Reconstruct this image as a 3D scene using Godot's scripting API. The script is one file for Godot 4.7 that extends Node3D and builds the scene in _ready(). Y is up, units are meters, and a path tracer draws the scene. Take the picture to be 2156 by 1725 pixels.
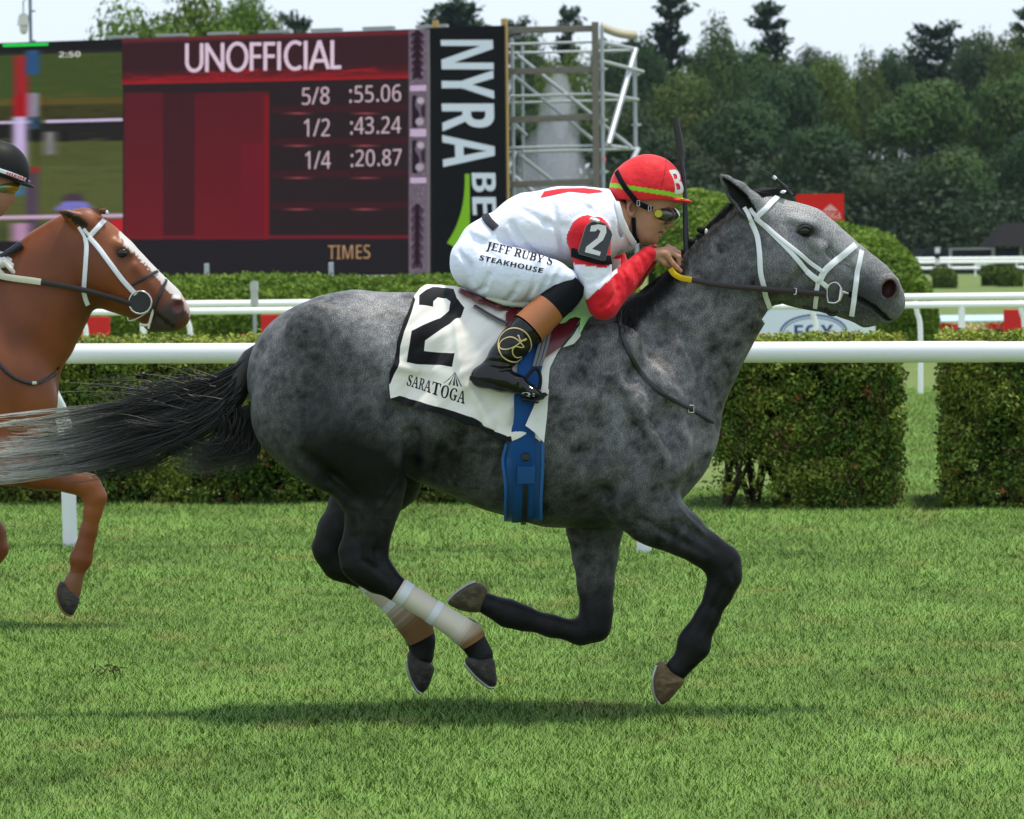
extends Node3D
# Race horse and jockey on a turf course, with rails, hedges, a results screen and a wooded skyline behind.
const FOCAL := 7327.0
const CENTRE := Vector2(1078.0, 862.5)
const EYE := Vector3(0.0, 1.62, 12.0)
var look: Basis
var mats := {}
var taken := {}
var rng := RandomNumberGenerator.new()

class MB:
	var v := PackedVector3Array()
	var n := PackedVector3Array()
	var c := PackedColorArray()
	var uv := PackedVector2Array()
	var idx := PackedInt32Array()
	var col := Color.WHITE
	func vert(p: Vector3, nn: Vector3, t := Vector2.ZERO) -> int:
		v.append(p); n.append(nn); c.append(col); uv.append(t)
		return v.size() - 1
	func tri(a: int, b: int, d: int) -> void:
		var g := (v[d] - v[a]).cross(v[b] - v[a])
		if g.dot(n[a] + n[b] + n[d]) < 0.0:
			idx.append(a); idx.append(d); idx.append(b)
		else:
			idx.append(a); idx.append(b); idx.append(d)
	func quad(a: Vector3, b: Vector3, d: Vector3, e: Vector3, t0 := Vector2(0, 0), t1 := Vector2(1, 1)) -> void:
		var nn := (d - a).cross(b - a)
		nn = ((b - a).cross(e - a)).normalized() if nn.length() < 1e-12 else -nn.normalized()
		var i := vert(a, nn, Vector2(t0.x, t1.y))
		vert(b, nn, Vector2(t1.x, t1.y)); vert(d, nn, Vector2(t1.x, t0.y)); vert(e, nn, Vector2(t0.x, t0.y))
		tri(i, i + 1, i + 2); tri(i, i + 2, i + 3)
	func facet(a: Vector3, b: Vector3, d: Vector3) -> void:
		var nn := (b - a).cross(d - a).normalized()
		var i := vert(a, nn); vert(b, nn); vert(d, nn)
		tri(i, i + 1, i + 2)
	func box(at: Vector3, size: Vector3, basis := Basis.IDENTITY, bevel := 0.0) -> void:
		var h := size * 0.5
		var w := minf(bevel, minf(h.x, minf(h.y, h.z)) * 0.9)
		for ax in 3:
			for s in [-1.0, 1.0]:
				var nrm := Vector3.ZERO; nrm[ax] = s
				var a1 := (ax + 1) % 3
				var a2 := (ax + 2) % 3
				var q := []
				for k in [[-1, -1], [1, -1], [1, 1], [-1, 1]]:
					var p := Vector3.ZERO
					p[ax] = h[ax] * s; p[a1] = (h[a1] - w) * k[0]; p[a2] = (h[a2] - w) * k[1]
					q.append(at + basis * p)
				var i := v.size()
				for k in 4:
					vert(q[k], basis * nrm, Vector2([0, 1, 1, 0][k], [1, 1, 0, 0][k]))
				tri(i, i + 1, i + 2); tri(i, i + 2, i + 3)
		if w <= 0.0:
			return
		for ax in 3:
			var a1 := (ax + 1) % 3
			var a2 := (ax + 2) % 3
			for s1 in [-1.0, 1.0]:
				for s2 in [-1.0, 1.0]:
					var nrm := Vector3.ZERO; nrm[a1] = s1; nrm[a2] = s2
					nrm = nrm.normalized()
					var i := v.size()
					for k in [[-1, 0], [1, 0], [1, 1], [-1, 1]]:
						var p := Vector3.ZERO
						p[ax] = (h[ax] - w) * k[0]
						p[a1] = (h[a1] if k[1] == 0 else h[a1] - w) * s1
						p[a2] = (h[a2] - w if k[1] == 0 else h[a2]) * s2
						vert(at + basis * p, basis * nrm)
					tri(i, i + 1, i + 2); tri(i, i + 2, i + 3)
		for sx in [-1.0, 1.0]:
			for sy in [-1.0, 1.0]:
				for sz in [-1.0, 1.0]:
					var nrm := (basis * Vector3(sx, sy, sz)).normalized()
					var i := v.size()
					vert(at + basis * Vector3(h.x * sx, (h.y - w) * sy, (h.z - w) * sz), nrm)
					vert(at + basis * Vector3((h.x - w) * sx, h.y * sy, (h.z - w) * sz), nrm)
					vert(at + basis * Vector3((h.x - w) * sx, (h.y - w) * sy, h.z * sz), nrm)
					tri(i, i + 1, i + 2)
	# a tube through points; flat squashes the section along the given side direction
	func tube(pts: Array, radii: Array, sides := 10, caps := true, cols := [], flat := 1.0, side := Vector3.ZERO) -> void:
		var m := pts.size()
		var first := v.size()
		var prev := Vector3.ZERO
		var along := 0.0
		for i in m:
			var t: Vector3 = (pts[mini(i + 1, m - 1)] - pts[maxi(i - 1, 0)]).normalized()
			var x: Vector3
			if side != Vector3.ZERO:
				x = (side - t * side.dot(t)).normalized()
			elif prev == Vector3.ZERO:
				x = t.cross(Vector3.UP if absf(t.y) < 0.9 else Vector3.RIGHT).normalized()
			else:
				x = (prev - t * prev.dot(t)).normalized()
			prev = x
			var y := t.cross(x)
			var r: float = radii[mini(i, radii.size() - 1)]
			if cols.size():
				col = cols[mini(i, cols.size() - 1)]
			if i > 0:
				along += (pts[i] - pts[i - 1]).length()
			for k in sides + 1:
				var a := TAU * k / sides
				var d := x * cos(a) * flat + y * sin(a)
				var nn := (x * cos(a) / flat + y * sin(a)).normalized()
				vert(pts[i] + d * r, nn, Vector2(float(k) / sides, along))
		for i in m - 1:
			for k in sides:
				var a := first + i * (sides + 1) + k
				tri(a, a + 1, a + sides + 2); tri(a, a + sides + 2, a + sides + 1)
		if caps:
			for e in 2:
				var i := 0 if e == 0 else m - 1
				var t: Vector3 = (pts[1] - pts[0]).normalized() * -1.0 if e == 0 else (pts[m - 1] - pts[m - 2]).normalized()
				if cols.size():
					col = cols[mini(i, cols.size() - 1)]
				var mid := vert(pts[i], t)
				var ring := v.size()
				for k in sides + 1:
					vert(v[first + i * (sides + 1) + k], t)
				for k in sides:
					tri(mid, ring + k, ring + k + 1)
	# a closed outline (x, y in the plane of the basis) given a thickness
	func slab(outline: PackedVector2Array, origin: Vector3, basis: Basis, thick: float) -> void:
		var tr := Geometry2D.triangulate_polygon(outline)
		for s in [1.0, -1.0]:
			var i := v.size()
			for p in outline:
				vert(origin + basis * Vector3(p.x, p.y, thick * 0.5 * s), basis.z * s, p)
			for k in range(0, tr.size(), 3):
				tri(i + tr[k], i + tr[k + 1], i + tr[k + 2])
		var turn := -1.0 if Geometry2D.is_polygon_clockwise(outline) else 1.0
		for k in outline.size():
			var p := outline[k]
			var q := outline[(k + 1) % outline.size()]
			var e := (q - p).normalized()
			var nn := basis * Vector3(e.y, -e.x, 0.0) * turn
			var i := vert(origin + basis * Vector3(p.x, p.y, thick * 0.5), nn)
			vert(origin + basis * Vector3(q.x, q.y, thick * 0.5), nn)
			vert(origin + basis * Vector3(q.x, q.y, -thick * 0.5), nn)
			vert(origin + basis * Vector3(p.x, p.y, -thick * 0.5), nn)
			tri(i, i + 1, i + 2); tri(i, i + 2, i + 3)
	func ball(at: Vector3, r: Vector3, rings := 10, basis := Basis.IDENTITY) -> void:
		var first := v.size()
		var seg := rings * 2
		for i in rings + 1:
			var a := PI * i / rings
			for k in seg + 1:
				var b := TAU * k / seg
				var d := Vector3(sin(a) * cos(b), cos(a), sin(a) * sin(b))
				vert(at + basis * (d * r), (basis * (d / r)).normalized(), Vector2(float(k) / seg, float(i) / rings))
		for i in rings:
			for k in seg:
				var q := first + i * (seg + 1) + k
				tri(q, q + 1, q + seg + 2); tri(q, q + seg + 2, q + seg + 1)
	func mesh() -> ArrayMesh:
		var a := []
		a.resize(Mesh.ARRAY_MAX)
		a[Mesh.ARRAY_VERTEX] = v; a[Mesh.ARRAY_NORMAL] = n; a[Mesh.ARRAY_COLOR] = c; a[Mesh.ARRAY_TEX_UV] = uv; a[Mesh.ARRAY_INDEX] = idx
		var m := ArrayMesh.new()
		m.add_surface_from_arrays(Mesh.PRIMITIVE_TRIANGLES, a)
		return m

# ---- drawing flat print into an image (twice as large, then halved for clean edges)
class Print:
	var im: Image
	var w: int
	var h: int
	func _init(width: int, height: int, c: Color, alpha := false) -> void:
		w = width; h = height
		im = Image.create(w * 2, h * 2, false, Image.FORMAT_RGBA8 if alpha else Image.FORMAT_RGB8)
		im.fill(c)
	func tri(a: Vector2, b: Vector2, c: Vector2, k: Color) -> void:
		a *= 2.0; b *= 2.0; c *= 2.0
		var top := maxi(0, int(floor(minf(a.y, minf(b.y, c.y)))))
		var low := mini(h * 2 - 1, int(ceil(maxf(a.y, maxf(b.y, c.y)))))
		for y in range(top, low + 1):
			var yy := y + 0.5
			var l := 1e9
			var r := -1e9
			for e in [[a, b], [b, c], [c, a]]:
				var p: Vector2 = e[0]
				var q: Vector2 = e[1]
				if (p.y <= yy) != (q.y <= yy):
					var x := p.x + (q.x - p.x) * (yy - p.y) / (q.y - p.y)
					l = minf(l, x); r = maxf(r, x)
			var x0 := maxi(0, int(round(l)))
			var x1 := mini(w * 2, int(round(r)))
			if x1 > x0:
				im.fill_rect(Rect2i(x0, y, x1 - x0, 1), k)
	func poly(pts: PackedVector2Array, k: Color) -> void:
		var t := Geometry2D.triangulate_polygon(pts)
		for i in range(0, t.size(), 3):
			tri(pts[t[i]], pts[t[i + 1]], pts[t[i + 2]], k)
	func rect(x: float, y: float, ww: float, hh: float, k: Color) -> void:
		im.fill_rect(Rect2i(int(x * 2), int(y * 2), int(ww * 2), int(hh * 2)), k)
	func disc(p: Vector2, r: float, k: Color) -> void:
		var q := PackedVector2Array()
		for i in 20:
			q.append(p + Vector2.from_angle(TAU * i / 20) * r)
		poly(q, k)
	func stroke(pts: Array, wid: float, k: Color, round_ends := true) -> void:
		for i in pts.size() - 1:
			var p: Vector2 = pts[i]
			var q: Vector2 = pts[i + 1]
			if p.distance_to(q) < 1e-4:
				continue
			var s := (q - p).normalized().orthogonal() * wid * 0.5
			tri(p + s, q + s, q - s, k); tri(p + s, q - s, p - s, k)
			if round_ends or i > 0:
				disc(p, wid * 0.5, k)
		if round_ends:
			disc(pts[-1], wid * 0.5, k)
	# place the writing so that its box (ink width by cap height) fills the parallelogram origin, along, up
	func text(s: String, origin: Vector2, along: Vector2, up: Vector2, k: Color, face := "Droid Sans", bold := false, bend := 0.0) -> void:
		var m := TextMesh.new()
		var f := SystemFont.new()
		f.font_names = PackedStringArray([face])
		f.font_weight = 700 if bold else 400
		m.font = f; m.font_size = 64; m.depth = 0.0; m.pixel_size = 0.01; m.curve_step = 1.0; m.text = s
		var a := m.get_mesh_arrays()
		var vs: PackedVector3Array = a[Mesh.ARRAY_VERTEX]
		var lo := Vector2(1e9, 1e9)
		var hi := Vector2(-1e9, -1e9)
		for p in vs:
			lo = lo.min(Vector2(p.x, p.y)); hi = hi.max(Vector2(p.x, p.y))
		var q := PackedVector2Array()
		for p in vs:
			var u := (p.x - lo.x) / (hi.x - lo.x)
			var t := (p.y - lo.y) / (hi.y - lo.y)
			q.append(origin + along * u + up * (t + bend * 4.0 * u * (1.0 - u)))
		var ix: PackedInt32Array = a[Mesh.ARRAY_INDEX] if a[Mesh.ARRAY_INDEX] != null else PackedInt32Array(range(vs.size()))
		for i in range(0, ix.size() - 2, 3):
			tri(q[ix[i]], q[ix[i + 1]], q[ix[i + 2]], k)
	func done() -> ImageTexture:
		var o: Image = im.duplicate()
		o.resize(w, h, Image.INTERPOLATE_BILINEAR)
		return ImageTexture.create_from_image(o)

# ---- pixel (of the photograph, 2156 wide) to a ray, and points on it
func ray(x: float, y: float) -> Vector3:
	return look * Vector3((x - CENTRE.x) / FOCAL, -(y - CENTRE.y) / FOCAL, -1.0)
func at_depth(x: float, y: float, d: float) -> Vector3:
	return EYE + ray(x, y) * d
func at_z(x: float, y: float, z: float) -> Vector3:
	var r := ray(x, y)
	return EYE + r * ((z - EYE.z) / r.z)
func on_ground(x: float, d: float) -> Vector3:
	var p := at_depth(x, 600.0, d)
	p.y = 0.0
	return p
func lin(r: float, g: float, b: float) -> Color:
	return Color(r, g, b).linear_to_srgb()
func rgb8(r: float, g: float, b: float) -> Color:
	return Color(r / 255.0, g / 255.0, b / 255.0)

func mat(key: String, c: Color, rough := 0.7, metal := 0.0, vc := false) -> StandardMaterial3D:
	if mats.has(key):
		return mats[key]
	var m := StandardMaterial3D.new()
	m.resource_name = key
	m.albedo_color = c; m.roughness = rough; m.metallic = metal
	m.vertex_color_use_as_albedo = vc
	m.cull_mode = BaseMaterial3D.CULL_DISABLED
	m.metallic_specular = 0.5 if rough < 0.5 else 0.22
	mats[key] = m
	return m

func noise_tex(seed_: int, freq: float, lo: Color, hi: Color, size := 512, octaves := 4, kind := FastNoiseLite.TYPE_SIMPLEX_SMOOTH) -> NoiseTexture2D:
	var n := FastNoiseLite.new()
	n.seed = seed_; n.frequency = freq; n.noise_type = kind; n.fractal_octaves = octaves
	var t := NoiseTexture2D.new()
	t.noise = n; t.width = size; t.height = size; t.seamless = true
	var g := Gradient.new()
	g.set_color(0, lo); g.set_color(1, hi)
	t.color_ramp = g
	return t

func numbered(called: String) -> String:
	taken[called] = taken.get(called, -1) + 1
	return called if taken[called] == 0 else "%s_%03d" % [called, taken[called]]
func tag(o: Node, label: String, category: String, group := "", kind := "") -> Node:
	if label: o.set_meta("label", label)
	if category: o.set_meta("category", category)
	if group: o.set_meta("group", group)
	if kind: o.set_meta("kind", kind)
	return o
func thing(called: String, label: String, category: String, at := Vector3.ZERO, group := "") -> Node3D:
	var o := Node3D.new()
	o.name = numbered(called)
	add_child(o)
	o.position = at
	tag(o, label, category, group)
	return o
func put(called: String, mesh: Mesh, m: Material, parent: Node = self) -> MeshInstance3D:
	var o := MeshInstance3D.new()
	o.name = numbered(called) if parent == self else called
	o.mesh = mesh
	o.material_override = m
	parent.add_child(o, true)
	return o
func ground_piece(called: String, mesh: Mesh, m: Material) -> MeshInstance3D:
	var o := put(called, mesh, m)
	o.set_meta("kind", "structure")
	return o
func scatter(called: String, mesh: Mesh, m: Material, spots: Array, tints: Array, parent: Node = self) -> MultiMeshInstance3D:
	var mm := MultiMesh.new()
	mm.transform_format = MultiMesh.TRANSFORM_3D
	mm.use_colors = true
	mm.mesh = mesh
	mm.instance_count = spots.size()
	for i in spots.size():
		mm.set_instance_transform(i, spots[i])
		mm.set_instance_color(i, tints[i])
	var o := MultiMeshInstance3D.new()
	o.name = numbered(called) if parent == self else called
	o.multimesh = mm
	o.material_override = m
	parent.add_child(o, true)
	o.set_meta("kind", "stuff")
	return o
func rnd(a: float, b: float) -> float:
	return rng.randf_range(a, b)
func any_dir() -> Vector3:
	var z := rnd(-1.0, 1.0)
	var a := rnd(0.0, TAU)
	var r := sqrt(1.0 - z * z)
	return Vector3(r * cos(a), z, r * sin(a))
func smooth_path(p: Array, per := 6) -> Array:
	var out := []
	for i in p.size() - 1:
		for k in per:
			out.append(p[i].cubic_interpolate(p[i + 1], p[maxi(i - 1, 0)], p[mini(i + 2, p.size() - 1)], float(k) / per))
	out.append(p[-1])
	return out
func _ready() -> void:
	rng.seed = 77
	look = Basis.from_euler(Vector3(-atan((CENTRE.y - 518.0) / FOCAL), 0.0, -deg_to_rad(0.6)))
	var cam := Camera3D.new()
	cam.name = "camera"
	add_child(cam)
	var lens := CameraAttributesPhysical.new()
	lens.frustum_focal_length = 12.0 * FOCAL / CENTRE.y
	lens.frustum_focus_distance = 11.85
	lens.frustum_near = 0.1
	lens.frustum_far = 3000.0
	lens.exposure_aperture = 8.0
	cam.attributes = lens
	cam.fov = rad_to_deg(2.0 * atan(CENTRE.y / FOCAL))
	cam.far = 3000.0
	cam.transform = Transform3D(look, EYE)
	cam.current = true
	var sky := ProceduralSkyMaterial.new()
	sky.sky_top_color = lin(0.64, 0.74, 0.88)
	sky.sky_horizon_color = lin(0.605, 0.675, 0.725)
	sky.sky_curve = 0.12
	sky.ground_horizon_color = lin(0.35, 0.42, 0.38)
	sky.ground_bottom_color = lin(0.08, 0.12, 0.05)
	var env := Environment.new()
	env.background_mode = Environment.BG_SKY
	env.sky = Sky.new()
	env.sky.sky_material = sky
	env.tonemap_mode = Environment.TONE_MAPPER_LINEAR
	env.tonemap_exposure = 1.42
	env.sdfgi_enabled = true
	env.ssao_enabled = true
	env.ssil_enabled = true
	env.fog_enabled = true
	env.fog_density = 0.00008
	env.fog_light_color = Color(0.86, 0.93, 1.0)
	env.volumetric_fog_enabled = true
	env.volumetric_fog_density = 0.0
	var we := WorldEnvironment.new()
	we.name = "sky"
	we.environment = env
	add_child(we)
	var sun := DirectionalLight3D.new()
	sun.name = "sun"
	sun.light_energy = 0.80
	sun.light_color = Color(1.0, 0.965, 0.90)
	sun.light_angular_distance = 5.0
	sun.shadow_enabled = true
	add_child(sun)
	sun.look_at_from_position(Vector3(0.20, 1.0, -0.10) * 50.0, Vector3.ZERO)
	ground()
	woodland()
	far_field()
	screen()
	banner()
	scaffold()
	fountain()
	clipped_hedges()
	far_rails()
	near_rail()
	front_hedges()
	grey_horse()
	grey_tack()
	rider()
	second_horse()
	turf()

func ground() -> void:
	var m := mat("turf_soil", Color.WHITE, 0.95)
	m.albedo_texture = noise_tex(3, 0.012, lin(0.10, 0.145, 0.04), lin(0.17, 0.22, 0.07), 1024, 6)
	m.uv1_triplanar = true
	m.uv1_world_triplanar = true
	m.uv1_scale = Vector3(0.22, 0.22, 0.22)
	var b := MB.new()
	b.quad(Vector3(-260, 0, 40), Vector3(260, 0, 40), Vector3(260, 0, -640), Vector3(-260, 0, -640))
	ground_piece("ground", b.mesh(), m)

func turf() -> void:
	var n := FastNoiseLite.new()
	n.seed = 5; n.frequency = 0.9; n.fractal_octaves = 4
	var fine := FastNoiseLite.new()
	fine.seed = 9; fine.frequency = 9.0; fine.fractal_octaves = 3; fine.fractal_gain = 0.7
	var clumps := []
	for variant in 3:
		var b := MB.new()
		for k in 60:
			var a := rnd(0.0, TAU)
			var r := 0.045 * sqrt(rng.randf())
			var foot := Vector3(cos(a) * r, -0.01, sin(a) * r)
			var lean := Vector3(rnd(-1, 1), 0, rnd(-1, 1)) * 0.022
			var tall := rnd(0.022, 0.050)
			var side := Vector3(rnd(-1, 1), 0, rnd(-1, 1)).normalized() * rnd(0.0011, 0.0019)
			var mid := foot + lean * 0.4 + Vector3(0, tall * 0.6, 0)
			var tip := foot + lean * rnd(0.9, 1.7) + Vector3(rnd(-0.01, 0.01), tall, 0)
			var shade := rnd(0.75, 1.3)
			b.col = Color(shade * rnd(0.9, 1.25), shade, shade * rnd(0.7, 1.1))
			if rng.randf() < 0.14:
				b.col = Color(2.0, 1.6, 2.3)
			var nn := (Vector3.UP + lean * 6.0).normalized()
			var i := b.vert(foot - side, nn); b.vert(foot + side, nn); b.vert(mid + side, nn); b.vert(mid - side, nn); b.vert(tip, nn)
			b.tri(i, i + 1, i + 2); b.tri(i, i + 2, i + 3); b.tri(i + 3, i + 2, i + 4)
		clumps.append(b.mesh())
	var m := mat("grass_blade", Color.WHITE, 0.55, 0.0, true)
	m.backlight_enabled = true
	m.backlight = Color(0.35, 0.4, 0.2)
	var spots := [[], [], []]
	var tints := [[], [], []]
	var z := 2.6
	var step := 0.042
	while z > -26.0:
		var d := EYE.z - z
		if z < -4.0:
			step = 0.052
		if z < -10.6:
			step = 0.10
		var half := 0.1471 * d + 0.25
		var x := -half
		while x < half:
			var p := Vector3(x + rnd(-0.5, 0.5) * step, 0.0, z + rnd(-0.5, 0.5) * step)
			x += step
			if z < -10.6 and p.x < 1.9:
				continue
			var q := n.get_noise_2d(p.x, p.z * 0.6)
			var t := fine.get_noise_2d(p.x, p.z)
			var bright := 1.0 + 0.34 * q + 0.62 * t
			var dry := clampf(n.get_noise_2d(p.x * 1.7 + 40.0, p.z * 1.7) * 1.5 - 0.35, 0.0, 0.5)
			var c := Color(0.167, 0.290, 0.074) * clampf(bright, 0.40, 1.7)
			c = c.lerp(Color(0.30, 0.30, 0.11), dry)
			c.a = 1.0
			var s := rnd(0.75, 1.2) * (1.0 + 0.25 * q) * (1.0 if z > -4.0 else 1.2)
			var k := rng.randi() % 3
			spots[k].append(Transform3D(Basis(Vector3.UP, rnd(0, TAU)).scaled(Vector3(s, s * rnd(0.8, 1.15), s)), p))
			tints[k].append(c)
		z -= step
	for k in 3:
		var g := scatter("turf_grass", clumps[k], m, spots[k], tints[k])
		tag(g, "short mown green turf covering the racing track", "grass", "mown turf of the track", "stuff")
	# a clod thrown up, hanging over the turf behind the horse
	var clod := MB.new()
	var at := at_z(225, 1408, 0.35)
	for k in 26:
		var d := any_dir() * Vector3(0.05, 0.012, 0.03)
		clod.col = Color(0.05, 0.06, 0.02) * rnd(0.6, 1.6)
		clod.tube([at + d, at + d + any_dir() * 0.028], [0.003, 0.0008], 4, true)
	tag(put("grass_clod", clod.mesh(), m), "small dark clod of grass thrown up behind the grey horse", "clod")

# ---- hedges
func leaf_spray(count: int, reach: float, size: float, droop := 0.0) -> ArrayMesh:
	var b := MB.new()
	for k in count:
		var d := any_dir()
		d.y = d.y * 0.8 - droop
		var at := d * reach * pow(rng.randf(), 0.5)
		var nn := (d + any_dir() * 0.9 + Vector3(0, 0.5, 0)).normalized()
		var x := nn.cross(any_dir()).normalized() * size * rnd(0.6, 1.15)
		var y := nn.cross(x).normalized() * size * rnd(0.35, 0.6)
		var s := rnd(0.7, 1.3)
		b.col = Color(s * rnd(0.92, 1.1), s, s * rnd(0.8, 1.1))
		var i := b.vert(at - x, nn); b.vert(at + y, nn); b.vert(at + x, nn); b.vert(at - y, nn)
		b.tri(i, i + 1, i + 2); b.tri(i, i + 2, i + 3)
	return b.mesh()

func hedge_box(label: String, a: Vector3, e: Vector3, depth: float, high: float, gaps: bool, group: String) -> Node3D:
	var h := thing("hedge", label, "hedge", Vector3((a.x + e.x) * 0.5, 0, (a.z + e.z) * 0.5), group)
	var along := (e - a); along.y = 0.0
	var length := along.length()
	along = along.normalized()
	var back := Vector3(along.z, 0, -along.x)
	if back.z > 0.0: back = -back
	var o := h.position
	var wob := FastNoiseLite.new()
	wob.seed = int(a.x * 100.0) + 12; wob.frequency = 1.3
	var m := mat("hedge_leaf", Color.WHITE, 0.5, 0.0, true)
	m.backlight_enabled = true
	m.backlight = Color(0.4, 0.45, 0.15)
	if not mats.has("spray"):
		mats["spray"] = [leaf_spray(22, 0.055, 0.0155), leaf_spray(20, 0.065, 0.018), leaf_spray(20, 0.05, 0.0135)]
	var spots := [[], [], []]
	var tints := [[], [], []]
	var total := int((length + depth) * high * 1750.0 + length * depth * 1800.0)
	for k in total:
		var u := rng.randf() * length
		var w := rng.randf() * depth
		var y := rng.randf() * high
		var f := rng.randf()
		var inset := pow(rng.randf(), 2.0) * 0.22
		if f < 0.58:
			w = inset
		elif f < 0.74:
			u = inset if rng.randf() < 0.5 else length - inset
		else:
			y = high - inset * 0.5
		var p := a + along * u + back * w - o
		p.y = y
		var bulge := wob.get_noise_3d(p.x + o.x, y * 1.2, p.z + o.z)
		p -= back * bulge * 0.14
		p.y += bulge * 0.05
		var hole := wob.get_noise_3d((p.x + o.x) * 2.6, y * 2.6, 50.0)
		if hole > 0.20 and y < high * 0.92 and rng.randf() < 0.8:
			continue
		if gaps and y < high * 0.33 and u < length * 0.36 and rng.randf() < 0.93:
			continue
		if y < 0.12 and rng.randf() < 0.6:
			continue
		var t := wob.get_noise_3d((p.x + o.x) * 1.5, y * 1.5, 9.0)
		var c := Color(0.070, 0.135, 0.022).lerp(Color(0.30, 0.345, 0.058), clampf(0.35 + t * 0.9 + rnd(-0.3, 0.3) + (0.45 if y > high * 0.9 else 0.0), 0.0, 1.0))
		if rng.randf() < 0.012:
			c = Color(0.36, 0.13, 0.045)
		elif rng.randf() < 0.10:
			c = Color(0.085, 0.06, 0.025)
		var q := rng.randi() % 3
		var s := rnd(0.75, 1.3)
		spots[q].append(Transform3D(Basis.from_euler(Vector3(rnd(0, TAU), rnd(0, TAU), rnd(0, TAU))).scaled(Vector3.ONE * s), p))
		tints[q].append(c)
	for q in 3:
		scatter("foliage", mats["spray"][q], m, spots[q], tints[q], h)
	# stems and the dark twiggy inside
	var wood := mat("hedge_stem", lin(0.045, 0.036, 0.022), 0.9)
	var count := int(length / 0.16)
	for k in count:
		var p := a + along * rnd(0.05, length - 0.05) + back * rnd(0.15, depth - 0.15) - o
		p.y = 0.0
		var st := MB.new()
		for j in 4:
			var tip := p + Vector3(rnd(-0.22, 0.22), high * rnd(0.55, 0.92), rnd(-0.2, 0.2))
			var mid := p.lerp(tip, 0.4) + Vector3(rnd(-0.05, 0.05), 0, rnd(-0.05, 0.05))
			st.tube([p, mid, tip], [0.022, 0.013, 0.004], 5, false)
		put("stem", st.mesh(), wood, h)
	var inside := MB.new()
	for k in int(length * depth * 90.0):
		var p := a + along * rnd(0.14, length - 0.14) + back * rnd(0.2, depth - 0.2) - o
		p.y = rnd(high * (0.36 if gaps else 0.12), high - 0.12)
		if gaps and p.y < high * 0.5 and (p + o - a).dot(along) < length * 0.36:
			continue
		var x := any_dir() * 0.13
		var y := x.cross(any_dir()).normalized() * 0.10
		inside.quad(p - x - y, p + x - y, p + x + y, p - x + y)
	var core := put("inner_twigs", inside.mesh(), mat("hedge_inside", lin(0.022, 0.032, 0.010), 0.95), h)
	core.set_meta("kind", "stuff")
	return h

func front_hedges() -> void:
	var g := "clipped hedges along the inside of the track"
	hedge_box("long clipped hedge behind the white rail, behind the chestnut horse and grey's tail", on_ground(-60, 22.0), on_ground(1330, 21.5), 1.2, 1.0, false, g)
	hedge_box("clipped hedge block with bare stems at its left foot, right of the grey's chest", on_ground(1492, 20.95), on_ground(1885, 20.8), 1.1, 1.01, true, g)
	hedge_box("clipped hedge block at the right edge, right of the grassy gap", on_ground(1988, 20.75), on_ground(2420, 20.6), 1.2, 1.02, false, g)

func dome_hedge(called: String, label: String, profile: PackedVector2Array, d: float, depth: float, amount: int, leaf: float, hi: Color, lo: Color, group := "") -> void:
	# profile: pixels of the top outline from left to right at distance d; the mass is rounded towards front and back
	var left := on_ground(profile[0].x, d)
	var h := thing(called, label, "hedge", left, group)
	var m := mat("clipped_leaf", Color.WHITE, 0.55, 0.0, true)
	m.backlight_enabled = true
	m.backlight = Color(0.3, 0.4, 0.12)
	var tops := []
	for q in profile:
		tops.append(at_depth(q.x, q.y, d) - left)
	var mesh := leaf_spray(14, leaf * 2.2, leaf)
	var spots := []
	var tints := []
	var wob := FastNoiseLite.new()
	wob.seed = amount; wob.frequency = 0.9
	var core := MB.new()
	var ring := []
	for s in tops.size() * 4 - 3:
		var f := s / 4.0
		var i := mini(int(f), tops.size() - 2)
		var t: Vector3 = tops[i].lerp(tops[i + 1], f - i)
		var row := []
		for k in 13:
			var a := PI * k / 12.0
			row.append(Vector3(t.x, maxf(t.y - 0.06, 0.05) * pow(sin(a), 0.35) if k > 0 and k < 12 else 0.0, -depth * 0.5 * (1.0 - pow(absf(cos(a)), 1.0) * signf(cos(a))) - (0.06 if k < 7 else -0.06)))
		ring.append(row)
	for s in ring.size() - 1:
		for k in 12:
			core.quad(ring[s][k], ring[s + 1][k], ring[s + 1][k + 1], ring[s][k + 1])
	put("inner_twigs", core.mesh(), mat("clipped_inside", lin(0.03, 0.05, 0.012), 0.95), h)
	for k in amount:
		var f := rng.randf() * (tops.size() - 1)
		var i := mini(int(f), tops.size() - 2)
		var t: Vector3 = tops[i].lerp(tops[i + 1], f - i)
		var a := PI * pow(rng.randf(), 1.2) * 0.62
		if rng.randf() < 0.5:
			a = rng.randf() * 0.35
		var front := rng.randf()
		var p := Vector3(t.x, t.y * pow(maxf(sin(a), 0.02), 0.35), -depth * 0.5 * (1.0 - cos(a)))
		if a < 0.35 and front < 0.7:
			p.y = t.y * rng.randf() * pow(sin(0.35), 0.35)
			p.z = -depth * 0.5 * (1.0 - cos(a)) * 0.4
		var w := wob.get_noise_3d(p.x * 1.0, p.y * 1.6, p.z)
		p += Vector3(0, w * 0.10, w * 0.12) + any_dir() * 0.03
		if p.y < 0.0: continue
		var c := lo.lerp(hi, clampf(0.45 + w * 0.8 + rnd(-0.3, 0.3), 0.0, 1.0))
		spots.append(Transform3D(Basis.from_euler(Vector3(rnd(0, TAU), rnd(0, TAU), rnd(0, TAU))).scaled(Vector3.ONE * rnd(0.8, 1.3)), p))
		tints.append(c)
	scatter("foliage", mesh, m, spots, tints, h)

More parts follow.
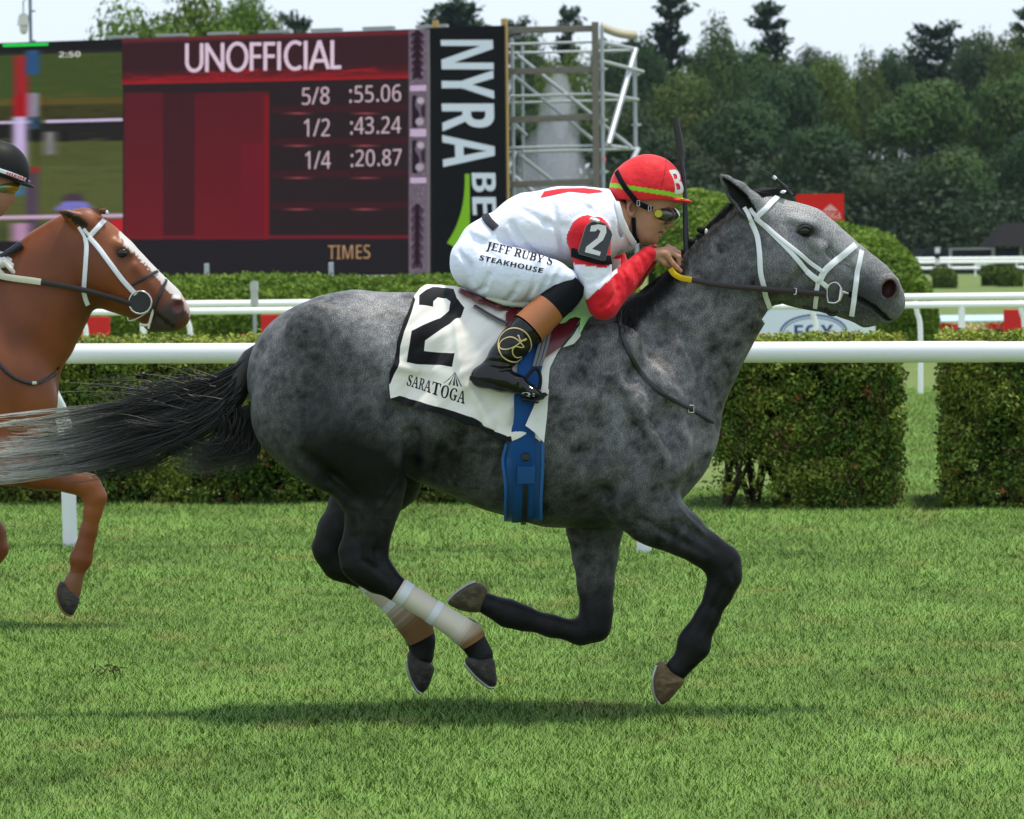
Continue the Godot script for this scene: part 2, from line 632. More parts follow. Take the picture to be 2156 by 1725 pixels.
func clipped_hedges() -> void:
	var hi := Color(0.21, 0.30, 0.040)
	var lo := Color(0.085, 0.155, 0.020)
	dome_hedge("rounded_hedge", "large rounded clipped hedge behind the grey horse's head, below the red sign", PackedVector2Array([Vector2(1392, 470), Vector2(1412, 424), Vector2(1450, 411), Vector2(1530, 413), Vector2(1590, 425), Vector2(1680, 455), Vector2(1770, 476), Vector2(1840, 484), Vector2(1895, 502), Vector2(1935, 534), Vector2(1958, 580), Vector2(1966, 640)]), 48.0, 5.0, 46000, 0.032, hi, lo)
	dome_hedge("long_hedge", "long dark clipped hedge under the results screen, behind the double rail", PackedVector2Array([Vector2(-40, 600), Vector2(100, 598), Vector2(300, 597), Vector2(500, 596), Vector2(700, 594), Vector2(900, 592), Vector2(1100, 590), Vector2(1250, 589), Vector2(1330, 590), Vector2(1345, 640)]), 42.0, 3.4, 48000, 0.032, hi, lo)

# ---- rails
func near_rail() -> void:
	var white := mat("white_rail_paint", lin(0.80, 0.81, 0.82), 0.35)
	var a := at_depth(130, 745.0, FOCAL / 388.0)
	var e := at_depth(2156, 741.0, FOCAL / 415.0)
	var dir := (e - a).normalized()
	var rail := thing("white_track_rail", "white plastic running rail behind the horses, on curved posts", "rail", Vector3(a.x, 0, a.z))
	var o := rail.position
	var b := MB.new()
	var start := a - dir * 1.6
	var stop := e + dir * 1.6
	var joint := at_depth(2080, 741, FOCAL / 413.5)
	b.tube([start - o, joint - o], [0.0545], 28, true)
	b.tube([joint - o, stop - o], [0.0525], 28, true)
	put("rail_tube", b.mesh(), white, rail)
	for s in [[139, 1150.0], [1352, 1171.0]]:
		var f: float = (s[0] - 130.0) / 2026.0
		var top: Vector3 = a.lerp(e, f)
		var foot := on_ground(s[0], FOCAL / lerpf(388.0, 415.0, f) - 0.12)
		var post := MB.new()
		var up := foot + Vector3(-0.01, 0.52, 0.0)
		var path := smooth_path([foot - o, up - o, up + Vector3(-0.02, 0.20, 0.02) - o, up + Vector3(-0.075, 0.36, 0.10) - o, Vector3(up.x - 0.15, top.y - 0.02, lerpf(up.z, top.z, 0.9)) - o], 6)
		post.tube(path, [0.040], 18, true)
		put("post", post.mesh(), white, rail)

func rail_pair(label: String, y0: float, y1: float, d: float, r: float, bend: bool, phase: float) -> void:
	var white := mat("far_rail_paint", lin(0.78, 0.79, 0.80), 0.4)
	var a := at_depth(-80, y0, d)
	var e := at_depth(2240, y1, d)
	var rail := thing("infield_rail", label, "rail", Vector3(a.x, 0, a.z), "infield rails")
	var o := rail.position
	var b := MB.new()
	b.tube([a - o, e - o], [r], 14)
	put("rail_tube", b.mesh(), white, rail)
	var x := phase
	while x < 2240.0:
		var top := a.lerp(e, (x + 80.0) / 2320.0)
		var post := MB.new()
		if bend:
			post.tube(smooth_path([top - o, top + Vector3(0.03, -0.16, -0.04) - o, top + Vector3(0.065, -0.34, -0.06) - o, Vector3(top.x + 0.065, 0.0, top.z - 0.06) - o], 5), [0.028], 10)
		else:
			post.tube([top - o, Vector3(top.x, 0, top.z) - o], [0.033], 10)
		put("post", post.mesh(), white, rail)
		x += 220.0 if bend else 431.0

func board(label: String, x0: float, y0: float, x1: float, y1: float, d: float) -> void:
	var a := at_depth(x0, y1, d)
	var e := at_depth(x1, y0, d)
	var b := MB.new()
	b.box(Vector3.ZERO, Vector3(absf(e.x - a.x), absf(e.y - a.y), 0.04), Basis.IDENTITY, 0.004)
	var o := put("red_board", b.mesh(), mat("red_board", rgb8(214, 52, 50), 0.6))
	o.position = (a + e) * 0.5
	tag(o, label, "board", "red boards below the infield rails")

func far_rails() -> void:
	rail_pair("white infield rail on bent posts, the upper of the pair under the screen", 645.5, 623.0, 36.6, 0.039, true, 166.0)
	rail_pair("white infield rail on straight posts, the lower of the pair under the screen", 660.0, 640.0, 33.5, 0.033, false, 301.0)
	board("red board below the infield rails behind the chestnut horse's neck", 150, 667, 231, 713, 37.2)
	board("red board below the infield rails just left of the grey's croup", 550, 662, 640, 708, 37.2)
	board("red board below the infield rails at the right edge", 2114, 651, 2210, 698, 37.2)
	# slim capped grey pole
	var top := at_depth(535, 592, 35.0)
	var pole := thing("marker_pole", "slim grey pole with a pale cap standing at the infield rail", "pole", Vector3(top.x, 0, top.z))
	var b := MB.new()
	b.tube([Vector3.ZERO, Vector3(0, top.y - 0.22, 0)], [0.020], 10)
	put("shaft", b.mesh(), mat("grey_pole", lin(0.35, 0.36, 0.37), 0.5), pole)
	var c := MB.new()
	var y := top.y
	c.tube([Vector3(0, y - 0.25, 0), Vector3(0, y - 0.22, 0), Vector3(0, y - 0.17, 0), Vector3(0, y - 0.165, 0), Vector3(0, y - 0.10, 0), Vector3(0, y - 0.095, 0), Vector3(0, y - 0.012, 0), Vector3(0, y, 0)], [0.03, 0.042, 0.042, 0.036, 0.036, 0.043, 0.043, 0.028], 14)
	put("cap", c.mesh(), mat("pale_cap", lin(0.5, 0.5, 0.47), 0.5), pole)

# ---- the results screen
var plane_a: Vector3
var plane_e: Vector3
func on_screen(x: float, y: float) -> Vector3:
	var n := (plane_e - plane_a).cross(Vector3.UP).normalized()
	var r := ray(x, y)
	return EYE + r * ((plane_a - EYE).dot(n) / r.dot(n))

func screen() -> void:
	plane_a = at_depth(0, 400, 60.8)
	plane_e = at_depth(905, 400, 58.0)
	var lt := on_screen(-160, 99)
	var rt := on_screen(905, 59)
	var rb := on_screen(905, 577)
	var base := Vector3(lt.x, 0, lt.z)
	var along := rt - lt; along.y = 0.0
	var width := along.length()
	var ux := along.normalized()
	var top := (lt.y + rt.y) * 0.5
	var low := rb.y
	var tall := top - low
	var pw := 1900
	var ph := 930
	var s := func(x: float, y: float) -> Vector2:
		var p := on_screen(x, y)
		return Vector2((p - base).dot(ux) / width * pw, (top - p.y) / tall * ph)
	var pr := Print.new(pw, ph, rgb8(40, 34, 38))
	var area := func(x0: float, y0: float, x1: float, y1: float, c: Color) -> void:
		pr.poly(PackedVector2Array([s.call(x0, y0), s.call(x1, y0 - (x1 - x0) * 0.03 * clampf((500.0 - y0) / 440.0, 0, 1)), s.call(x1, y1 - (x1 - x0) * 0.03 * clampf((500.0 - y1) / 440.0, 0, 1)), s.call(x0, y1)]), c)
	# left: the live picture of the course, blurred as it runs
	var bands := [[86, 108, 38, 38, 40], [108, 200, 68, 84, 42], [200, 214, 96, 86, 40], [214, 250, 66, 66, 36], [250, 290, 38, 38, 36], [290, 340, 84, 92, 50], [340, 440, 90, 98, 54], [440, 470, 86, 92, 56], [470, 590, 76, 84, 52]]
	for q in bands:
		area.call(-160.0, q[0] + 12.0, 262.0, q[1] + 14.0, rgb8(q[2], q[3], q[4]))
	for k in 300:
		var x := rnd(-160, 240)
		var y := rnd(110, 560)
		var g := rnd(-14, 14)
		var c := rgb8(84 + g, 92 + g, 50 + g * 0.5)
		if y > 196 and y < 222: c = rgb8(98 + g, 84 + g, 40)
		elif y > 222 and y < 292: c = rgb8(44 + g, 46 + g, 34)
		elif y < 200: c = rgb8(68 + g, 86 + g, 42)
		pr.stroke([s.call(x, y), s.call(x + rnd(20, 60), y - 1.0)], rnd(2, 5), c)
	area.call(30, 118, 60, 200, rgb8(160, 44, 46)); area.call(28, 200, 58, 246, rgb8(170, 32, 42)); area.call(26, 246, 58, 350, rgb8(200, 182, 222)); area.call(24, 350, 52, 412, rgb8(66, 116, 150))
	area.call(54, 104, 84, 158, rgb8(50, 86, 130)); area.call(58, 196, 82, 246, rgb8(150, 140, 160)); area.call(62, 246, 82, 272, rgb8(58, 84, 110))
	pr.stroke([s.call(-160, 262), s.call(60, 257)], 11.0, rgb8(214, 200, 240)); pr.stroke([s.call(96, 256), s.call(256, 252)], 11.0, rgb8(222, 206, 246))
	area.call(92, 278, 118, 326, rgb8(124, 122, 120))
	area.call(62, 352, 84, 364, rgb8(150, 50, 50)); area.call(56, 364, 80, 500, rgb8(84, 70, 88))
	pr.stroke([s.call(-160, 461), s.call(258, 454)], 16.0, rgb8(212, 180, 208)); pr.stroke([s.call(-160, 516), s.call(90, 512)], 14.0, rgb8(214, 176, 206))
	area.call(24, 470, 64, 512, rgb8(180, 140, 170)); area.call(232, 462, 262, 490, rgb8(196, 40, 46))
	pr.poly(PackedVector2Array([s.call(112, 442), s.call(135, 424), s.call(160, 418), s.call(188, 428), s.call(200, 446)]), rgb8(128, 126, 206))
	pr.poly(PackedVector2Array([s.call(128, 424), s.call(140, 408), s.call(170, 408), s.call(180, 424)]), rgb8(78, 62, 74))
	area.call(-160, 86, 262, 112, rgb8(30, 30, 32))
	var cut: Vector2 = s.call(258.0, 300.0)
	var left_part := pr.im.get_region(Rect2i(0, 0, int(cut.x * 2.0), ph * 2))
	var lw := left_part.get_width()
	left_part.resize(int(lw / 52.0), int(ph / 6.0), Image.INTERPOLATE_LANCZOS)
	left_part.resize(lw, ph * 2, Image.INTERPOLATE_CUBIC)
	pr.im.blit_rect(left_part, Rect2i(0, 0, lw, ph * 2), Vector2i.ZERO)
	pr.stroke([s.call(100, 256), s.call(254, 252)], 9.0, rgb8(222, 206, 246))
	pr.text("2:50", s.call(124, 121), s.call(170, 120) - s.call(124, 121), s.call(124, 109) - s.call(124, 121), rgb8(226, 226, 214), "Droid Sans", true)
	# right: results
	area.call(257, 84, 861, 180, rgb8(58, 34, 40))
	for k in 60:
		var f := k / 59.0
		area.call(257, 150.0 + f * 26.0, 861, 152.0 + f * 26.0, rgb8(70 + 100 * f * f, 33, 38))
	for k in 14:
		var f := k / 13.0
		area.call(257, 82.0 + f * 8.0, 861, 83.0 + f * 8.0, rgb8(132 - 50 * f, 40, 48))
	for k in 40:
		var x := rnd(262, 780)
		pr.stroke([s.call(x, 176 - rnd(0, 22) - (x - 262) * 0.028), s.call(x + rnd(30, 80), 174 - rnd(0, 22) - (x - 262) * 0.031)], 2.0, rgb8(rnd(150, 200), 34, 40))
	area.call(259, 178, 861, 508, rgb8(44, 35, 38))
	for k in 60:
		var f := k / 59.0
		area.call(262, 196.0 + f * 300.0, 344, 204.0 + f * 300.0, rgb8(90 + 24 * f, 32, 40))
		area.call(410, 196.0 + f * 300.0, 566, 204.0 + f * 300.0, rgb8(92 + 22 * f, 30, 38))
		area.call(344, 196.0 + f * 300.0, 410, 204.0 + f * 300.0, rgb8(66 + 8 * f, 32, 38))
	area.call(508, 300, 566, 500, rgb8(112, 28, 42)); area.call(556, 200, 567, 500, rgb8(128, 26, 34))
	for row in [238.0, 306.0, 374.0, 440.0]:
		area.call(574, row - 14.0, 858, row, rgb8(62, 32, 38))
		for x in [594.0, 736.0]:
			for k in 12:
				var f := absf(k - 5.5) / 6.0
				area.call(x + k * 5.6, row - 0.6, x + k * 5.6 + 6.0, row + 2.6, rgb8(180 - 110 * f, 84 - 48 * f, 90 - 50 * f))
	area.call(262, 496, 861, 502, rgb8(120, 32, 44))
	area.call(-160, 508, 905, 590, rgb8(36, 34, 38))
	var ink := rgb8(238, 214, 232)
	# UNOFFICIAL in plain monoline letters
	var letter := func(x0: float, x1: float, shape: Array) -> void:
		var y0 := 152.5 - (x0 - 390.0) * 0.0225
		var y1 := 92.0 - (x0 - 390.0) * 0.0225
		var pts := []
		for q in shape:
			pts.append(s.call(lerpf(x0, x1, q.x), lerpf(y0, y1, q.y) - (lerpf(x0, x1, q.x) - x0) * 0.0225))
		pr.stroke(pts, 14.0, ink, false)
	var arc := func(c: Vector2, r: Vector2, a0: float, a1: float) -> Array:
		var out := []
		for k in 17:
			var a := deg_to_rad(lerpf(a0, a1, k / 16.0))
			out.append(c + Vector2(cos(a), sin(a)) * r)
		return out
	letter.call(394, 425, [Vector2(0, 1), Vector2(0, 0.35)] + arc.call(Vector2(0.5, 0.35), Vector2(0.5, 0.30), 180, 360) + [Vector2(1, 1)])
	letter.call(436, 469, [Vector2(0, 0), Vector2(0, 1)]); letter.call(436, 469, [Vector2(0, 0.95), Vector2(1, 0.06)]); letter.call(436, 469, [Vector2(1, 0), Vector2(1, 1)])
	letter.call(480, 520, arc.call(Vector2(0.5, 0.5), Vector2(0.5, 0.47), 0, 360))
	for x in [530.0, 559.0]:
		letter.call(x, x + 20.0, [Vector2(0, 0), Vector2(0, 1)]); letter.call(x, x + 20.0, [Vector2(0, 0.93), Vector2(1.05, 0.93)]); letter.call(x, x + 20.0, [Vector2(0, 0.50), Vector2(1.0, 0.50)])
	letter.call(588, 602, [Vector2(0, 0), Vector2(0, 1)])
	letter.call(600, 640, arc.call(Vector2(0.55, 0.5), Vector2(0.5, 0.47), 52, 308))
	letter.call(644, 660, [Vector2(0, 0), Vector2(0, 1)])
	letter.call(654, 692, [Vector2(0, 0), Vector2(0.5, 1.0)]); letter.call(654, 692, [Vector2(0.5, 1.0), Vector2(1.0, 0)]); letter.call(654, 692, [Vector2(0.2, 0.3), Vector2(0.8, 0.3)])
	letter.call(700, 719, [Vector2(0, 1.0), Vector2(0, 0.0)]); letter.call(700, 719, [Vector2(0, 0.06), Vector2(1.0, 0.06)])
	for q in [["5/8", 636, 221.0, 694, 184.0], [":55.06", 736, 217.0, 845, 180.0], ["1/2", 640, 288.0, 695, 251.0], [":43.24", 738, 284.0, 845, 247.0], ["1/4", 643, 356.0, 697, 319.0], [":20.87", 739, 352.0, 846, 316.0]]:
		var from: Vector2 = s.call(q[1], q[2])
		pr.text(q[0], from, s.call(q[3], q[2] - (q[3] - q[1]) * 0.02) - from, s.call(q[1], q[4]) - from, rgb8(222, 196, 206), "Droid Sans", false)
	pr.text("TIMES", s.call(691, 546), s.call(780, 544.5) - s.call(691, 546), s.call(691, 517) - s.call(691, 546), rgb8(198, 156, 108), "Droid Sans", false)
	area.call(6, 92.5, 102, 99, rgb8(40, 232, 84))
	# the narrow patterned column at the right end
	area.call(861, 58, 905, 590, rgb8(112, 100, 114))
	area.call(900, 58, 906, 590, rgb8(120, 118, 122))
	for k in 900:
		var y := rnd(64, 574)
		var x := rnd(863, 896)
		var g := rnd(60, 200)
		pr.disc(s.call(x, y), rnd(1.0, 2.2), rgb8(g, g * 0.92, g))
	for q in [[64, 162], [430, 560]]:
		for k in 26:
			var f := k / 25.0
			var y: float = lerpf(q[0], q[1], f)
			var w: float = 5.0 + 8.0 * absf(sin(f * 21.0)) * (1.0 - 0.3 * f)
			pr.stroke([s.call(879 - w, y + 4), s.call(879, y), s.call(879 + w, y + 4)], 6.0, rgb8(44, 26, 40))
		pr.stroke([s.call(879, q[0] + 4.0), s.call(879, q[1] - 6.0)], 14.0, rgb8(44, 26, 40))
	for q in [[196, 270], [290, 366]]:
		area.call(866, q[0], 897, q[1], rgb8(110, 100, 112))
		pr.poly(PackedVector2Array([s.call(868, q[0] + 6), s.call(878, q[0] + 4), s.call(874, q[0] + 26), s.call(884, q[0] + 44), s.call(878, q[1]), s.call(868, q[1] - 2)]), rgb8(38, 30, 40))
		pr.poly(PackedVector2Array([s.call(886, q[0] + 30), s.call(896, q[0] + 22), s.call(896, q[1] - 22), s.call(888, q[1] - 26)]), rgb8(56, 46, 56))
		pr.disc(s.call(886, q[0] + 16), 13, rgb8(188, 176, 192))
		pr.disc(s.call(884, q[1] - 14), 15, rgb8(176, 164, 178))
	for q in [[180, 192], [272, 288], [374, 386]]:
		area.call(864, q[0], 898, q[1], rgb8(206, 184, 214))
	# the grid of lamps
	for k in 190:
		pr.im.fill_rect(Rect2i(0, int(k * ph * 2 / 190.0), pw * 2, 1), rgb8(40, 30, 36))
	var tex := pr.done()
	var node := thing("results_screen", "huge red and black video board reading UNOFFICIAL above race times", "screen", base)
	var lit := mat("screen_face", lin(0.004, 0.004, 0.004), 0.8)
	lit.metallic_specular = 0.1
	lit.emission_enabled = true
	lit.emission = Color.BLACK
	lit.emission_texture = tex
	lit.emission_energy_multiplier = 0.66
	var turn := Basis(ux, Vector3.UP, ux.cross(Vector3.UP))
	var face := MB.new()
	face.quad(turn * Vector3(0, low, 0.012), turn * Vector3(width, low, 0.012), turn * Vector3(width, top, 0.012), turn * Vector3(0, top, 0.012))
	put("display", face.mesh(), lit, node)
	var body := MB.new()
	body.box(turn * Vector3(width * 0.5, (top + low) * 0.5, -0.6), Vector3(width + 0.08, tall + 0.02, 1.2), turn, 0.02)
	put("housing", body.mesh(), mat("black_housing", lin(0.015, 0.015, 0.016), 0.6), node)
	var skirt := MB.new()
	skirt.box(turn * Vector3(width * 0.5, low * 0.5, -0.65), Vector3(width - 0.1, low, 1.0), turn, 0.01)
	put("skirt", skirt.mesh(), mat("black_skirt", lin(0.02, 0.02, 0.021), 0.8), node)
	for k in 7:
		var cap := MB.new()
		cap.box(turn * Vector3(width * (0.4 + 0.1 * k), top + 0.05, -0.1), Vector3(0.55, 0.05, 0.12), turn)
		put("top_lug", cap.mesh(), mat("lug", lin(0.4, 0.4, 0.4), 0.5), node)
	# galvanised rail before the screen
	var silver := mat("galvanised", lin(0.45, 0.48, 0.52), 0.35, 0.35)
	var a := at_depth(-60, 591, 56.0)
	var e := at_depth(1030, 582, 54.5)
	var rail := thing("steel_rail", "grey steel rail with short uprights before the foot of the screen", "rail", Vector3(a.x, 0, a.z))
	var bar := MB.new()
	bar.tube([Vector3(0, a.y, 0), e - rail.position], [0.034], 10)
	put("bar", bar.mesh(), silver, rail)
	for x in [179, 442, 703, 960]:
		var p := a.lerp(e, (x + 60.0) / 1090.0) - rail.position
		var up := MB.new()
		up.box(Vector3(p.x, (p.y + 0.24) * 0.5, p.z - 0.06), Vector3(0.075, p.y + 0.24, 0.05), Basis.IDENTITY, 0.005)
		put("upright", up.mesh(), silver, rail)
	# pole with a dome camera beyond the screen
	var pole_at := at_depth(64, 60, 70.0)
	var cp := thing("camera_pole", "thin pole carrying a white dome camera above the screen's left end", "pole", Vector3(pole_at.x, 0, pole_at.z))
	var sh := MB.new()
	sh.tube([Vector3.ZERO, Vector3(0, pole_at.y + 1.2, 0)], [0.035], 8)
	for y in [0.35, -0.25, -0.62]:
		sh.tube([Vector3(-0.03, pole_at.y + y, 0), Vector3(0.1, pole_at.y + y, 0)], [0.02], 6)
	put("shaft", sh.mesh(), mat("thin_steel", lin(0.22, 0.27, 0.33), 0.5), cp)
	var dm := MB.new()
	var cy := pole_at.y + 0.12
	dm.tube([Vector3(-0.14, cy + 0.18, 0), Vector3(-0.14, cy + 0.14, 0), Vector3(-0.14, cy, 0), Vector3(-0.14, cy - 0.06, 0)], [0.05, 0.10, 0.12, 0.13], 16)
	dm.ball(Vector3(-0.14, cy - 0.12, 0), Vector3(0.085, 0.12, 0.085), 8)
	put("dome_camera", dm.mesh(), mat("white_plastic", lin(0.72, 0.70, 0.66), 0.4), cp)
	var br := MB.new()
	br.tube([Vector3(-0.14, cy + 0.18, 0), Vector3(-0.14, cy + 0.42, 0), Vector3(-0.06, cy + 0.5, 0), Vector3(0, cy + 0.42, 0)], [0.014], 6)
	put("bracket", br.mesh(), mat("thin_steel", Color.WHITE), cp)

func banner() -> void:
	plane_a = at_depth(905, 300, 57.2)
	plane_e = at_depth(1062, 300, 56.8)
	var tl := on_screen(905, 59)
	var tr := on_screen(1061, 53)
	var bl := on_screen(917, 592)
	var base := Vector3(tl.x, 0, tl.z)
	var along := tr - tl; along.y = 0.0
	var width := along.length()
	var ux := along.normalized()
	var top := (tl.y + tr.y) * 0.5
	var low := bl.y
	var tall := top - low
	var pw := 300
	var ph := int(300.0 * tall / width)
	var pr := Print.new(pw, ph, rgb8(26, 26, 29))
	var s := func(x: float, y: float) -> Vector2:
		var p := on_screen(x, y)
		return Vector2((p - base).dot(ux) / width * pw, (top - p.y) / tall * ph)
	var white := rgb8(228, 232, 244)
	# letters lie on their side: they read from the top down
	var sideways := func(t: String, y0: float, y1: float, x_foot: float, x_head: float) -> void:
		var o: Vector2 = s.call(x_foot, y0)
		pr.text(t, o, s.call(x_foot + 2.0, y1) - o, s.call(x_head, y0) - o, white, "Droid Sans", true)
	sideways.call("N", 84.0, 146.0, 928.0, 1038.0)
	sideways.call("Y", 148.0, 208.0, 929.0, 1039.0)
	sideways.call("R", 218.0, 277.0, 930.0, 1040.0)
	sideways.call("A", 284.0, 352.0, 931.0, 1041.0)
	sideways.call("B", 364.0, 404.0, 993.0, 1043.0)
	sideways.call("E", 415.0, 453.0, 994.0, 1044.0)
	sideways.call("T", 460.0, 500.0, 995.0, 1045.0)
	sideways.call("S", 508.0, 546.0, 996.0, 1046.0)
	var sw := []
	for k in 13:
		var f := k / 12.0
		sw.append(s.call(979.0 - 38.0 * pow(f, 2.6), 366.0 + 146.0 * f))
	var back := []
	for k in 13:
		var f := 1.0 - k / 12.0
		back.append(s.call(989.0 + 1.0 * f - 30.0 * maxf(0.0, f - 0.72) * 3.0, 366.0 + 158.0 * f))
	pr.poly(PackedVector2Array(sw + back), rgb8(142, 196, 48))
	var m := mat("banner_print", Color.WHITE, 0.5)
	m.albedo_texture = pr.done()
	var turn := Basis(ux, Vector3.UP, ux.cross(Vector3.UP))
	var node := thing("tall_banner", "tall black banner with white sideways letters NYRA BETS and green swoosh", "banner", base)
	var f := MB.new()
	f.quad(turn * Vector3(0, low, 0.006), turn * Vector3(width, low, 0.006), turn * Vector3(width, top, 0.006), turn * Vector3(0, top, 0.006))
	put("cloth", f.mesh(), m, node)
	var bk := MB.new()
	bk.box(turn * Vector3(width * 0.5, (top + low) * 0.5, -0.03), Vector3(width, tall, 0.06), turn)
	put("backing", bk.mesh(), mat("banner_back", lin(0.02, 0.02, 0.02), 0.7), node)
	for x in [0.06, width - 0.03]:
		var wd := MB.new()
		wd.box(turn * Vector3(x, (top + 0.12) * 0.5, -0.11), Vector3(0.09, top + 0.12, 0.09), turn, 0.006)
		put("timber_post", wd.mesh(), mat("yellow_timber", lin(0.50, 0.33, 0.12), 0.8), node)

func scaffold() -> void:
	var d := 57.4
	var o := on_ground(1160, d)
	var node := thing("scaffold_tower", "grey tube scaffold tower with weathered timber boards right of the banner", "scaffold", o)
	var steel := mat("scaffold_steel", lin(0.42, 0.45, 0.47), 0.4, 0.3)
	var wood := mat("weathered_timber", Color.WHITE, 0.9)
	wood.albedo_texture = noise_tex(21, 0.02, lin(0.15, 0.13, 0.11), lin(0.26, 0.235, 0.205), 256)
	wood.uv1_triplanar = true
	wood.uv1_scale = Vector3(0.9, 6, 0.9)
	var pipe := func(x0: float, y0: float, x1: float, y1: float, d0: float, d1: float, r: float) -> void:
		var b := MB.new()
		b.tube([at_depth(x0, y0, d0) - o, at_depth(x1, y1, d1) - o], [r], 10)
		put("steel_tube", b.mesh(), steel, node)
	var plank := func(x0: float, y0: float, x1: float, y1: float, dd: float, w: float) -> void:
		var a := at_depth(x0, y0, dd) - o
		var e := at_depth(x1, y1, dd) - o
		var b := MB.new()
		var ax := (e - a).normalized()
		var turn := Basis(ax, Vector3(0, 0, 1).cross(ax).normalized(), Vector3(0, 0, 1))
		b.box((a + e) * 0.5, Vector3((e - a).length(), w * 0.85, 0.05), turn, 0.006)
		put("timber_board", b.mesh(), wood, node)
	for q in [[64, 60], [151, 146], [253, 246], [389, 382]]:
		plank.call(1064.0, q[0], 1253.0, q[1], d - 0.12, 0.125)
	plank.call(1253.0, 46.0, 1258.0, 700.0, d - 0.2, 0.135)
	plank.call(1067.0, 60.0, 1072.0, 700.0, d - 0.16, 0.06)
	for q in [[1078, 80, 1084, 700, 0.2, 0.2, 0.034], [1267, 55, 1273, 700, 0.1, 0.1, 0.034], [1336, 105, 1343, 700, 2.2, 2.2, 0.034], [1100, 90, 1104, 700, 2.2, 2.2, 0.026]]:
		pipe.call(q[0], q[1], q[2], q[3], d + q[4], d + q[5], q[6])
	for q in [[94, 88, 1250], [112, 106, 1343], [203, 198, 1250], [217, 210, 1343], [312, 307, 1250], [321, 314, 1343]]:
		pipe.call(1063.0, q[0], q[2], q[1], d + (0.1 if q[2] < 1300 else 2.2), d + (0.1 if q[2] < 1300 else 2.2), 0.023)
	for q in [[1265, 128, 1354, 151], [1265, 88, 1341, 104], [1262, 196, 1343, 210], [1274, 306, 1345, 315]]:
		pipe.call(q[0], q[1], q[2], q[3], d + 0.1, d + 2.2, 0.03)
	for q in [[1089, 116, 1246, 241], [1082, 159, 1249, 295], [1092, 325, 1184, 397], [1084, 261, 1109, 286], [1262, 256, 1329, 310]]:
		if q[3]:
			pipe.call(q[0], q[1], q[2], q[3], d + 1.2, d + 1.2, 0.032)
	pipe.call(1338.0, 105.0, 1281.0, 305.0, d + 2.0, d + 0.2, 0.048)
	pipe.call(1343.0, 314.0, 1330.0, 342.0, d + 2.0, d + 0.8, 0.04)
	pipe.call(1082.0, 160.0, 1066.0, 200.0, d + 0.3, d + 0.1, 0.04)
	pipe.call(1084.0, 322.0, 1068.0, 360.0, d + 0.3, d + 0.1, 0.04)
	pipe.call(1070.0, 362.0, 1130.0, 410.0, d + 0.6, d + 0.6, 0.04)
	for q in [[1269, 145], [1270, 253], [1271, 362], [1338, 157], [1340, 263], [1080, 270]]:
		var b := MB.new()
		var p := at_depth(q[0], q[1], d + (0.1 if q[0] < 1300 else 2.2)) - o
		b.tube([p - Vector3(0.085, 0, 0), p + Vector3(0.085, 0, 0)], [0.014], 8)
		b.tube([p - Vector3(0, 0.03, 0), p + Vector3(0, 0.03, 0)], [0.046], 12)
		put("coupler", b.mesh(), steel, node)
	var t := MB.new()
	t.tube([at_depth(1271, 330, d + 0.1) - o, at_depth(1271, 340, d + 0.1) - o], [0.036], 12)
	put("pink_tape", t.mesh(), mat("pink_tape", rgb8(232, 130, 138), 0.6), node)
	var strip := MB.new()
	var path := []
	for k in 9:
		var f := k / 8.0
		path.append(at_depth(lerpf(1266, 1341, f), lerpf(56, 74, f) + 5.0 * sin(f * PI) , d + lerpf(0.1, 2.2, f)) - o)
	strip.tube(path, [0.075], 4, true, [], 0.25)
	put("toe_board", strip.mesh(), mat("pale_timber", lin(0.45, 0.40, 0.30), 0.85), node)

func fountain() -> void:
	# a tall plume of water in the infield lake, fine as mist
	var base := on_ground(1170, 120.0)
	for q in [[1176, 300, 46, 150, 0.20], [1160, 380, 78, 120, 0.16], [1172, 420, 92, 110, 0.14], [1180, 215, 22, 80, 0.16]]:
		var f := FogVolume.new()
		f.name = numbered("fountain_mist")
		f.shape = RenderingServer.FOG_VOLUME_SHAPE_ELLIPSOID
		var p := at_depth(q[0], q[1], 120.0)
		var k := 120.0 / FOCAL
		f.size = Vector3(q[2] * 2.0 * k, q[3] * 2.0 * k, 3.0)
		f.position = p
		var m := FogMaterial.new()
		m.albedo = Color(0.93, 0.95, 0.97)
		m.density = q[4] * 0.8
		f.material = m
		add_child(f)
		tag(f, ["pale fountain plume seen through the scaffold, its main column", "spreading mist of the fountain plume at mid height", "wide low mist at the fountain's foot", "thin top of the fountain plume"][[46, 78, 92, 22].find(q[2])], "fountain", "", "")

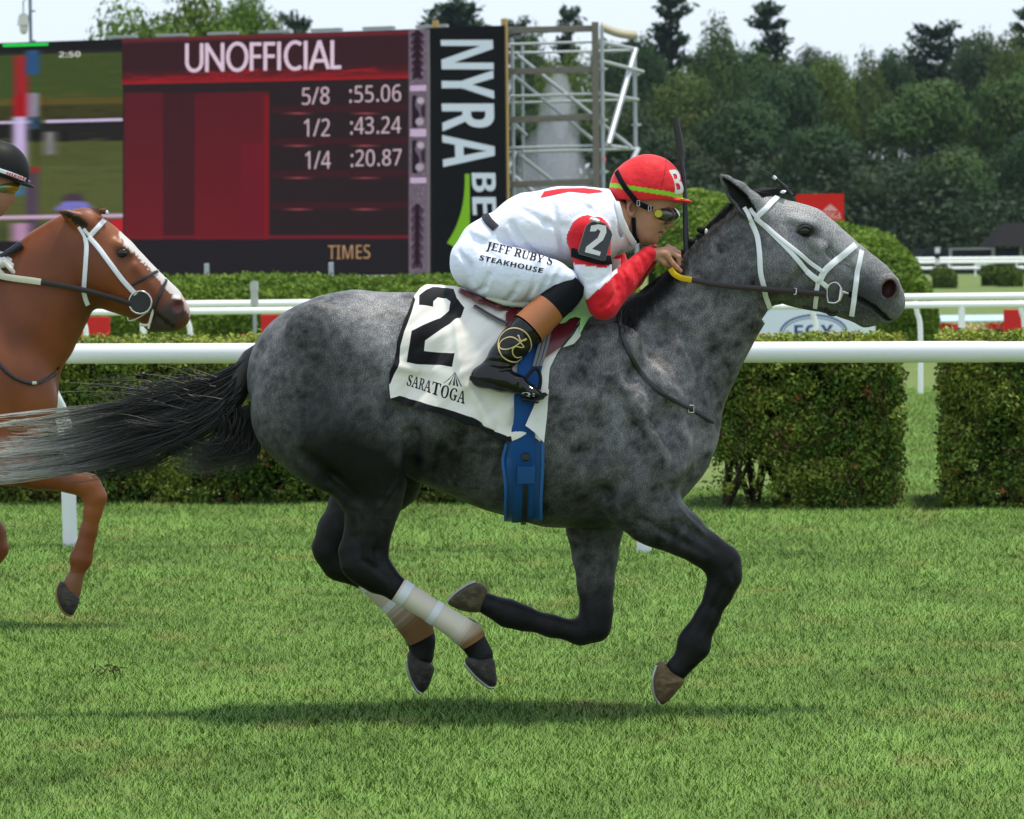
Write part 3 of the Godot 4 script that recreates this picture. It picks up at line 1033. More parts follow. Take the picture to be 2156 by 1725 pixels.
func far_field() -> void:
	# pond, flower bed, small bushes, rails, pavilion and signs at the right
	var water := mat("pond_water", lin(0.45, 0.66, 0.82), 0.3)
	var p := MB.new()
	var c := [at_depth(1950, 676, 1), at_depth(2130, 676, 1)]
	var g := func(x: float, y: float) -> Vector3:
		var r := ray(x, y)
		return EYE + r * (-EYE.y / r.y)
	p.quad(g.call(1900, 678) + Vector3(0, 0.004, 0), g.call(2128, 675) + Vector3(0, 0.004, 0), g.call(2122, 663) + Vector3(0, 0.004, 0), g.call(1900, 665) + Vector3(0, 0.004, 0))
	ground_piece("pond", p.mesh(), water)
	for q in [["red bedding flowers in a low strip beyond the right-hand hedge", 1925, 2030, 62.0, Color(0.50, 0.02, 0.03)], ["cream bedding flowers in a low strip right of red ones", 2030, 2076, 62.5, Color(0.6, 0.52, 0.25)], ["red bedding flowers at the foot of the red board on the right edge", 2076, 2170, 63.0, Color(0.46, 0.03, 0.03)]]:
		var spots := []
		var tints := []
		for k in 420:
			var x := rnd(q[1], q[2])
			var at := on_ground(x, q[3] + rnd(-1.5, 1.5))
			at.y = rnd(0.0, 0.08)
			spots.append(Transform3D(Basis.from_euler(Vector3(rnd(0, TAU), rnd(0, TAU), 0)).scaled(Vector3.ONE * rnd(0.8, 1.5)), at))
			var k2: Color = Color(0.06, 0.10, 0.02) if at.y < 0.035 else q[4] * rnd(0.7, 1.2)
			tints.append(Color(k2.r, k2.g, k2.b))
		var f := scatter("flower_bed", leaf_spray(6, 0.06, 0.035), mat("petal", Color.WHITE, 0.7, 0.0, true), spots, tints)
		tag(f, q[0], "flowers", "", "stuff")
	# panel with an oval emblem
	var a := at_depth(1588, 648, 44.0)
	var e := at_depth(1842, 700, 44.0)
	var w := e.x - a.x
	var hgt := a.y - e.y
	var pr := Print.new(508, 240, rgb8(228, 236, 246))
	var navy := rgb8(52, 74, 130)
	for k in 2:
		var ring := []
		for i in 41:
			var an := TAU * i / 40.0
			ring.append(Vector2(250, 108) + Vector2(cos(an) * (140 - k * 12), sin(an) * (74 - k * 12)))
		pr.stroke(ring, 8.0 - k * 4.0, navy)
	pr.text("FOX", Vector2(168, 132), Vector2(166, 0), Vector2(0, -58), navy, "Droid Sans", true)
	var pm := mat("white_panel", Color.WHITE, 0.5)
	pm.albedo_texture = pr.done()
	var panel := thing("sponsor_panel", "white panel with a blue oval emblem reading FOX beneath the grey horse's jaw", "sign", Vector3(a.x, 0, a.z))
	var f := MB.new()
	var low := e.y - hgt * 1.2
	f.quad(Vector3(0, low, 0.031), Vector3(w, low, 0.031), Vector3(w, a.y, 0.031), Vector3(0, a.y, 0.031))
	put("face", f.mesh(), pm, panel)
	var bk := MB.new()
	bk.box(Vector3(w * 0.5, (low + a.y) * 0.5, 0), Vector3(w + 0.02, a.y - low + 0.02, 0.05), Basis.IDENTITY, 0.005)
	put("board", bk.mesh(), mat("panel_back", lin(0.7, 0.72, 0.74), 0.5), panel)
	for x in [0.2, w - 0.2]:
		var leg := MB.new()
		leg.box(Vector3(x, low * 0.5, -0.05), Vector3(0.05, low, 0.05))
		put("leg", leg.mesh(), mat("panel_leg", lin(0.3, 0.3, 0.3), 0.5), panel)
	# red sign with an umbrella
	var ra := at_depth(1676, 409, 55.0)
	var re := at_depth(1777, 483, 55.0)
	var pr2 := Print.new(404, 296, rgb8(226, 46, 40))
	var pale := rgb8(244, 206, 200)
	for k in 7:
		var t := (k - 3) / 3.0
		pr2.poly(PackedVector2Array([Vector2(288, 84), Vector2(288 + t * 60 - 7, 142 - 0 * absf(t)), Vector2(288 + t * 60 + 7, 142)]), pale)
	pr2.text("SARATOGA", Vector2(96, 208), Vector2(284, 0), Vector2(0, -56), pale, "Droid Serif", true)
	var rm := mat("red_sign_print", Color.WHITE, 0.6)
	rm.albedo_texture = pr2.done()
	var sign := thing("red_sign", "square red sign with a white umbrella and the word SARATOGA above the hedge", "sign", Vector3((ra.x + re.x) * 0.5, 0, ra.z))
	var sf := MB.new()
	var hw := (re.x - ra.x) * 0.5
	sf.quad(Vector3(-hw, re.y, 0.06), Vector3(hw, re.y, 0.06), Vector3(hw, ra.y, 0.06), Vector3(-hw, ra.y, 0.06))
	put("face", sf.mesh(), rm, sign)
	var sb := MB.new()
	sb.box(Vector3(0, (ra.y + re.y) * 0.5, 0.028), Vector3(hw * 2, ra.y - re.y, 0.06))
	put("board", sb.mesh(), mat("red_sign_back", rgb8(170, 30, 30), 0.6), sign)
	for x in [-hw + 0.08, hw - 0.08]:
		var leg := MB.new()
		leg.box(Vector3(x, re.y * 0.5, -0.03), Vector3(0.06, re.y, 0.05))
		put("leg", leg.mesh(), mat("panel_leg", Color.WHITE), sign)
	# distant rails, bushes, marker post
	for q in [[546.0, 543.5, 150.0, 0.075, "white far-side rail, upper line beyond the bushes at right"], [553.0, 550.5, 143.0, 0.06, "white far-side rail, middle line beyond the bushes at right"], [565.5, 563.0, 127.0, 0.05, "white far-side rail, lowest line just behind the bushes at right"]]:
		var s0 := at_depth(1900, q[0], q[2])
		var s1 := at_depth(2260, q[1], q[2])
		var rail := thing("far_track_rail", q[4], "rail", Vector3(s0.x, 0, s0.z))
		var b := MB.new()
		b.tube([Vector3(0, s0.y, 0), Vector3(s1.x - s0.x, s1.y, s1.z - s0.z)], [q[3]], 8)
		put("rail_tube", b.mesh(), mat("far_rail_paint", Color.WHITE), rail)
		for k in 5:
			var u := MB.new()
			var x := (s1.x - s0.x) * (k + 0.35) / 5.0
			u.tube([Vector3(x, 0, 0), Vector3(x, s0.y, 0)], [0.04], 6)
			put("post", u.mesh(), mat("far_rail_paint", Color.WHITE), rail)
	var hi := Color(0.10, 0.15, 0.025)
	var lo := Color(0.04, 0.07, 0.012)
	for q in [["small clipped bush beyond the rails, leftmost of three at right", 1972, 2008, 570.0, 608.0], ["small clipped bush beyond the rails, middle of three at right", 2076, 2112, 566.0, 604.0], ["small clipped bush beyond the rails, rightmost of three at right", 2111, 2148, 566.0, 606.0]]:
		var y0: float = q[3]
		dome_hedge("clipped_bush", q[0], PackedVector2Array([Vector2(q[1], y0 + 8), Vector2(q[1] + 3, y0 + 1), Vector2((q[1] + q[2]) * 0.5, y0 - 1), Vector2(q[2] - 3, y0 + 1), Vector2(q[2], y0 + 8)]), EYE.y * FOCAL / (q[4] - 509.0), 1.4, 900, 0.06, hi, lo, "clipped bushes in the infield")
	var mp := at_depth(1974, 521, 140.0)
	var pole := thing("marker_post", "black and white banded marker post at the far rail on the right", "post", Vector3(mp.x, 0, mp.z))
	var yy := 0.0
	for k in 6:
		var b := MB.new()
		var hh := mp.y / 6.0
		b.tube([Vector3(0, yy, 0), Vector3(0, yy + hh, 0)], [0.10], 10)
		put("band", b.mesh(), mat("band_white", lin(0.75, 0.75, 0.75), 0.5) if k % 2 else mat("band_black", lin(0.02, 0.02, 0.02), 0.5), pole)
		yy += hh
	var house := on_ground(2085, 172.0)
	var pv := thing("dark_pavilion", "dark open pavilion with a sloping grey roof at the wood's edge, right", "building", house)
	var k := 172.0 / FOCAL
	var dark := mat("pavilion_dark", lin(0.02, 0.024, 0.032), 0.9)
	var bb := MB.new()
	bb.box(Vector3(0.5, 0.62, -3.0), Vector3(7.4, 1.24, 5.0))
	put("wall", bb.mesh(), dark, pv)
	var rf := MB.new()
	var e0 := [Vector3(-0.1 + 0.3, 1.35, 0.2), Vector3(3.9, 1.35, 0.2), Vector3(3.9, 1.35, -6.0), Vector3(0.2, 1.35, -6.0)]
	var r0 := Vector3(1.0, 2.5, -2.6)
	var r1 := Vector3(2.4, 2.5, -2.6)
	rf.quad(e0[0], e0[1], r1, r0); rf.facet(e0[1], e0[2], r1); rf.quad(e0[2], e0[3], r0, r1); rf.facet(e0[3], e0[0], r0)
	put("roof", rf.mesh(), mat("pavilion_roof", lin(0.013, 0.0125, 0.0125), 0.95), pv)
	for q in [[-1.9, 0.0], [0.22, 0.0], [1.6, 0.0], [3.4, 0.0]]:
		var b := MB.new()
		b.box(Vector3(q[0], 0.62, -0.44), Vector3(0.16, 1.24, 0.1))
		put("post", b.mesh(), mat("pavilion_post", lin(0.28, 0.28, 0.27), 0.6), pv)
	var beam := MB.new()
	beam.box(Vector3(-0.84, 1.24, -0.42), Vector3(2.3, 0.1, 0.14))
	put("beam", beam.mesh(), mat("pavilion_post", Color.WHITE), pv)
	var bench := thing("white_gate", "small white slatted gate before the dark pavilion", "gate", on_ground(2071, 160.0))
	for y in [0.35, 0.55, 0.78]:
		var b := MB.new()
		b.box(Vector3(0, y, 0), Vector3(0.75, 0.09, 0.05))
		put("slat", b.mesh(), mat("far_rail_paint", Color.WHITE), bench)
	for x in [-0.36, 0.36]:
		var b := MB.new()
		b.box(Vector3(x, 0.42, -0.06), Vector3(0.07, 0.84, 0.06))
		put("post", b.mesh(), mat("far_rail_paint", Color.WHITE), bench)
# ---- trees
func broad_crown(seed_: int, lobes: int, tall: float) -> ArrayMesh:
	rng.seed = seed_
	var b := MB.new()
	for k in lobes:
		var d := any_dir()
		d.y = absf(d.y) * 1.0 - 0.42
		var f := pow(rng.randf(), 0.45)
		var at := Vector3(d.x * 0.72, d.y * 0.72 * tall + 0.1, d.z * 0.72) * f
		var narrow := 1.0 - 0.38 * clampf(at.y / tall, 0.0, 1.0)
		at.x *= narrow; at.z *= narrow
		var r := rnd(0.22, 0.40)
		var tone := rnd(0.62, 1.3)
		var warm := rnd(0.85, 1.3)
		for j in 330:
			var o := any_dir()
			if o.y < -0.5 and rng.randf() < 0.6: o.y = -o.y
			var p := at + o * r * Vector3(1.15, 0.8, 1.15) * pow(rng.randf(), 0.28)
			p += any_dir() * 0.03
			var nn := (o + any_dir() * 0.7 + Vector3(0, 0.35, 0)).normalized()
			var x := nn.cross(any_dir()).normalized() * rnd(0.018, 0.040)
			var y := nn.cross(x).normalized() * rnd(0.016, 0.030)
			var s := tone * rnd(0.75, 1.25)
			b.col = Color(s * warm, s, s * rnd(0.7, 1.0))
			var i := b.vert(p - x, nn); b.vert(p + y * 0.8 + x * 0.2, nn); b.vert(p + x, nn); b.vert(p - y, nn)
			b.tri(i, i + 1, i + 2); b.tri(i, i + 2, i + 3)
	return b.mesh()

func pine_crown(seed_: int, ragged: float) -> ArrayMesh:
	# height 1, half-width about 0.25; tiers of drooping then lifting boughs with gaps between
	rng.seed = seed_
	var b := MB.new()
	var y := 0.12
	while y < 0.985:
		var reach := (0.07 + 0.26 * pow(1.0 - y, 0.6)) * rnd(0.7, 1.2)
		var boughs := 5 + rng.randi() % 3
		var turn := rnd(0, TAU)
		for k in boughs:
			if rng.randf() < ragged: continue
			var a := turn + TAU * k / boughs + rnd(-0.35, 0.35)
			var out := Vector3(cos(a), rnd(-0.05, 0.28), sin(a))
			var length := reach * rnd(0.6, 1.2)
			var tone := rnd(0.65, 1.25)
			for j in 84:
				var f := pow(rng.randf(), 0.7)
				var p := Vector3(0, y, 0) + out * length * f + any_dir() * Vector3(0.035, 0.013, 0.035) * (0.4 + f * 0.8)
				p.y += 0.03 * f * f
				var nn := (Vector3.UP + any_dir() * 0.8).normalized()
				var x := (out + any_dir() * 0.8).normalized() * rnd(0.012, 0.026)
				var z := nn.cross(x).normalized() * rnd(0.006, 0.012)
				var s := tone * rnd(0.75, 1.25)
				b.col = Color(s * 0.95, s, s * 1.1)
				var i := b.vert(p - x, nn); b.vert(p + z, nn); b.vert(p + x, nn); b.vert(p - z, nn)
				b.tri(i, i + 1, i + 2); b.tri(i, i + 2, i + 3)
		y += rnd(0.035, 0.06)
	return b.mesh()

func plant_tree(called: String, label: String, kind: int, x: float, top: float, half: float, d: float, tone: int, group: String) -> void:
	var foot := on_ground(x, d)
	if kind < 4 and d > 200.0: top -= 20.0
	var h := at_depth(x, top, d).y
	var r := half * d / FOCAL
	var t := thing(called, label, "tree", foot, group)
	t.rotation.y = rnd(0, TAU)
	var tones := [Color(0.056, 0.108, 0.026), Color(0.034, 0.076, 0.025), Color(0.100, 0.160, 0.024), Color(0.042, 0.072, 0.030), Color(0.10, 0.175, 0.022), Color(0.030, 0.066, 0.028), Color(0.076, 0.125, 0.026)]
	var c: Color = tones[tone]
	var leaf := mat("leaf_tone_%d" % tone, lin(c.r, c.g, c.b), 0.6, 0.0, true)
	leaf.backlight_enabled = true
	leaf.backlight = Color(0.25, 0.32, 0.12)
	var trunk := MB.new()
	var crown: MeshInstance3D
	if kind < 4:
		trunk.tube([Vector3.ZERO, Vector3(0.05 * r, h * 0.4, 0), Vector3(-0.04 * r, h * 0.75, 0.03 * r)], [0.035 * h, 0.024 * h, 0.008 * h], 7, false)
		for k in 5:
			var a := TAU * k / 5.0
			trunk.tube([Vector3(0, h * (0.28 + 0.07 * k), 0), Vector3(cos(a) * r * 0.6, h * (0.5 + 0.07 * k), sin(a) * r * 0.6)], [0.012 * h, 0.004 * h], 5, false)
		crown = put("crown", mats["broad"][kind], leaf, t)
		var tall: float = [1.0, 1.25, 0.8, 1.45][kind]
		var sy := h * 0.54 / (tall * 0.75 + 0.3)
		var bb: AABB = mats["broad"][kind].get_aabb()
		crown.scale = Vector3(r / 0.82, sy, r / 0.82)
		crown.position.y = h - sy * bb.end.y * 0.84
		if kind != 2:
			var skirt := put("lower_crown", mats["broad"][(kind + 1) % 4], leaf, t)
			skirt.scale = Vector3(r / 0.85, h * 0.42, r / 0.85)
			skirt.position.y = h * 0.26
			skirt.rotation.y = 2.0
	else:
		trunk.tube([Vector3.ZERO, Vector3(0, h * 0.98, 0)], [0.016 * h, 0.002 * h], 6, false)
		crown = put("crown", mats["pine"][kind - 4], leaf, t)
		crown.scale = Vector3(r / 0.17, h, r / 0.17)
	put("trunk", trunk.mesh(), mat("bark", lin(0.05, 0.042, 0.034), 0.95), t)

func woodland() -> void:
	mats["broad"] = [broad_crown(11, 34, 1.0), broad_crown(12, 36, 1.25), broad_crown(13, 30, 0.8), broad_crown(14, 38, 1.45)]
	mats["pine"] = [pine_crown(21, 0.12), pine_crown(22, 0.28), pine_crown(23, 0.2)]
	rng.seed = 500
	var g := "trees of the wood beyond the course"
	var rows := [
		["pine_tree", "tallest dark pine on the skyline, right of the scaffold", 5, 1420, 0, 62, 300, 5],
		["pine_tree", "lone ragged pine on the skyline above the grey horse's ears", 5, 1622, 22, 58, 315, 5],
		["pine_tree", "broad dark pine on the skyline, upper right of the red sign", 6, 1976, 50, 72, 305, 5],
		["pine_tree", "pine cut off by the right edge of the picture", 5, 2166, 30, 50, 300, 5],
		["pine_tree", "pine top showing over the black banner", 4, 962, 20, 76, 300, 5],
		["pine_tree", "small pine crown on the skyline over the middle of the screen", 6, 625, 30, 40, 300, 5],
		["pine_tree", "pine behind the scaffold's top board, right of its middle", 5, 1203, 30, 42, 310, 5],
		["pine_tree", "pine just right of the banner top, behind the scaffold", 6, 1096, 40, 38, 310, 5],
		["pine_tree", "short pine between the scaffold's right-hand posts", 4, 1330, 100, 36, 320, 5],
		["broadleaf_tree", "dark leafy tree below the tallest pine, right of the scaffold", 1, 1372, 112, 60, 290, 1],
		["broadleaf_tree", "leafy tree with a rounded top right of the tallest pine", 0, 1506, 72, 76, 295, 0],
		["broadleaf_tree", "yellow-green tree right of the scaffold posts at mid height", 1, 1440, 180, 80, 255, 6],
		["broadleaf_tree", "broad tree under the lone ragged pine", 2, 1630, 128, 92, 300, 0],
		["broadleaf_tree", "tall dark tree behind the grey horse's forehead", 3, 1655, 172, 92, 262, 1],
		["broadleaf_tree", "bright yellow-green tree left of the skyline dip", 1, 1752, 150, 58, 275, 2],
		["broadleaf_tree", "bright green tree in the skyline dip above the red sign", 0, 1822, 140, 60, 290, 6],
		["broadleaf_tree", "dark tree at the right of the skyline dip", 1, 1884, 138, 62, 292, 1],
		["broadleaf_tree", "large round-topped tree in front of the wood, right of the red sign", 3, 1948, 200, 112, 240, 0],
		["broadleaf_tree", "greyish dark tree right of the broad skyline pine", 1, 2050, 108, 78, 285, 3],
		["broadleaf_tree", "green tree at the right edge below the cut-off pine", 0, 2128, 96, 66, 280, 6],
		["broadleaf_tree", "big leafy tree low at the right edge above the pavilion", 1, 2124, 188, 92, 245, 0],
		["broadleaf_tree", "low spreading tree left of the pavilion", 2, 2010, 330, 92, 215, 0],
		["broadleaf_tree", "low dark tree directly behind the red sign", 1, 1726, 290, 92, 225, 1],
		["broadleaf_tree", "mid-height dark tree between jockey's cap and horse's ears", 3, 1560, 240, 96, 235, 1],
		["broadleaf_tree", "dark tree behind the jockey's cap", 1, 1420, 300, 92, 225, 3],
		["broadleaf_tree", "low bushy tree above the rounded hedge's right end", 2, 1860, 360, 92, 212, 3],
		["broadleaf_tree", "low dark tree at the far right behind the pavilion", 1, 2180, 300, 86, 222, 1],
		["broadleaf_tree", "leafy tree behind the left half of the scaffold", 0, 1130, 95, 62, 285, 0],
		["broadleaf_tree", "yellow-green tree behind the scaffold's upper middle", 2, 1190, 130, 72, 262, 2],
		["broadleaf_tree", "dark tree behind the scaffold's right-hand posts", 1, 1290, 118, 62, 275, 1],
		["broadleaf_tree", "mid-green tree low behind the fountain plume", 3, 1215, 230, 92, 235, 0],
		["broadleaf_tree", "dark tree low between banner and fountain plume", 1, 1095, 250, 82, 240, 1],
		["broadleaf_tree", "dark tree low behind the scaffold's right side", 1, 1325, 235, 82, 238, 3],
		["broadleaf_tree", "bright leafy crown rising over the screen, left and lowest of three", 2, 320, 14, 135, 170, 4],
		["broadleaf_tree", "bright leafy crown over the screen, tallest of three", 0, 432, -16, 118, 175, 4],
		["broadleaf_tree", "bright leafy crown over the screen, rightmost of three", 1, 534, 2, 84, 180, 4],
		["broadleaf_tree", "dark tree filling the wood behind the ragged pine's foot", 1, 1580, 140, 72, 335, 1],
		["broadleaf_tree", "tree filling the wood behind the broad skyline pine's foot", 0, 1940, 128, 92, 335, 3],
		["broadleaf_tree", "dark tree far behind the bright yellow-green one", 1, 1708, 132, 72, 335, 3],
		["broadleaf_tree", "tree far behind at the right, between two skyline pines", 0, 2085, 100, 72, 335, 6],
	]
	for q in rows:
		plant_tree(q[0], q[1], q[2], q[3], q[4], q[5], q[6], q[7], g)
	# undergrowth that closes the foot of the wood
	var spots := []
	var tints := []
	for k in 2600:
		var x := rnd(880, 2320)
		var d := rnd(205, 330)
		var p := on_ground(x, d)
		p.y = rnd(0.0, 6.5) * rng.randf() + rnd(0.0, 1.0) * (d - 205.0) * 0.03
		spots.append(Transform3D(Basis.from_euler(Vector3(rnd(-0.5, 0.5), rnd(0, TAU), rnd(-0.5, 0.5))).scaled(Vector3.ONE * rnd(0.8, 1.8)), p))
		var s := rnd(0.6, 1.2)
		tints.append(Color(0.030 * s, 0.055 * s, 0.022 * s))
	var u := scatter("undergrowth", leaf_spray(120, 1.7, 0.17), mat("hedge_leaf", Color.WHITE, 0.5, 0.0, true), spots, tints)
	tag(u, "dark undergrowth filling the foot of the wood", "undergrowth", "", "stuff")
# ---- bodies: a distance field of tapered bones, joined smoothly and meshed as surface nets
class Field:
	var o: Vector3
	var h: float
	var nx: int
	var ny: int
	var nz: int
	var d := PackedFloat32Array()
	var id := PackedByteArray()
	func _init(lo: Vector3, hi: Vector3, cell: float) -> void:
		o = lo; h = cell
		nx = int(ceil((hi.x - lo.x) / h)) + 1
		ny = int(ceil((hi.y - lo.y) / h)) + 1
		nz = int(ceil((hi.z - lo.z) / h)) + 1
		d.resize(nx * ny * nz); d.fill(1.0)
		id.resize(nx * ny * nz)
	# a bone that lies in the plane of the picture: a, b centres; ra, rb half heights across it; wa, wb half widths in depth
	func bone(a: Vector3, b: Vector3, ra: float, rb: float, wa: float, wb: float, k := 0.02, mark := 0, cut := false, square := 2.0) -> void:
		var big := maxf(maxf(ra, rb), 0.0) + k + 3.0 * h
		var bz := maxf(wa, wb) + k + 3.0 * h
		var i0 := maxi(0, int((minf(a.x, b.x) - big - o.x) / h))
		var i1 := mini(nx - 1, int((maxf(a.x, b.x) + big - o.x) / h) + 1)
		var j0 := maxi(0, int((minf(a.y, b.y) - big - o.y) / h))
		var j1 := mini(ny - 1, int((maxf(a.y, b.y) + big - o.y) / h) + 1)
		var l0 := maxi(0, int((minf(a.z, b.z) - bz - o.z) / h))
		var l1 := mini(nz - 1, int((maxf(a.z, b.z) + bz - o.z) / h) + 1)
		var ex := b.x - a.x
		var ey := b.y - a.y
		var len2 := ex * ex + ey * ey
		for i in range(i0, i1 + 1):
			var x := o.x + i * h
			for j in range(j0, j1 + 1):
				var y := o.y + j * h
				var t := 0.0
				if len2 > 1e-9:
					t = clampf(((x - a.x) * ex + (y - a.y) * ey) / len2, 0.0, 1.0)
				var px := x - a.x - ex * t
				var py := y - a.y - ey * t
				var q := px * px + py * py
				var r := ra + (rb - ra) * t
				if q > (r + k + 3.0 * h) * (r + k + 3.0 * h):
					continue
				var w := wa + (wb - wa) * t
				var zc := a.z + (b.z - a.z) * t
				var s := r / w
				var f := minf(1.0, w / r)
				var at := (i * ny + j) * nz
				for l in range(l0, l1 + 1):
					var zz := (o.z + l * h - zc) * s
					var e: float
					if square == 2.0:
						e = (sqrt(q + zz * zz) - r) * f
					else:
						e = (pow(pow(q, square * 0.5) + pow(absf(zz), square), 1.0 / square) - r) * f
					var c := d[at + l]
					if cut:
						var hh := maxf(k - absf(c + e), 0.0) / k
						d[at + l] = maxf(c, -e) + hh * hh * k * 0.25
						if -e > c: id[at + l] = mark
					else:
						var hh := maxf(k - absf(c - e), 0.0) / k
						if e < c:
							id[at + l] = mark
							c = e
							d[at + l] = e - hh * hh * k * 0.25
						else:
							d[at + l] = c - hh * hh * k * 0.25
	# a round tapered bone in any direction
	func limb(a: Vector3, b: Vector3, ra: float, rb: float, k := 0.01, mark := 0, cut := false) -> void:
		var big := maxf(ra, rb) + k + 3.0 * h
		var i0 := maxi(0, int((minf(a.x, b.x) - big - o.x) / h))
		var i1 := mini(nx - 1, int((maxf(a.x, b.x) + big - o.x) / h) + 1)
		var j0 := maxi(0, int((minf(a.y, b.y) - big - o.y) / h))
		var j1 := mini(ny - 1, int((maxf(a.y, b.y) + big - o.y) / h) + 1)
		var l0 := maxi(0, int((minf(a.z, b.z) - big - o.z) / h))
		var l1 := mini(nz - 1, int((maxf(a.z, b.z) + big - o.z) / h) + 1)
		var e := b - a
		var len2 := maxf(e.length_squared(), 1e-9)
		for i in range(i0, i1 + 1):
			for j in range(j0, j1 + 1):
				var at := (i * ny + j) * nz
				for l in range(l0, l1 + 1):
					var p := o + Vector3(i, j, l) * h - a
					var t := clampf(p.dot(e) / len2, 0.0, 1.0)
					var v := (p - e * t).length() - (ra + (rb - ra) * t)
					var c := d[at + l]
					if cut:
						var hh := maxf(k - absf(c + v), 0.0) / k
						d[at + l] = maxf(c, -v) + hh * hh * k * 0.25
						if -v > c: id[at + l] = mark
					else:
						var hh := maxf(k - absf(c - v), 0.0) / k
						if v < c:
							id[at + l] = mark
							d[at + l] = v - hh * hh * k * 0.25
						else:
							d[at + l] = c - hh * hh * k * 0.25
	# an ellipsoid turned by a basis
	func egg(c0: Vector3, r: Vector3, basis := Basis.IDENTITY, k := 0.01, mark := 0, cut := false) -> void:
		var big := maxf(r.x, maxf(r.y, r.z)) + k + 3.0 * h
		var lo := ((c0 - Vector3.ONE * big - o) / h).floor().clamp(Vector3.ZERO, Vector3(nx - 1, ny - 1, nz - 1))
		var hi := ((c0 + Vector3.ONE * big - o) / h).ceil().clamp(Vector3.ZERO, Vector3(nx - 1, ny - 1, nz - 1))
		var inv := basis.transposed()
		var small := minf(r.x, minf(r.y, r.z))
		for i in range(int(lo.x), int(hi.x) + 1):
			for j in range(int(lo.y), int(hi.y) + 1):
				var at := (i * ny + j) * nz
				for l in range(int(lo.z), int(hi.z) + 1):
					var p := inv * (o + Vector3(i, j, l) * h - c0)
					var q := p / r
					var g := (q / r).length()
					var ql := q.length()
					var v := ql * (ql - 1.0) / g if g > 1e-6 else -small
					var c := d[at + l]
					if cut:
						var hh := maxf(k - absf(c + v), 0.0) / k
						d[at + l] = maxf(c, -v) + hh * hh * k * 0.25
						if -v > c: id[at + l] = mark
					else:
						var hh := maxf(k - absf(c - v), 0.0) / k
						if v < c:
							id[at + l] = mark
							d[at + l] = v - hh * hh * k * 0.25
						else:
							d[at + l] = c - hh * hh * k * 0.25
	# keep only the side of a plane towards n
	func clip(p0: Vector3, n: Vector3) -> void:
		for i in nx:
			for j in ny:
				var at := (i * ny + j) * nz
				for l in nz:
					var v := -(o + Vector3(i, j, l) * h - p0).dot(n)
					if v > d[at + l]:
						d[at + l] = v
	func value(p: Vector3) -> float:
		var q := (p - o) / h
		var i := clampi(int(q.x), 0, nx - 2)
		var j := clampi(int(q.y), 0, ny - 2)
		var l := clampi(int(q.z), 0, nz - 2)
		var f := q - Vector3(i, j, l)
		var at := (i * ny + j) * nz + l
		var sx := ny * nz
		var a := lerpf(d[at], d[at + 1], f.z)
		var b := lerpf(d[at + nz], d[at + nz + 1], f.z)
		var c := lerpf(d[at + sx], d[at + sx + 1], f.z)
		var e := lerpf(d[at + sx + nz], d[at + sx + nz + 1], f.z)
		return lerpf(lerpf(a, b, f.y), lerpf(c, e, f.y), f.x)
	func normal(p: Vector3) -> Vector3:
		var e := h * 0.75
		var g := Vector3(value(p + Vector3(e, 0, 0)) - value(p - Vector3(e, 0, 0)), value(p + Vector3(0, e, 0)) - value(p - Vector3(0, e, 0)), value(p + Vector3(0, 0, e)) - value(p - Vector3(0, 0, e)))
		return g.normalized() if g.length_squared() > 1e-14 else Vector3.UP
	# where the surface lies along a line in depth, seen from +z (or from -z)
	func front(x: float, y: float, near := true) -> float:
		var l := nz - 2 if near else 1
		var step := -1 if near else 1
		while l > 0 and l < nz - 1:
			var z := o.z + l * h
			if value(Vector3(x, y, z)) < 0.0:
				var z1 := z - step * h
				var v0 := value(Vector3(x, y, z))
				var v1 := value(Vector3(x, y, z1))
				return lerpf(z, z1, v0 / (v0 - v1))
			l += step
		return NAN
	func smooth(times: int, amount := 0.5) -> void:
		for k in times:
			var s := d.duplicate()
			var sx := ny * nz
			for i in range(1, nx - 1):
				for j in range(1, ny - 1):
					var at := (i * ny + j) * nz
					for l in range(1, nz - 1):
						var q := at + l
						if absf(s[q]) < 4.0 * h:
							d[q] = lerpf(s[q], (s[q - 1] + s[q + 1] + s[q - nz] + s[q + nz] + s[q - sx] + s[q + sx]) / 6.0, amount)
	# add to a builder; paint(position, normal, mark) gives each vertex its colour; keep(position) may leave faces out
	func build(b: MB, paint: Callable, keep = null) -> void:
		var sx := ny * nz
		var where := {}
		for i in nx - 1:
			for j in ny - 1:
				var at := (i * ny + j) * nz
				for l in nz - 1:
					var q := at + l
					var v0 := d[q]
					if v0 > 2.0 * h or v0 < -2.0 * h:
						continue
					var c := [v0, d[q + 1], d[q + nz], d[q + nz + 1], d[q + sx], d[q + sx + 1], d[q + sx + nz], d[q + sx + nz + 1]]
					var inside := 0
					for k in 8:
						if c[k] < 0.0: inside += 1
					if inside == 0 or inside == 8:
						continue
					var sum := Vector3.ZERO
					var n := 0
					for e in [[0, 1], [2, 3], [4, 5], [6, 7], [0, 2], [1, 3], [4, 6], [5, 7], [0, 4], [1, 5], [2, 6], [3, 7]]:
						var a0: float = c[e[0]]
						var a1: float = c[e[1]]
						if (a0 < 0.0) != (a1 < 0.0):
							var t := a0 / (a0 - a1)
							var k0: int = e[0]
							var k1: int = e[1]
							sum += Vector3(k0 >> 2, (k0 >> 1) & 1, k0 & 1).lerp(Vector3(k1 >> 2, (k1 >> 1) & 1, k1 & 1), t)
							n += 1
					var p := o + (Vector3(i, j, l) + sum / n) * h
					var nn := normal(p)
					b.col = paint.call(p, nn, id[q])
					where[q] = b.vert(p, nn)
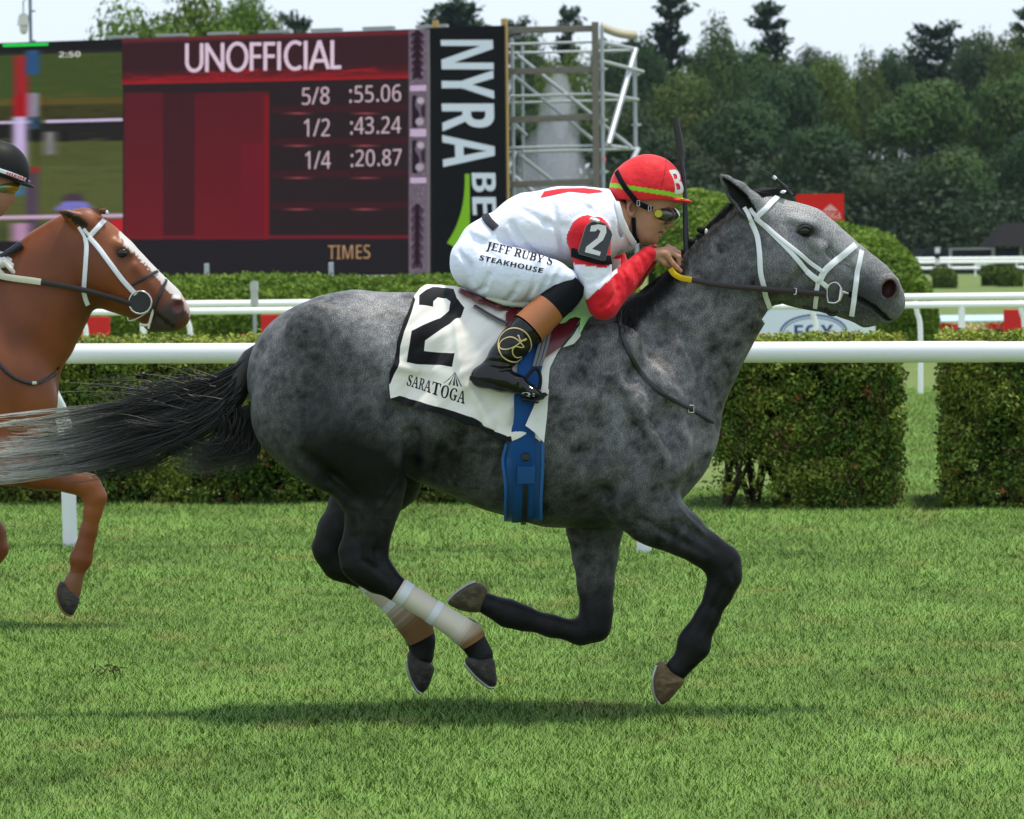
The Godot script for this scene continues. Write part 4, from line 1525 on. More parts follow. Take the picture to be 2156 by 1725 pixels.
		for q in where:
			var l: int = q % nz
			var j: int = (q / nz) % ny
			var i: int = q / sx
			var v0 := d[q] < 0.0
			if i > 0 and j > 0 and (d[q + 1] < 0.0) != v0:
				face(b, where, q, q - sx, q - sx - nz, q - nz, keep)
			if i > 0 and l > 0 and (d[q + nz] < 0.0) != v0:
				face(b, where, q, q - sx, q - sx - 1, q - 1, keep)
			if j > 0 and l > 0 and (d[q + sx] < 0.0) != v0:
				face(b, where, q, q - nz, q - nz - 1, q - 1, keep)
	func face(b: MB, where: Dictionary, p: int, q: int, r: int, s: int, keep) -> void:
		if where.has(p) and where.has(q) and where.has(r) and where.has(s):
			var a: int = where[p]
			var c: int = where[r]
			if keep != null and not keep.call((b.v[a] + b.v[c]) * 0.5):
				return
			b.tri(a, where[q], c); b.tri(a, c, where[s])
# ---- the grey racehorse
var trunk: Field
var skull: Field
var coat_noise: FastNoiseLite
var coat_fine: FastNoiseLite
var coat_vein: FastNoiseLite

func chain(f: Field, nodes: Array, k: float, mark := 0, square := 2.0) -> void:
	for i in nodes.size() - 1:
		var a: Array = nodes[i]
		var b: Array = nodes[i + 1]
		var pa := at_z(a[0], a[1], a[4])
		var pb := at_z(b[0], b[1], b[4])
		f.bone(pa, pb, a[2] * (EYE.z - a[4]) / FOCAL, b[2] * (EYE.z - b[4]) / FOCAL, a[3], b[3], k, mark, false, square)

# place on the body in the drawing's units, measured square to the horse's side
func flat_of(p: Vector3, z := 0.0) -> Vector2:
	var l := look.transposed() * (Vector3(p.x, p.y, z) - EYE)
	return Vector2(CENTRE.x + FOCAL * l.x / -l.z, CENTRE.y - FOCAL * l.y / -l.z)

func bump(x: float, a: float, b: float) -> float:
	return smoothstep(a, b, x)

func blob(u: Vector2, x: float, y: float, r: float) -> float:
	return exp(-u.distance_squared_to(Vector2(x, y)) / (r * r))

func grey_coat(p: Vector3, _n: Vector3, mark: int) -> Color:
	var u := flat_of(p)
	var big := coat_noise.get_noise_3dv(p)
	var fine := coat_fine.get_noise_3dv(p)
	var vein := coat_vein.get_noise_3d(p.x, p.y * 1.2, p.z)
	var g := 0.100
	# lighter croup, loin edge, shoulder and chest; thigh and belly darkened
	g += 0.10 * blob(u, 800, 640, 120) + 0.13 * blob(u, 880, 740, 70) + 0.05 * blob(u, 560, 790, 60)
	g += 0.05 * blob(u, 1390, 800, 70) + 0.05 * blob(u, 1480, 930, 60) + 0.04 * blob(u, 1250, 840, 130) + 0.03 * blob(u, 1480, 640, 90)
	g -= 0.095 * blob(u, 705, 950, 125) + 0.05 * blob(u, 780, 1010, 60) + 0.04 * blob(u, 900, 960, 70) + 0.03 * blob(u, 1180, 1060, 80) + 0.04 * blob(u, 690, 770, 80) + 0.04 * blob(u, 1000, 980, 130) + 0.05 * blob(u, 1290, 1070, 100) + 0.04 * blob(u, 800, 1000, 70)  # darker coat plus painted-in shade on lower thigh, gaskin and belly
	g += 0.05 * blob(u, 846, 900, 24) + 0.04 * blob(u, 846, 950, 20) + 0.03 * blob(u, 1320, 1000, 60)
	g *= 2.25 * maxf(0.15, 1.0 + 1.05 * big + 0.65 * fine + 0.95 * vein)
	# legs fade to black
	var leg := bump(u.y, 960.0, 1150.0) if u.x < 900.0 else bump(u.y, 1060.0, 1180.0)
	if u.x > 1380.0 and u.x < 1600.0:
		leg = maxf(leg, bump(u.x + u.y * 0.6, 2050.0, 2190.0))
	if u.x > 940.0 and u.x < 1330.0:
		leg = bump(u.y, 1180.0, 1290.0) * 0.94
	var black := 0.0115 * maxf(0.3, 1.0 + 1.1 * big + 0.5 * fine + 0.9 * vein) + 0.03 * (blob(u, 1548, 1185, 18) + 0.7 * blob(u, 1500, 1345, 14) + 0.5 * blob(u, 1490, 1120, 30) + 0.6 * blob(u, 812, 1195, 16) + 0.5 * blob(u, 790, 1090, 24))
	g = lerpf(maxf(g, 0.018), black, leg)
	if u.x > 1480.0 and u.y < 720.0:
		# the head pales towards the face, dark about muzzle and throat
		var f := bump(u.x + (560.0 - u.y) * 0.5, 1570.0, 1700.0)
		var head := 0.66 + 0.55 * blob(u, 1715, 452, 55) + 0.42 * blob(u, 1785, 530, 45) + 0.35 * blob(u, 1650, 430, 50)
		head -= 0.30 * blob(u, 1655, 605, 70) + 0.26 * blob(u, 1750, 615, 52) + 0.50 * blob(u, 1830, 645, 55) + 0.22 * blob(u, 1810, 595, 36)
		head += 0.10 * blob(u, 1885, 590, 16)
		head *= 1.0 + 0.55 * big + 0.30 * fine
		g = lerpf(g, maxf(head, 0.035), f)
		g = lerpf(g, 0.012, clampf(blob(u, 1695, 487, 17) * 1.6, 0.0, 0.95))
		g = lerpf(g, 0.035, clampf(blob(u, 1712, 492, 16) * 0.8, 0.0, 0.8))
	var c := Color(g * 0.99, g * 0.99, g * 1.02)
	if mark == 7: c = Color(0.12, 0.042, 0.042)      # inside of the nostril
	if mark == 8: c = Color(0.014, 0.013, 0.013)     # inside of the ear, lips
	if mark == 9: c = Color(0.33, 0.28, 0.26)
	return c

func coat_material(key: String, shine: float) -> StandardMaterial3D:
	var m := mat(key, Color.WHITE, shine, 0.0, true)
	m.albedo_texture = noise_tex(31, 0.15, Color(0.05, 0.05, 0.05), Color(1, 1, 1), 512, 3)
	m.uv1_triplanar = true
	m.uv1_scale = Vector3(2.2, 5.0, 2.2)
	m.heightmap_enabled = true
	m.heightmap_texture = noise_tex(32, 0.09, Color.BLACK, Color.WHITE, 512, 4)
	m.heightmap_scale = 0.10
	m.metallic_specular = 0.34
	return m

func hoof(o: Node3D, wall: PackedVector2Array, z: float, wide: float, sole: Array, tint: Color) -> void:
	# wall: outline in the drawing, coronet first; the hoof is a rounded block of that outline
	var mid := Vector2.ZERO
	for q in wall: mid += q
	mid /= wall.size()
	var b := MB.new()
	var steps := 7
	var rows := []
	for s in range(-steps, steps + 1):
		var f := sin(float(s) / steps * PI * 0.5)
		var shrink := pow(maxf(1.0 - f * f, 0.0), 0.30) + 0.002
		var row := []
		for q in smooth_loop(wall, 4):
			row.append(at_z(mid.x + (q.x - mid.x) * shrink, mid.y + (q.y - mid.y) * shrink, z + wide * f))
		rows.append(row)
	grid_skin(b, rows, true)
	put("hoof", b.mesh(), hoof_mat("hoof_%d" % int(tint.r * 1000 + tint.b * 100), tint), o)
	if sole.size():
		var sh := MB.new()
		var pts := []
		for q in sole:
			pts.append(at_z(q.x, q.y, z + 0.018))
		var pts2 := []
		for q in sole:
			pts2.append(at_z(q.x, q.y, z - 0.018))
		sh.tube(smooth_path(pts, 4), [0.006], 6); sh.tube(smooth_path(pts2, 4), [0.006], 6)
		put("shoe", sh.mesh(), mat("shoe_metal", lin(0.5, 0.5, 0.5), 0.35, 0.8), o)

func hoof_mat(key: String, tint: Color) -> StandardMaterial3D:
	var m := mat(key, Color.WHITE, 0.5)
	if m.albedo_texture == null:
		m.albedo_texture = noise_tex(51, 0.02, lin(tint.r * 0.45, tint.g * 0.45, tint.b * 0.45), lin(tint.r * 1.9, tint.g * 1.8, tint.b * 1.6), 256, 5)
		m.uv1_triplanar = true
		m.uv1_scale = Vector3(5, 9, 5)
		m.heightmap_enabled = true
		m.heightmap_texture = noise_tex(52, 0.05, Color.BLACK, Color.WHITE, 256, 3)
		m.heightmap_scale = 0.15
	return m

func smooth_loop(p: PackedVector2Array, per: int) -> Array:
	var out := []
	var m := p.size()
	for i in m:
		for k in per:
			out.append(p[i].cubic_interpolate(p[(i + 1) % m], p[(i + m - 1) % m], p[(i + 2) % m], float(k) / per))
	return out

# rows of points joined into a smooth skin (closed: each row is a ring)
func grid_skin(b: MB, rows: Array, closed := false, uvs := []) -> void:
	var m: int = rows[0].size()
	var first := b.v.size()
	for i in rows.size():
		for k in m:
			var left: Vector3 = rows[i][(k + m - 1) % m] if closed else rows[i][maxi(k - 1, 0)]
			var right: Vector3 = rows[i][(k + 1) % m] if closed else rows[i][mini(k + 1, m - 1)]
			var up: Vector3 = rows[maxi(i - 1, 0)][k]
			var down: Vector3 = rows[mini(i + 1, rows.size() - 1)][k]
			var nn := (right - left).cross(down - up)
			if nn.length_squared() < 1e-16: nn = Vector3(0, 0, 1 if i > 0 else -1)
			b.vert(rows[i][k], nn.normalized(), uvs[i][k] if uvs.size() else Vector2(float(k) / m, float(i)))
	if closed:
		# normals point away from the middle
		var c := Vector3.ZERO
		for i in range(first, b.v.size()): c += b.v[i]
		c /= float(b.v.size() - first)
		var vote := 0.0
		for i in range(first, b.v.size()): vote += (b.v[i] - c).dot(b.n[i])
		if vote < 0.0:
			for i in range(first, b.v.size()): b.n[i] = -b.n[i]
	for i in rows.size() - 1:
		for k in (m if closed else m - 1):
			var a := first + i * m + k
			var e := first + i * m + (k + 1) % m
			b.tri(a, e, e + m); b.tri(a, e + m, a + m)

func strands(b: MB, paths: Array, r0: float, tip_cols: Callable) -> void:
	for p in paths:
		var pts: Array = p
		var radii := []
		var cols := []
		for i in pts.size():
			var f := float(i) / (pts.size() - 1)
			radii.append(r0 * (1.0 - 0.8 * f))
			cols.append(tip_cols.call(pts[i], f))
		b.tube(pts, radii, 3, false, cols)

func grey_horse() -> void:
	coat_noise = FastNoiseLite.new()
	coat_noise.seed = 4; coat_noise.frequency = 6.5; coat_noise.fractal_octaves = 4; coat_noise.fractal_gain = 0.6
	coat_fine = FastNoiseLite.new()
	coat_fine.seed = 8; coat_fine.frequency = 42.0; coat_fine.fractal_octaves = 2
	coat_vein = FastNoiseLite.new()
	coat_vein.seed = 15; coat_vein.frequency = 11.0; coat_vein.fractal_type = FastNoiseLite.FRACTAL_RIDGED; coat_vein.fractal_octaves = 3
	trunk = Field.new(Vector3(-1.02, 0.0, -0.36), Vector3(0.98, 1.72, 0.36), 0.0085)
	var f := trunk
	chain(f, [[662, 796, 140, 0.22, 0.0], [690, 792, 162, 0.26, 0.0], [745, 790, 175, 0.262, 0.0], [860, 804, 183, 0.238, 0.0], [980, 834, 202, 0.272, 0.0], [1080, 860, 217, 0.285, 0.0], [1180, 880, 226, 0.265, 0.0], [1280, 890, 216, 0.225, 0.0], [1345, 888, 170, 0.185, 0.0]], 0.03, 1, 2.2)
	chain(f, [[1120, 700, 55, 0.10, 0.0], [1230, 690, 55, 0.08, 0.0], [1330, 690, 70, 0.09, 0.0]], 0.05, 1)
	# chest
	chain(f, [[1340, 880, 165, 0.20, 0.0], [1398, 898, 106, 0.16, 0.0]], 0.03, 1)
	for s in [1.0, -1.0]:
		chain(f, [[1392, 900, 90, 0.085, 0.075 * s], [1412, 950, 78, 0.085, 0.075 * s], [1392, 1000, 66, 0.075, 0.075 * s]], 0.025, 1)
	# neck
	chain(f, [[1312, 830, 165, 0.175, 0.0], [1368, 815, 140, 0.14, 0.0], [1430, 738, 124, 0.112, 0.0], [1494, 646, 107, 0.092, 0.0], [1535, 588, 96, 0.083, 0.0], [1567, 540, 89, 0.080, 0.0]], 0.04, 1)
	chain(f, [[1602, 482, 70, 0.070, 0.0], [1640, 520, 94, 0.082, 0.0]], 0.03, 1)
	# near hind
	chain(f, [[655, 866, 128, 0.12, 0.125], [716, 902, 138, 0.120, 0.165], [764, 958, 94, 0.098, 0.165], [776, 1015, 79, 0.082, 0.15], [785, 1060, 57, 0.064, 0.15], [781, 1100, 46, 0.053, 0.148], [775, 1150, 41, 0.046, 0.145], [772, 1190, 43, 0.047, 0.145], [800, 1214, 34, 0.040, 0.145], [834, 1240, 24, 0.032, 0.145], [905, 1284, 21, 0.028, 0.145], [960, 1319, 23, 0.030, 0.145], [985, 1335, 29, 0.036, 0.145], [1001, 1358, 23, 0.031, 0.145], [1012, 1380, 27, 0.036, 0.145]], 0.018, 2)
	chain(f, [[742, 1098, 13, 0.016, 0.145], [731, 1160, 16, 0.020, 0.145], [740, 1188, 20, 0.026, 0.145], [790, 1225, 18, 0.022, 0.145]], 0.02, 2)
	# far hind
	chain(f, [[690, 880, 120, 0.11, -0.12], [786, 935, 105, 0.11, -0.13], [800, 1000, 86, 0.085, -0.14], [750, 1066, 56, 0.062, -0.14], [712, 1118, 42, 0.05, -0.14], [696, 1160, 34, 0.043, -0.14], [716, 1190, 32, 0.040, -0.14], [778, 1224, 23, 0.032, -0.14], [832, 1274, 24, 0.030, -0.14], [878, 1325, 31, 0.036, -0.14], [889, 1350, 25, 0.031, -0.14], [887, 1380, 27, 0.036, -0.14]], 0.018, 3)
	chain(f, [[693, 1100, 12, 0.016, -0.14], [676, 1150, 14, 0.02, -0.14], [700, 1192, 18, 0.025, -0.14]], 0.02, 3)
	# near fore
	chain(f, [[1290, 760, 80, 0.06, 0.165], [1330, 860, 98, 0.08, 0.175], [1362, 950, 92, 0.088, 0.175], [1345, 1040, 72, 0.090, 0.158], [1378, 1084, 62, 0.074, 0.145], [1432, 1118, 45, 0.058, 0.14], [1488, 1158, 35, 0.048, 0.14], [1521, 1186, 37, 0.047, 0.14], [1527, 1214, 32, 0.043, 0.14], [1514, 1248, 27, 0.036, 0.14], [1488, 1303, 24, 0.030, 0.14], [1467, 1340, 27, 0.032, 0.14], [1460, 1361, 32, 0.036, 0.14], [1445, 1388, 21, 0.028, 0.14], [1426, 1409, 26, 0.034, 0.14]], 0.022, 4)
	chain(f, [[1320, 1076, 34, 0.06, 0.15], [1390, 1112, 34, 0.05, 0.145], [1470, 1166, 17, 0.03, 0.14]], 0.03, 4)
	# far fore
	chain(f, [[1262, 1040, 78, 0.08, -0.13], [1252, 1110, 58, 0.07, -0.13], [1253, 1170, 46, 0.055, -0.13], [1254, 1230, 37, 0.047, -0.13], [1256, 1285, 33, 0.044, -0.13], [1251, 1318, 33, 0.043, -0.13], [1222, 1332, 25, 0.035, -0.13], [1160, 1318, 22, 0.029, -0.13], [1100, 1301, 25, 0.031, -0.13], [1068, 1291, 28, 0.036, -0.13], [1036, 1277, 21, 0.028, -0.13], [1014, 1266, 22, 0.033, -0.13]], 0.02, 5)
	# muscles: furrows of shoulder, stifle, forearm and flank
	var groove := func(pts: Array, r: float, z: float, k: float) -> void:
		for i in pts.size() - 1:
			var a: Vector2 = pts[i]
			var b: Vector2 = pts[i + 1]
			var pa := at_z(a.x, a.y, z)
			var pb := at_z(b.x, b.y, z)
			var za := trunk.front(pa.x, pa.y)
			var zb := trunk.front(pb.x, pb.y)
			if is_nan(za) or is_nan(zb): continue
			pa = at_z(a.x, a.y, za + r * 0.45); pb = at_z(b.x, b.y, zb + r * 0.45)
			trunk.limb(pa, pb, r, r, k, 0, true)
	groove.call([Vector2(1398, 700), Vector2(1350, 790), Vector2(1400, 880), Vector2(1432, 960)], 0.03, 0.15, 0.05)
	groove.call([Vector2(1258, 880), Vector2(1250, 960), Vector2(1275, 1040)], 0.025, 0.2, 0.05)
	groove.call([Vector2(864, 868), Vector2(869, 920), Vector2(868, 970), Vector2(862, 1005)], 0.026, 0.2, 0.022)
	groove.call([Vector2(1385, 1062), Vector2(1420, 1092), Vector2(1460, 1122), Vector2(1505, 1152)], 0.016, 0.15, 0.016)
	groove.call([Vector2(1352, 1096), Vector2(1400, 1122), Vector2(1440, 1142), Vector2(1485, 1168)], 0.012, 0.15, 0.014)
	groove.call([Vector2(640, 960), Vector2(700, 1010), Vector2(745, 1050)], 0.02, 0.2, 0.04)
	groove.call([Vector2(905, 745), Vector2(880, 800), Vector2(868, 850)], 0.03, 0.25, 0.06)
	groove.call([Vector2(800, 1100), Vector2(795, 1160), Vector2(805, 1190)], 0.010, 0.16, 0.02)
	for k in 7:
		var x := 1420.0 + k * 13.0
		groove.call([Vector2(x, 680 + k * 6), Vector2(x + 40, 760 + k * 4), Vector2(x + 62, 820)], 0.0065, 0.12, 0.011)
	for q in [[700, 720, 0.20, 0.17, 0.12, 0.06, -0.5], [610, 820, 0.17, 0.10, 0.13, 0.05, 0.2], [745, 880, 0.23, 0.10, 0.14, 0.05, 0.9], [1300, 960, 0.20, 0.12, 0.075, 0.05, 0.8], [1380, 1060, 0.19, 0.10, 0.05, 0.035, -0.6], [1270, 800, 0.18, 0.06, 0.15, 0.04, -0.5]]:
		f.egg(at_z(q[0], q[1], q[2]), Vector3(q[3], q[4], q[5]), Basis(Vector3(0, 0, 1), q[6]), 0.035, 1)
	groove.call([Vector2(1524, 1238), Vector2(1502, 1280), Vector2(1478, 1332)], 0.006, 0.15, 0.010)
	groove.call([Vector2(1552, 1180), Vector2(1540, 1200), Vector2(1546, 1222)], 0.006, 0.16, 0.012)
	groove.call([Vector2(1290, 830), Vector2(1330, 900), Vector2(1345, 985)], 0.020, 0.2, 0.035)
	groove.call([Vector2(760, 1180), Vector2(790, 1196), Vector2(815, 1218)], 0.007, 0.16, 0.012)
	groove.call([Vector2(745, 1080), Vector2(748, 1130), Vector2(752, 1165)], 0.009, 0.16, 0.015)
	for x in [930.0, 960.0, 992.0, 1024.0, 1056.0]:
		groove.call([Vector2(x + 20, 900), Vector2(x + 4, 960), Vector2(x - 14, 1015)], 0.012, 0.26, 0.03)
	f.smooth(1, 0.5)
	var vein := func(pts: Array, r: float) -> void:
		for i in pts.size() - 1:
			var pa := at_z(pts[i].x, pts[i].y, 0.15)
			var pb := at_z(pts[i + 1].x, pts[i + 1].y, 0.15)
			var za := trunk.front(pa.x, pa.y)
			var zb := trunk.front(pb.x, pb.y)
			if is_nan(za) or is_nan(zb): continue
			trunk.limb(at_z(pts[i].x, pts[i].y, za), at_z(pts[i + 1].x, pts[i + 1].y, zb), r, r, 0.008, 2)
	vein.call([Vector2(838, 1012), Vector2(820, 1040), Vector2(802, 1066), Vector2(795, 1100), Vector2(792, 1140)], 0.0045)
	vein.call([Vector2(800, 1010), Vector2(806, 1040), Vector2(800, 1070)], 0.004)
	vein.call([Vector2(1400, 1030), Vector2(1440, 1080), Vector2(1490, 1130)], 0.004)
	vein.call([Vector2(640, 985), Vector2(690, 1000), Vector2(740, 1040)], 0.004)
	# head
	skull = Field.new(at_z(1480, 740, 0.0) + Vector3(0, 0, -0.15), at_z(1925, 345, 0.0) + Vector3(0, 0, 0.15), 0.0042)
	var s := skull
	chain(s, [[1494, 646, 107, 0.092, 0.0], [1535, 588, 96, 0.083, 0.0], [1567, 540, 89, 0.080, 0.0]], 0.03, 1)
	chain(s, [[1602, 482, 70, 0.070, 0.0], [1640, 520, 94, 0.082, 0.0], [1680, 540, 98, 0.088, 0.0], [1722, 562, 83, 0.078, 0.0], [1760, 580, 71, 0.066, 0.0], [1795, 598, 64, 0.058, 0.0], [1832, 618, 58, 0.056, 0.0], [1856, 632, 46, 0.056, 0.0], [1868, 642, 30, 0.048, 0.0]], 0.03, 1)
	chain(s, [[1800, 648, 24, 0.042, 0.0], [1826, 664, 25, 0.040, 0.0], [1842, 668, 15, 0.034, 0.0]], 0.012, 1)
	chain(s, [[1860, 646, 26, 0.046, 0.0], [1870, 652, 19, 0.042, 0.0]], 0.010, 1)
	for z in [1.0, -1.0]:
		# cheek plate, brow, crest of the face, nostril, mouth, ear
		s.egg(at_z(1640, 565, 0.062 * z), Vector3(0.105, 0.095, 0.042), Basis(Vector3(0, 0, 1), -0.5), 0.03, 1)
		s.egg(at_z(1688, 470, 0.070 * z), Vector3(0.045, 0.022, 0.024), Basis(Vector3(0, 0, 1), -0.35), 0.02, 1)
		s.egg(at_z(1710, 515, 0.080 * z), Vector3(0.05, 0.018, 0.018), Basis(Vector3(0, 0, 1), -0.5), 0.02, 1)
		s.limb(at_z(1722, 520, 0.074 * z), at_z(1780, 566, 0.058 * z), 0.013, 0.010, 0.02, 1)
		s.egg(at_z(1692, 486, 0.098 * z), Vector3(0.030, 0.017, 0.022), Basis(Vector3(0, 0, 1), -0.3), 0.012, 1, true)
		s.limb(at_z(1652, 468, 0.096 * z), at_z(1668, 478, 0.094 * z), 0.012, 0.010, 0.02, 1, true)
		s.limb(at_z(1700, 560, 0.105 * z), at_z(1640, 650, 0.09 * z), 0.014, 0.014, 0.03, 1, true)
		s.limb(at_z(1745, 530, 0.080 * z), at_z(1800, 575, 0.070 * z), 0.012, 0.010, 0.02, 1, true)
		s.egg(at_z(1870, 608, 0.047 * z), Vector3(0.039, 0.046, 0.028), Basis(Vector3(0, 0, 1), -0.35), 0.014, 9)
		s.egg(at_z(1872, 609, 0.072 * z), Vector3(0.023, 0.031, 0.036), Basis(Vector3(0, 0, 1), -0.3), 0.006, 7, true)
		var lips := [Vector2(1790, 622), Vector2(1815, 634), Vector2(1842, 650), Vector2(1862, 668), Vector2(1872, 676)]
		for i in 4:
			var a := at_z(lips[i].x, lips[i].y, 0)
			var b := at_z(lips[i + 1].x, lips[i + 1].y, 0)
			var za := s.front(a.x, a.y)
			var zb := s.front(b.x, b.y)
			if is_nan(za): za = 0.02
			if is_nan(zb): zb = 0.015
			s.limb(at_z(lips[i].x, lips[i].y, za * z), at_z(lips[i + 1].x, lips[i + 1].y, zb * z), 0.007, 0.007, 0.009, 8, true)
		for q in [[[1770, 560], [1752, 590], [1722, 612], [1700, 640]], [[1760, 545], [1790, 575], [1806, 596]], [[1735, 515], [1765, 548], [1790, 560]]]:
			for i in q.size() - 1:
				var pa := at_z(q[i][0], q[i][1], 0.06)
				var pb := at_z(q[i + 1][0], q[i + 1][1], 0.06)
				var za := s.front(pa.x, pa.y)
				var zb := s.front(pb.x, pb.y)
				if not is_nan(za) and not is_nan(zb):
					s.limb(at_z(q[i][0], q[i][1], za * z), at_z(q[i + 1][0], q[i + 1][1], zb * z), 0.003, 0.003, 0.006, 1)
		chain(s, [[1598, 455, 28, 0.032, 0.055 * z], [1578, 432, 27, 0.030, 0.066 * z], [1552, 404, 22, 0.026, 0.075 * z], [1530, 381, 11, 0.014, 0.080 * z], [1517, 369, 3, 0.004, 0.082 * z]], 0.012, 1)
		for i in 3:
			var q := [[1578, 446, 0.096], [1560, 422, 0.100], [1540, 399, 0.098], [1523, 378, 0.090]]
			s.limb(at_z(q[i][0], q[i][1], q[i][2] * z), at_z(q[i + 1][0], q[i + 1][1], q[i + 1][2] * z), [0.020, 0.024, 0.017][i], [0.024, 0.017, 0.004][i], 0.004, 8, true)
	var horse := thing("racehorse", "dapple grey racehorse galloping in front, all four feet off the turf", "horse")
	var b := MB.new()
	var cut0 := at_z(1560, 610, 0)
	var cutn := (at_z(1640, 560, 0) - cut0).normalized()
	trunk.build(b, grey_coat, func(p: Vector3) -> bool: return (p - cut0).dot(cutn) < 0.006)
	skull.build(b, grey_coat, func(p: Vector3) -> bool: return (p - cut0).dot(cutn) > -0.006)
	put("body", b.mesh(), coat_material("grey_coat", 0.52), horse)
	for z in [1.0, -1.0]:
		var e := MB.new()
		e.ball(at_z(1692, 486, 0.083 * z), Vector3(0.021, 0.018, 0.012), 10)
		put("eye", e.mesh(), mat("horse_eye", lin(0.010, 0.007, 0.006), 0.06), horse)
		var lid := MB.new()
		var pts := []
		for k in 9:
			var a := PI * (0.08 + 0.84 * k / 8.0)
			pts.append(at_z(1692 - cos(a) * 15.0 , 488 - sin(a) * 11.0 - cos(a) * -4.0, (0.086 + 0.008 * sin(a)) * z))
		lid.tube(pts, [0.0035, 0.0045, 0.0045, 0.0045, 0.0035], 6)
		put("eyelid", lid.mesh(), mat("eyelid", lin(0.06, 0.06, 0.06), 0.5), horse)
	var dark := Color(0.045, 0.042, 0.040)
	hoof(horse, PackedVector2Array([Vector2(984, 1383), Vector2(1006, 1385), Vector2(1038, 1387), Vector2(1044, 1412), Vector2(1046, 1438), Vector2(1040, 1446), Vector2(1028, 1445), Vector2(1000, 1420), Vector2(980, 1396)]), 0.145, 0.052, [Vector2(978, 1398), Vector2(1000, 1424), Vector2(1028, 1447), Vector2(1040, 1448)], dark)
	hoof(horse, PackedVector2Array([Vector2(862, 1371), Vector2(884, 1384), Vector2(913, 1402), Vector2(910, 1426), Vector2(900, 1450), Vector2(888, 1459), Vector2(876, 1450), Vector2(862, 1420), Vector2(857, 1392)]), -0.14, 0.05, [Vector2(856, 1392), Vector2(862, 1424), Vector2(876, 1452), Vector2(886, 1460)], dark)
	hoof(horse, PackedVector2Array([Vector2(1394, 1391), Vector2(1412, 1410), Vector2(1440, 1432), Vector2(1424, 1458), Vector2(1404, 1479), Vector2(1392, 1483), Vector2(1380, 1468), Vector2(1376, 1430), Vector2(1384, 1402)]), 0.14, 0.052, [Vector2(1383, 1402), Vector2(1375, 1430), Vector2(1377, 1462), Vector2(1388, 1482)], Color(0.13, 0.095, 0.055))
	hoof(horse, PackedVector2Array([Vector2(1001, 1227), Vector2(1022, 1234), Vector2(1026, 1252), Vector2(1014, 1285), Vector2(996, 1290), Vector2(966, 1284), Vector2(943, 1271), Vector2(948, 1258), Vector2(976, 1238)]), -0.13, 0.05, [Vector2(942, 1268), Vector2(958, 1250), Vector2(984, 1232), Vector2(1002, 1225)], Color(0.10, 0.085, 0.055))
	# bandages on the hind shins
	var wrap := func(nodes: Array, z: float) -> void:
		var w := MB.new()
		var pts := []
		var rad := []
		var cols := []
		var cnt := 64
		for k in cnt + 1:
			var t := float(k) / cnt * (nodes.size() - 1)
			var i := mini(int(t), nodes.size() - 2)
			var ft := t - i
			var x: float = lerpf(nodes[i][0], nodes[i + 1][0], ft)
			var y: float = lerpf(nodes[i][1], nodes[i + 1][1], ft)
			var r: float = lerpf(nodes[i][2], nodes[i + 1][2], ft)
			pts.append(at_z(x, y, z))
			rad.append((r + 0.5 * absf(sin(k * 1.1))) * (EYE.z - z) / FOCAL)
			var along := float(k) / cnt
			var c := Color(0.62, 0.56, 0.46).lerp(Color(0.20, 0.11, 0.045), bump(along + rnd(-0.04, 0.04), 0.58, 0.86))
			if z < 0.0: c = Color(0.58, 0.50, 0.40).lerp(Color(0.17, 0.095, 0.04), bump(along + rnd(-0.05, 0.05), 0.25, 0.62))
			cols.append(c)
		w.tube(pts, rad, 24, false, cols, 1.2, Vector3(0, 0, 1))
		put("bandage", w.mesh(), mat("bandage", Color.WHITE, 0.9, 0.0, true), horse)
		for q in [0.06, 0.30]:
			var tape := MB.new()
			var i0 := int(q * cnt)
			tape.tube(pts.slice(i0 - 2, i0 + 3), [rad[i0] * 1.035], 20, false, [], 1.2, Vector3(0, 0, 1))
			put("tape", tape.mesh(), mat("white_tape", lin(0.66, 0.68, 0.70), 0.5), horse)
	wrap.call([[838, 1242, 26.5], [905, 1284, 25], [958, 1318, 27], [988, 1338, 32], [997, 1352, 29]], 0.145)
	wrap.call([[770, 1218, 25], [832, 1274, 27], [876, 1322, 34], [888, 1345, 30]], -0.14)
	grey_hair(horse)

func hair_material() -> StandardMaterial3D:
	return mat("horse_hair", Color.WHITE, 0.45, 0.0, true)

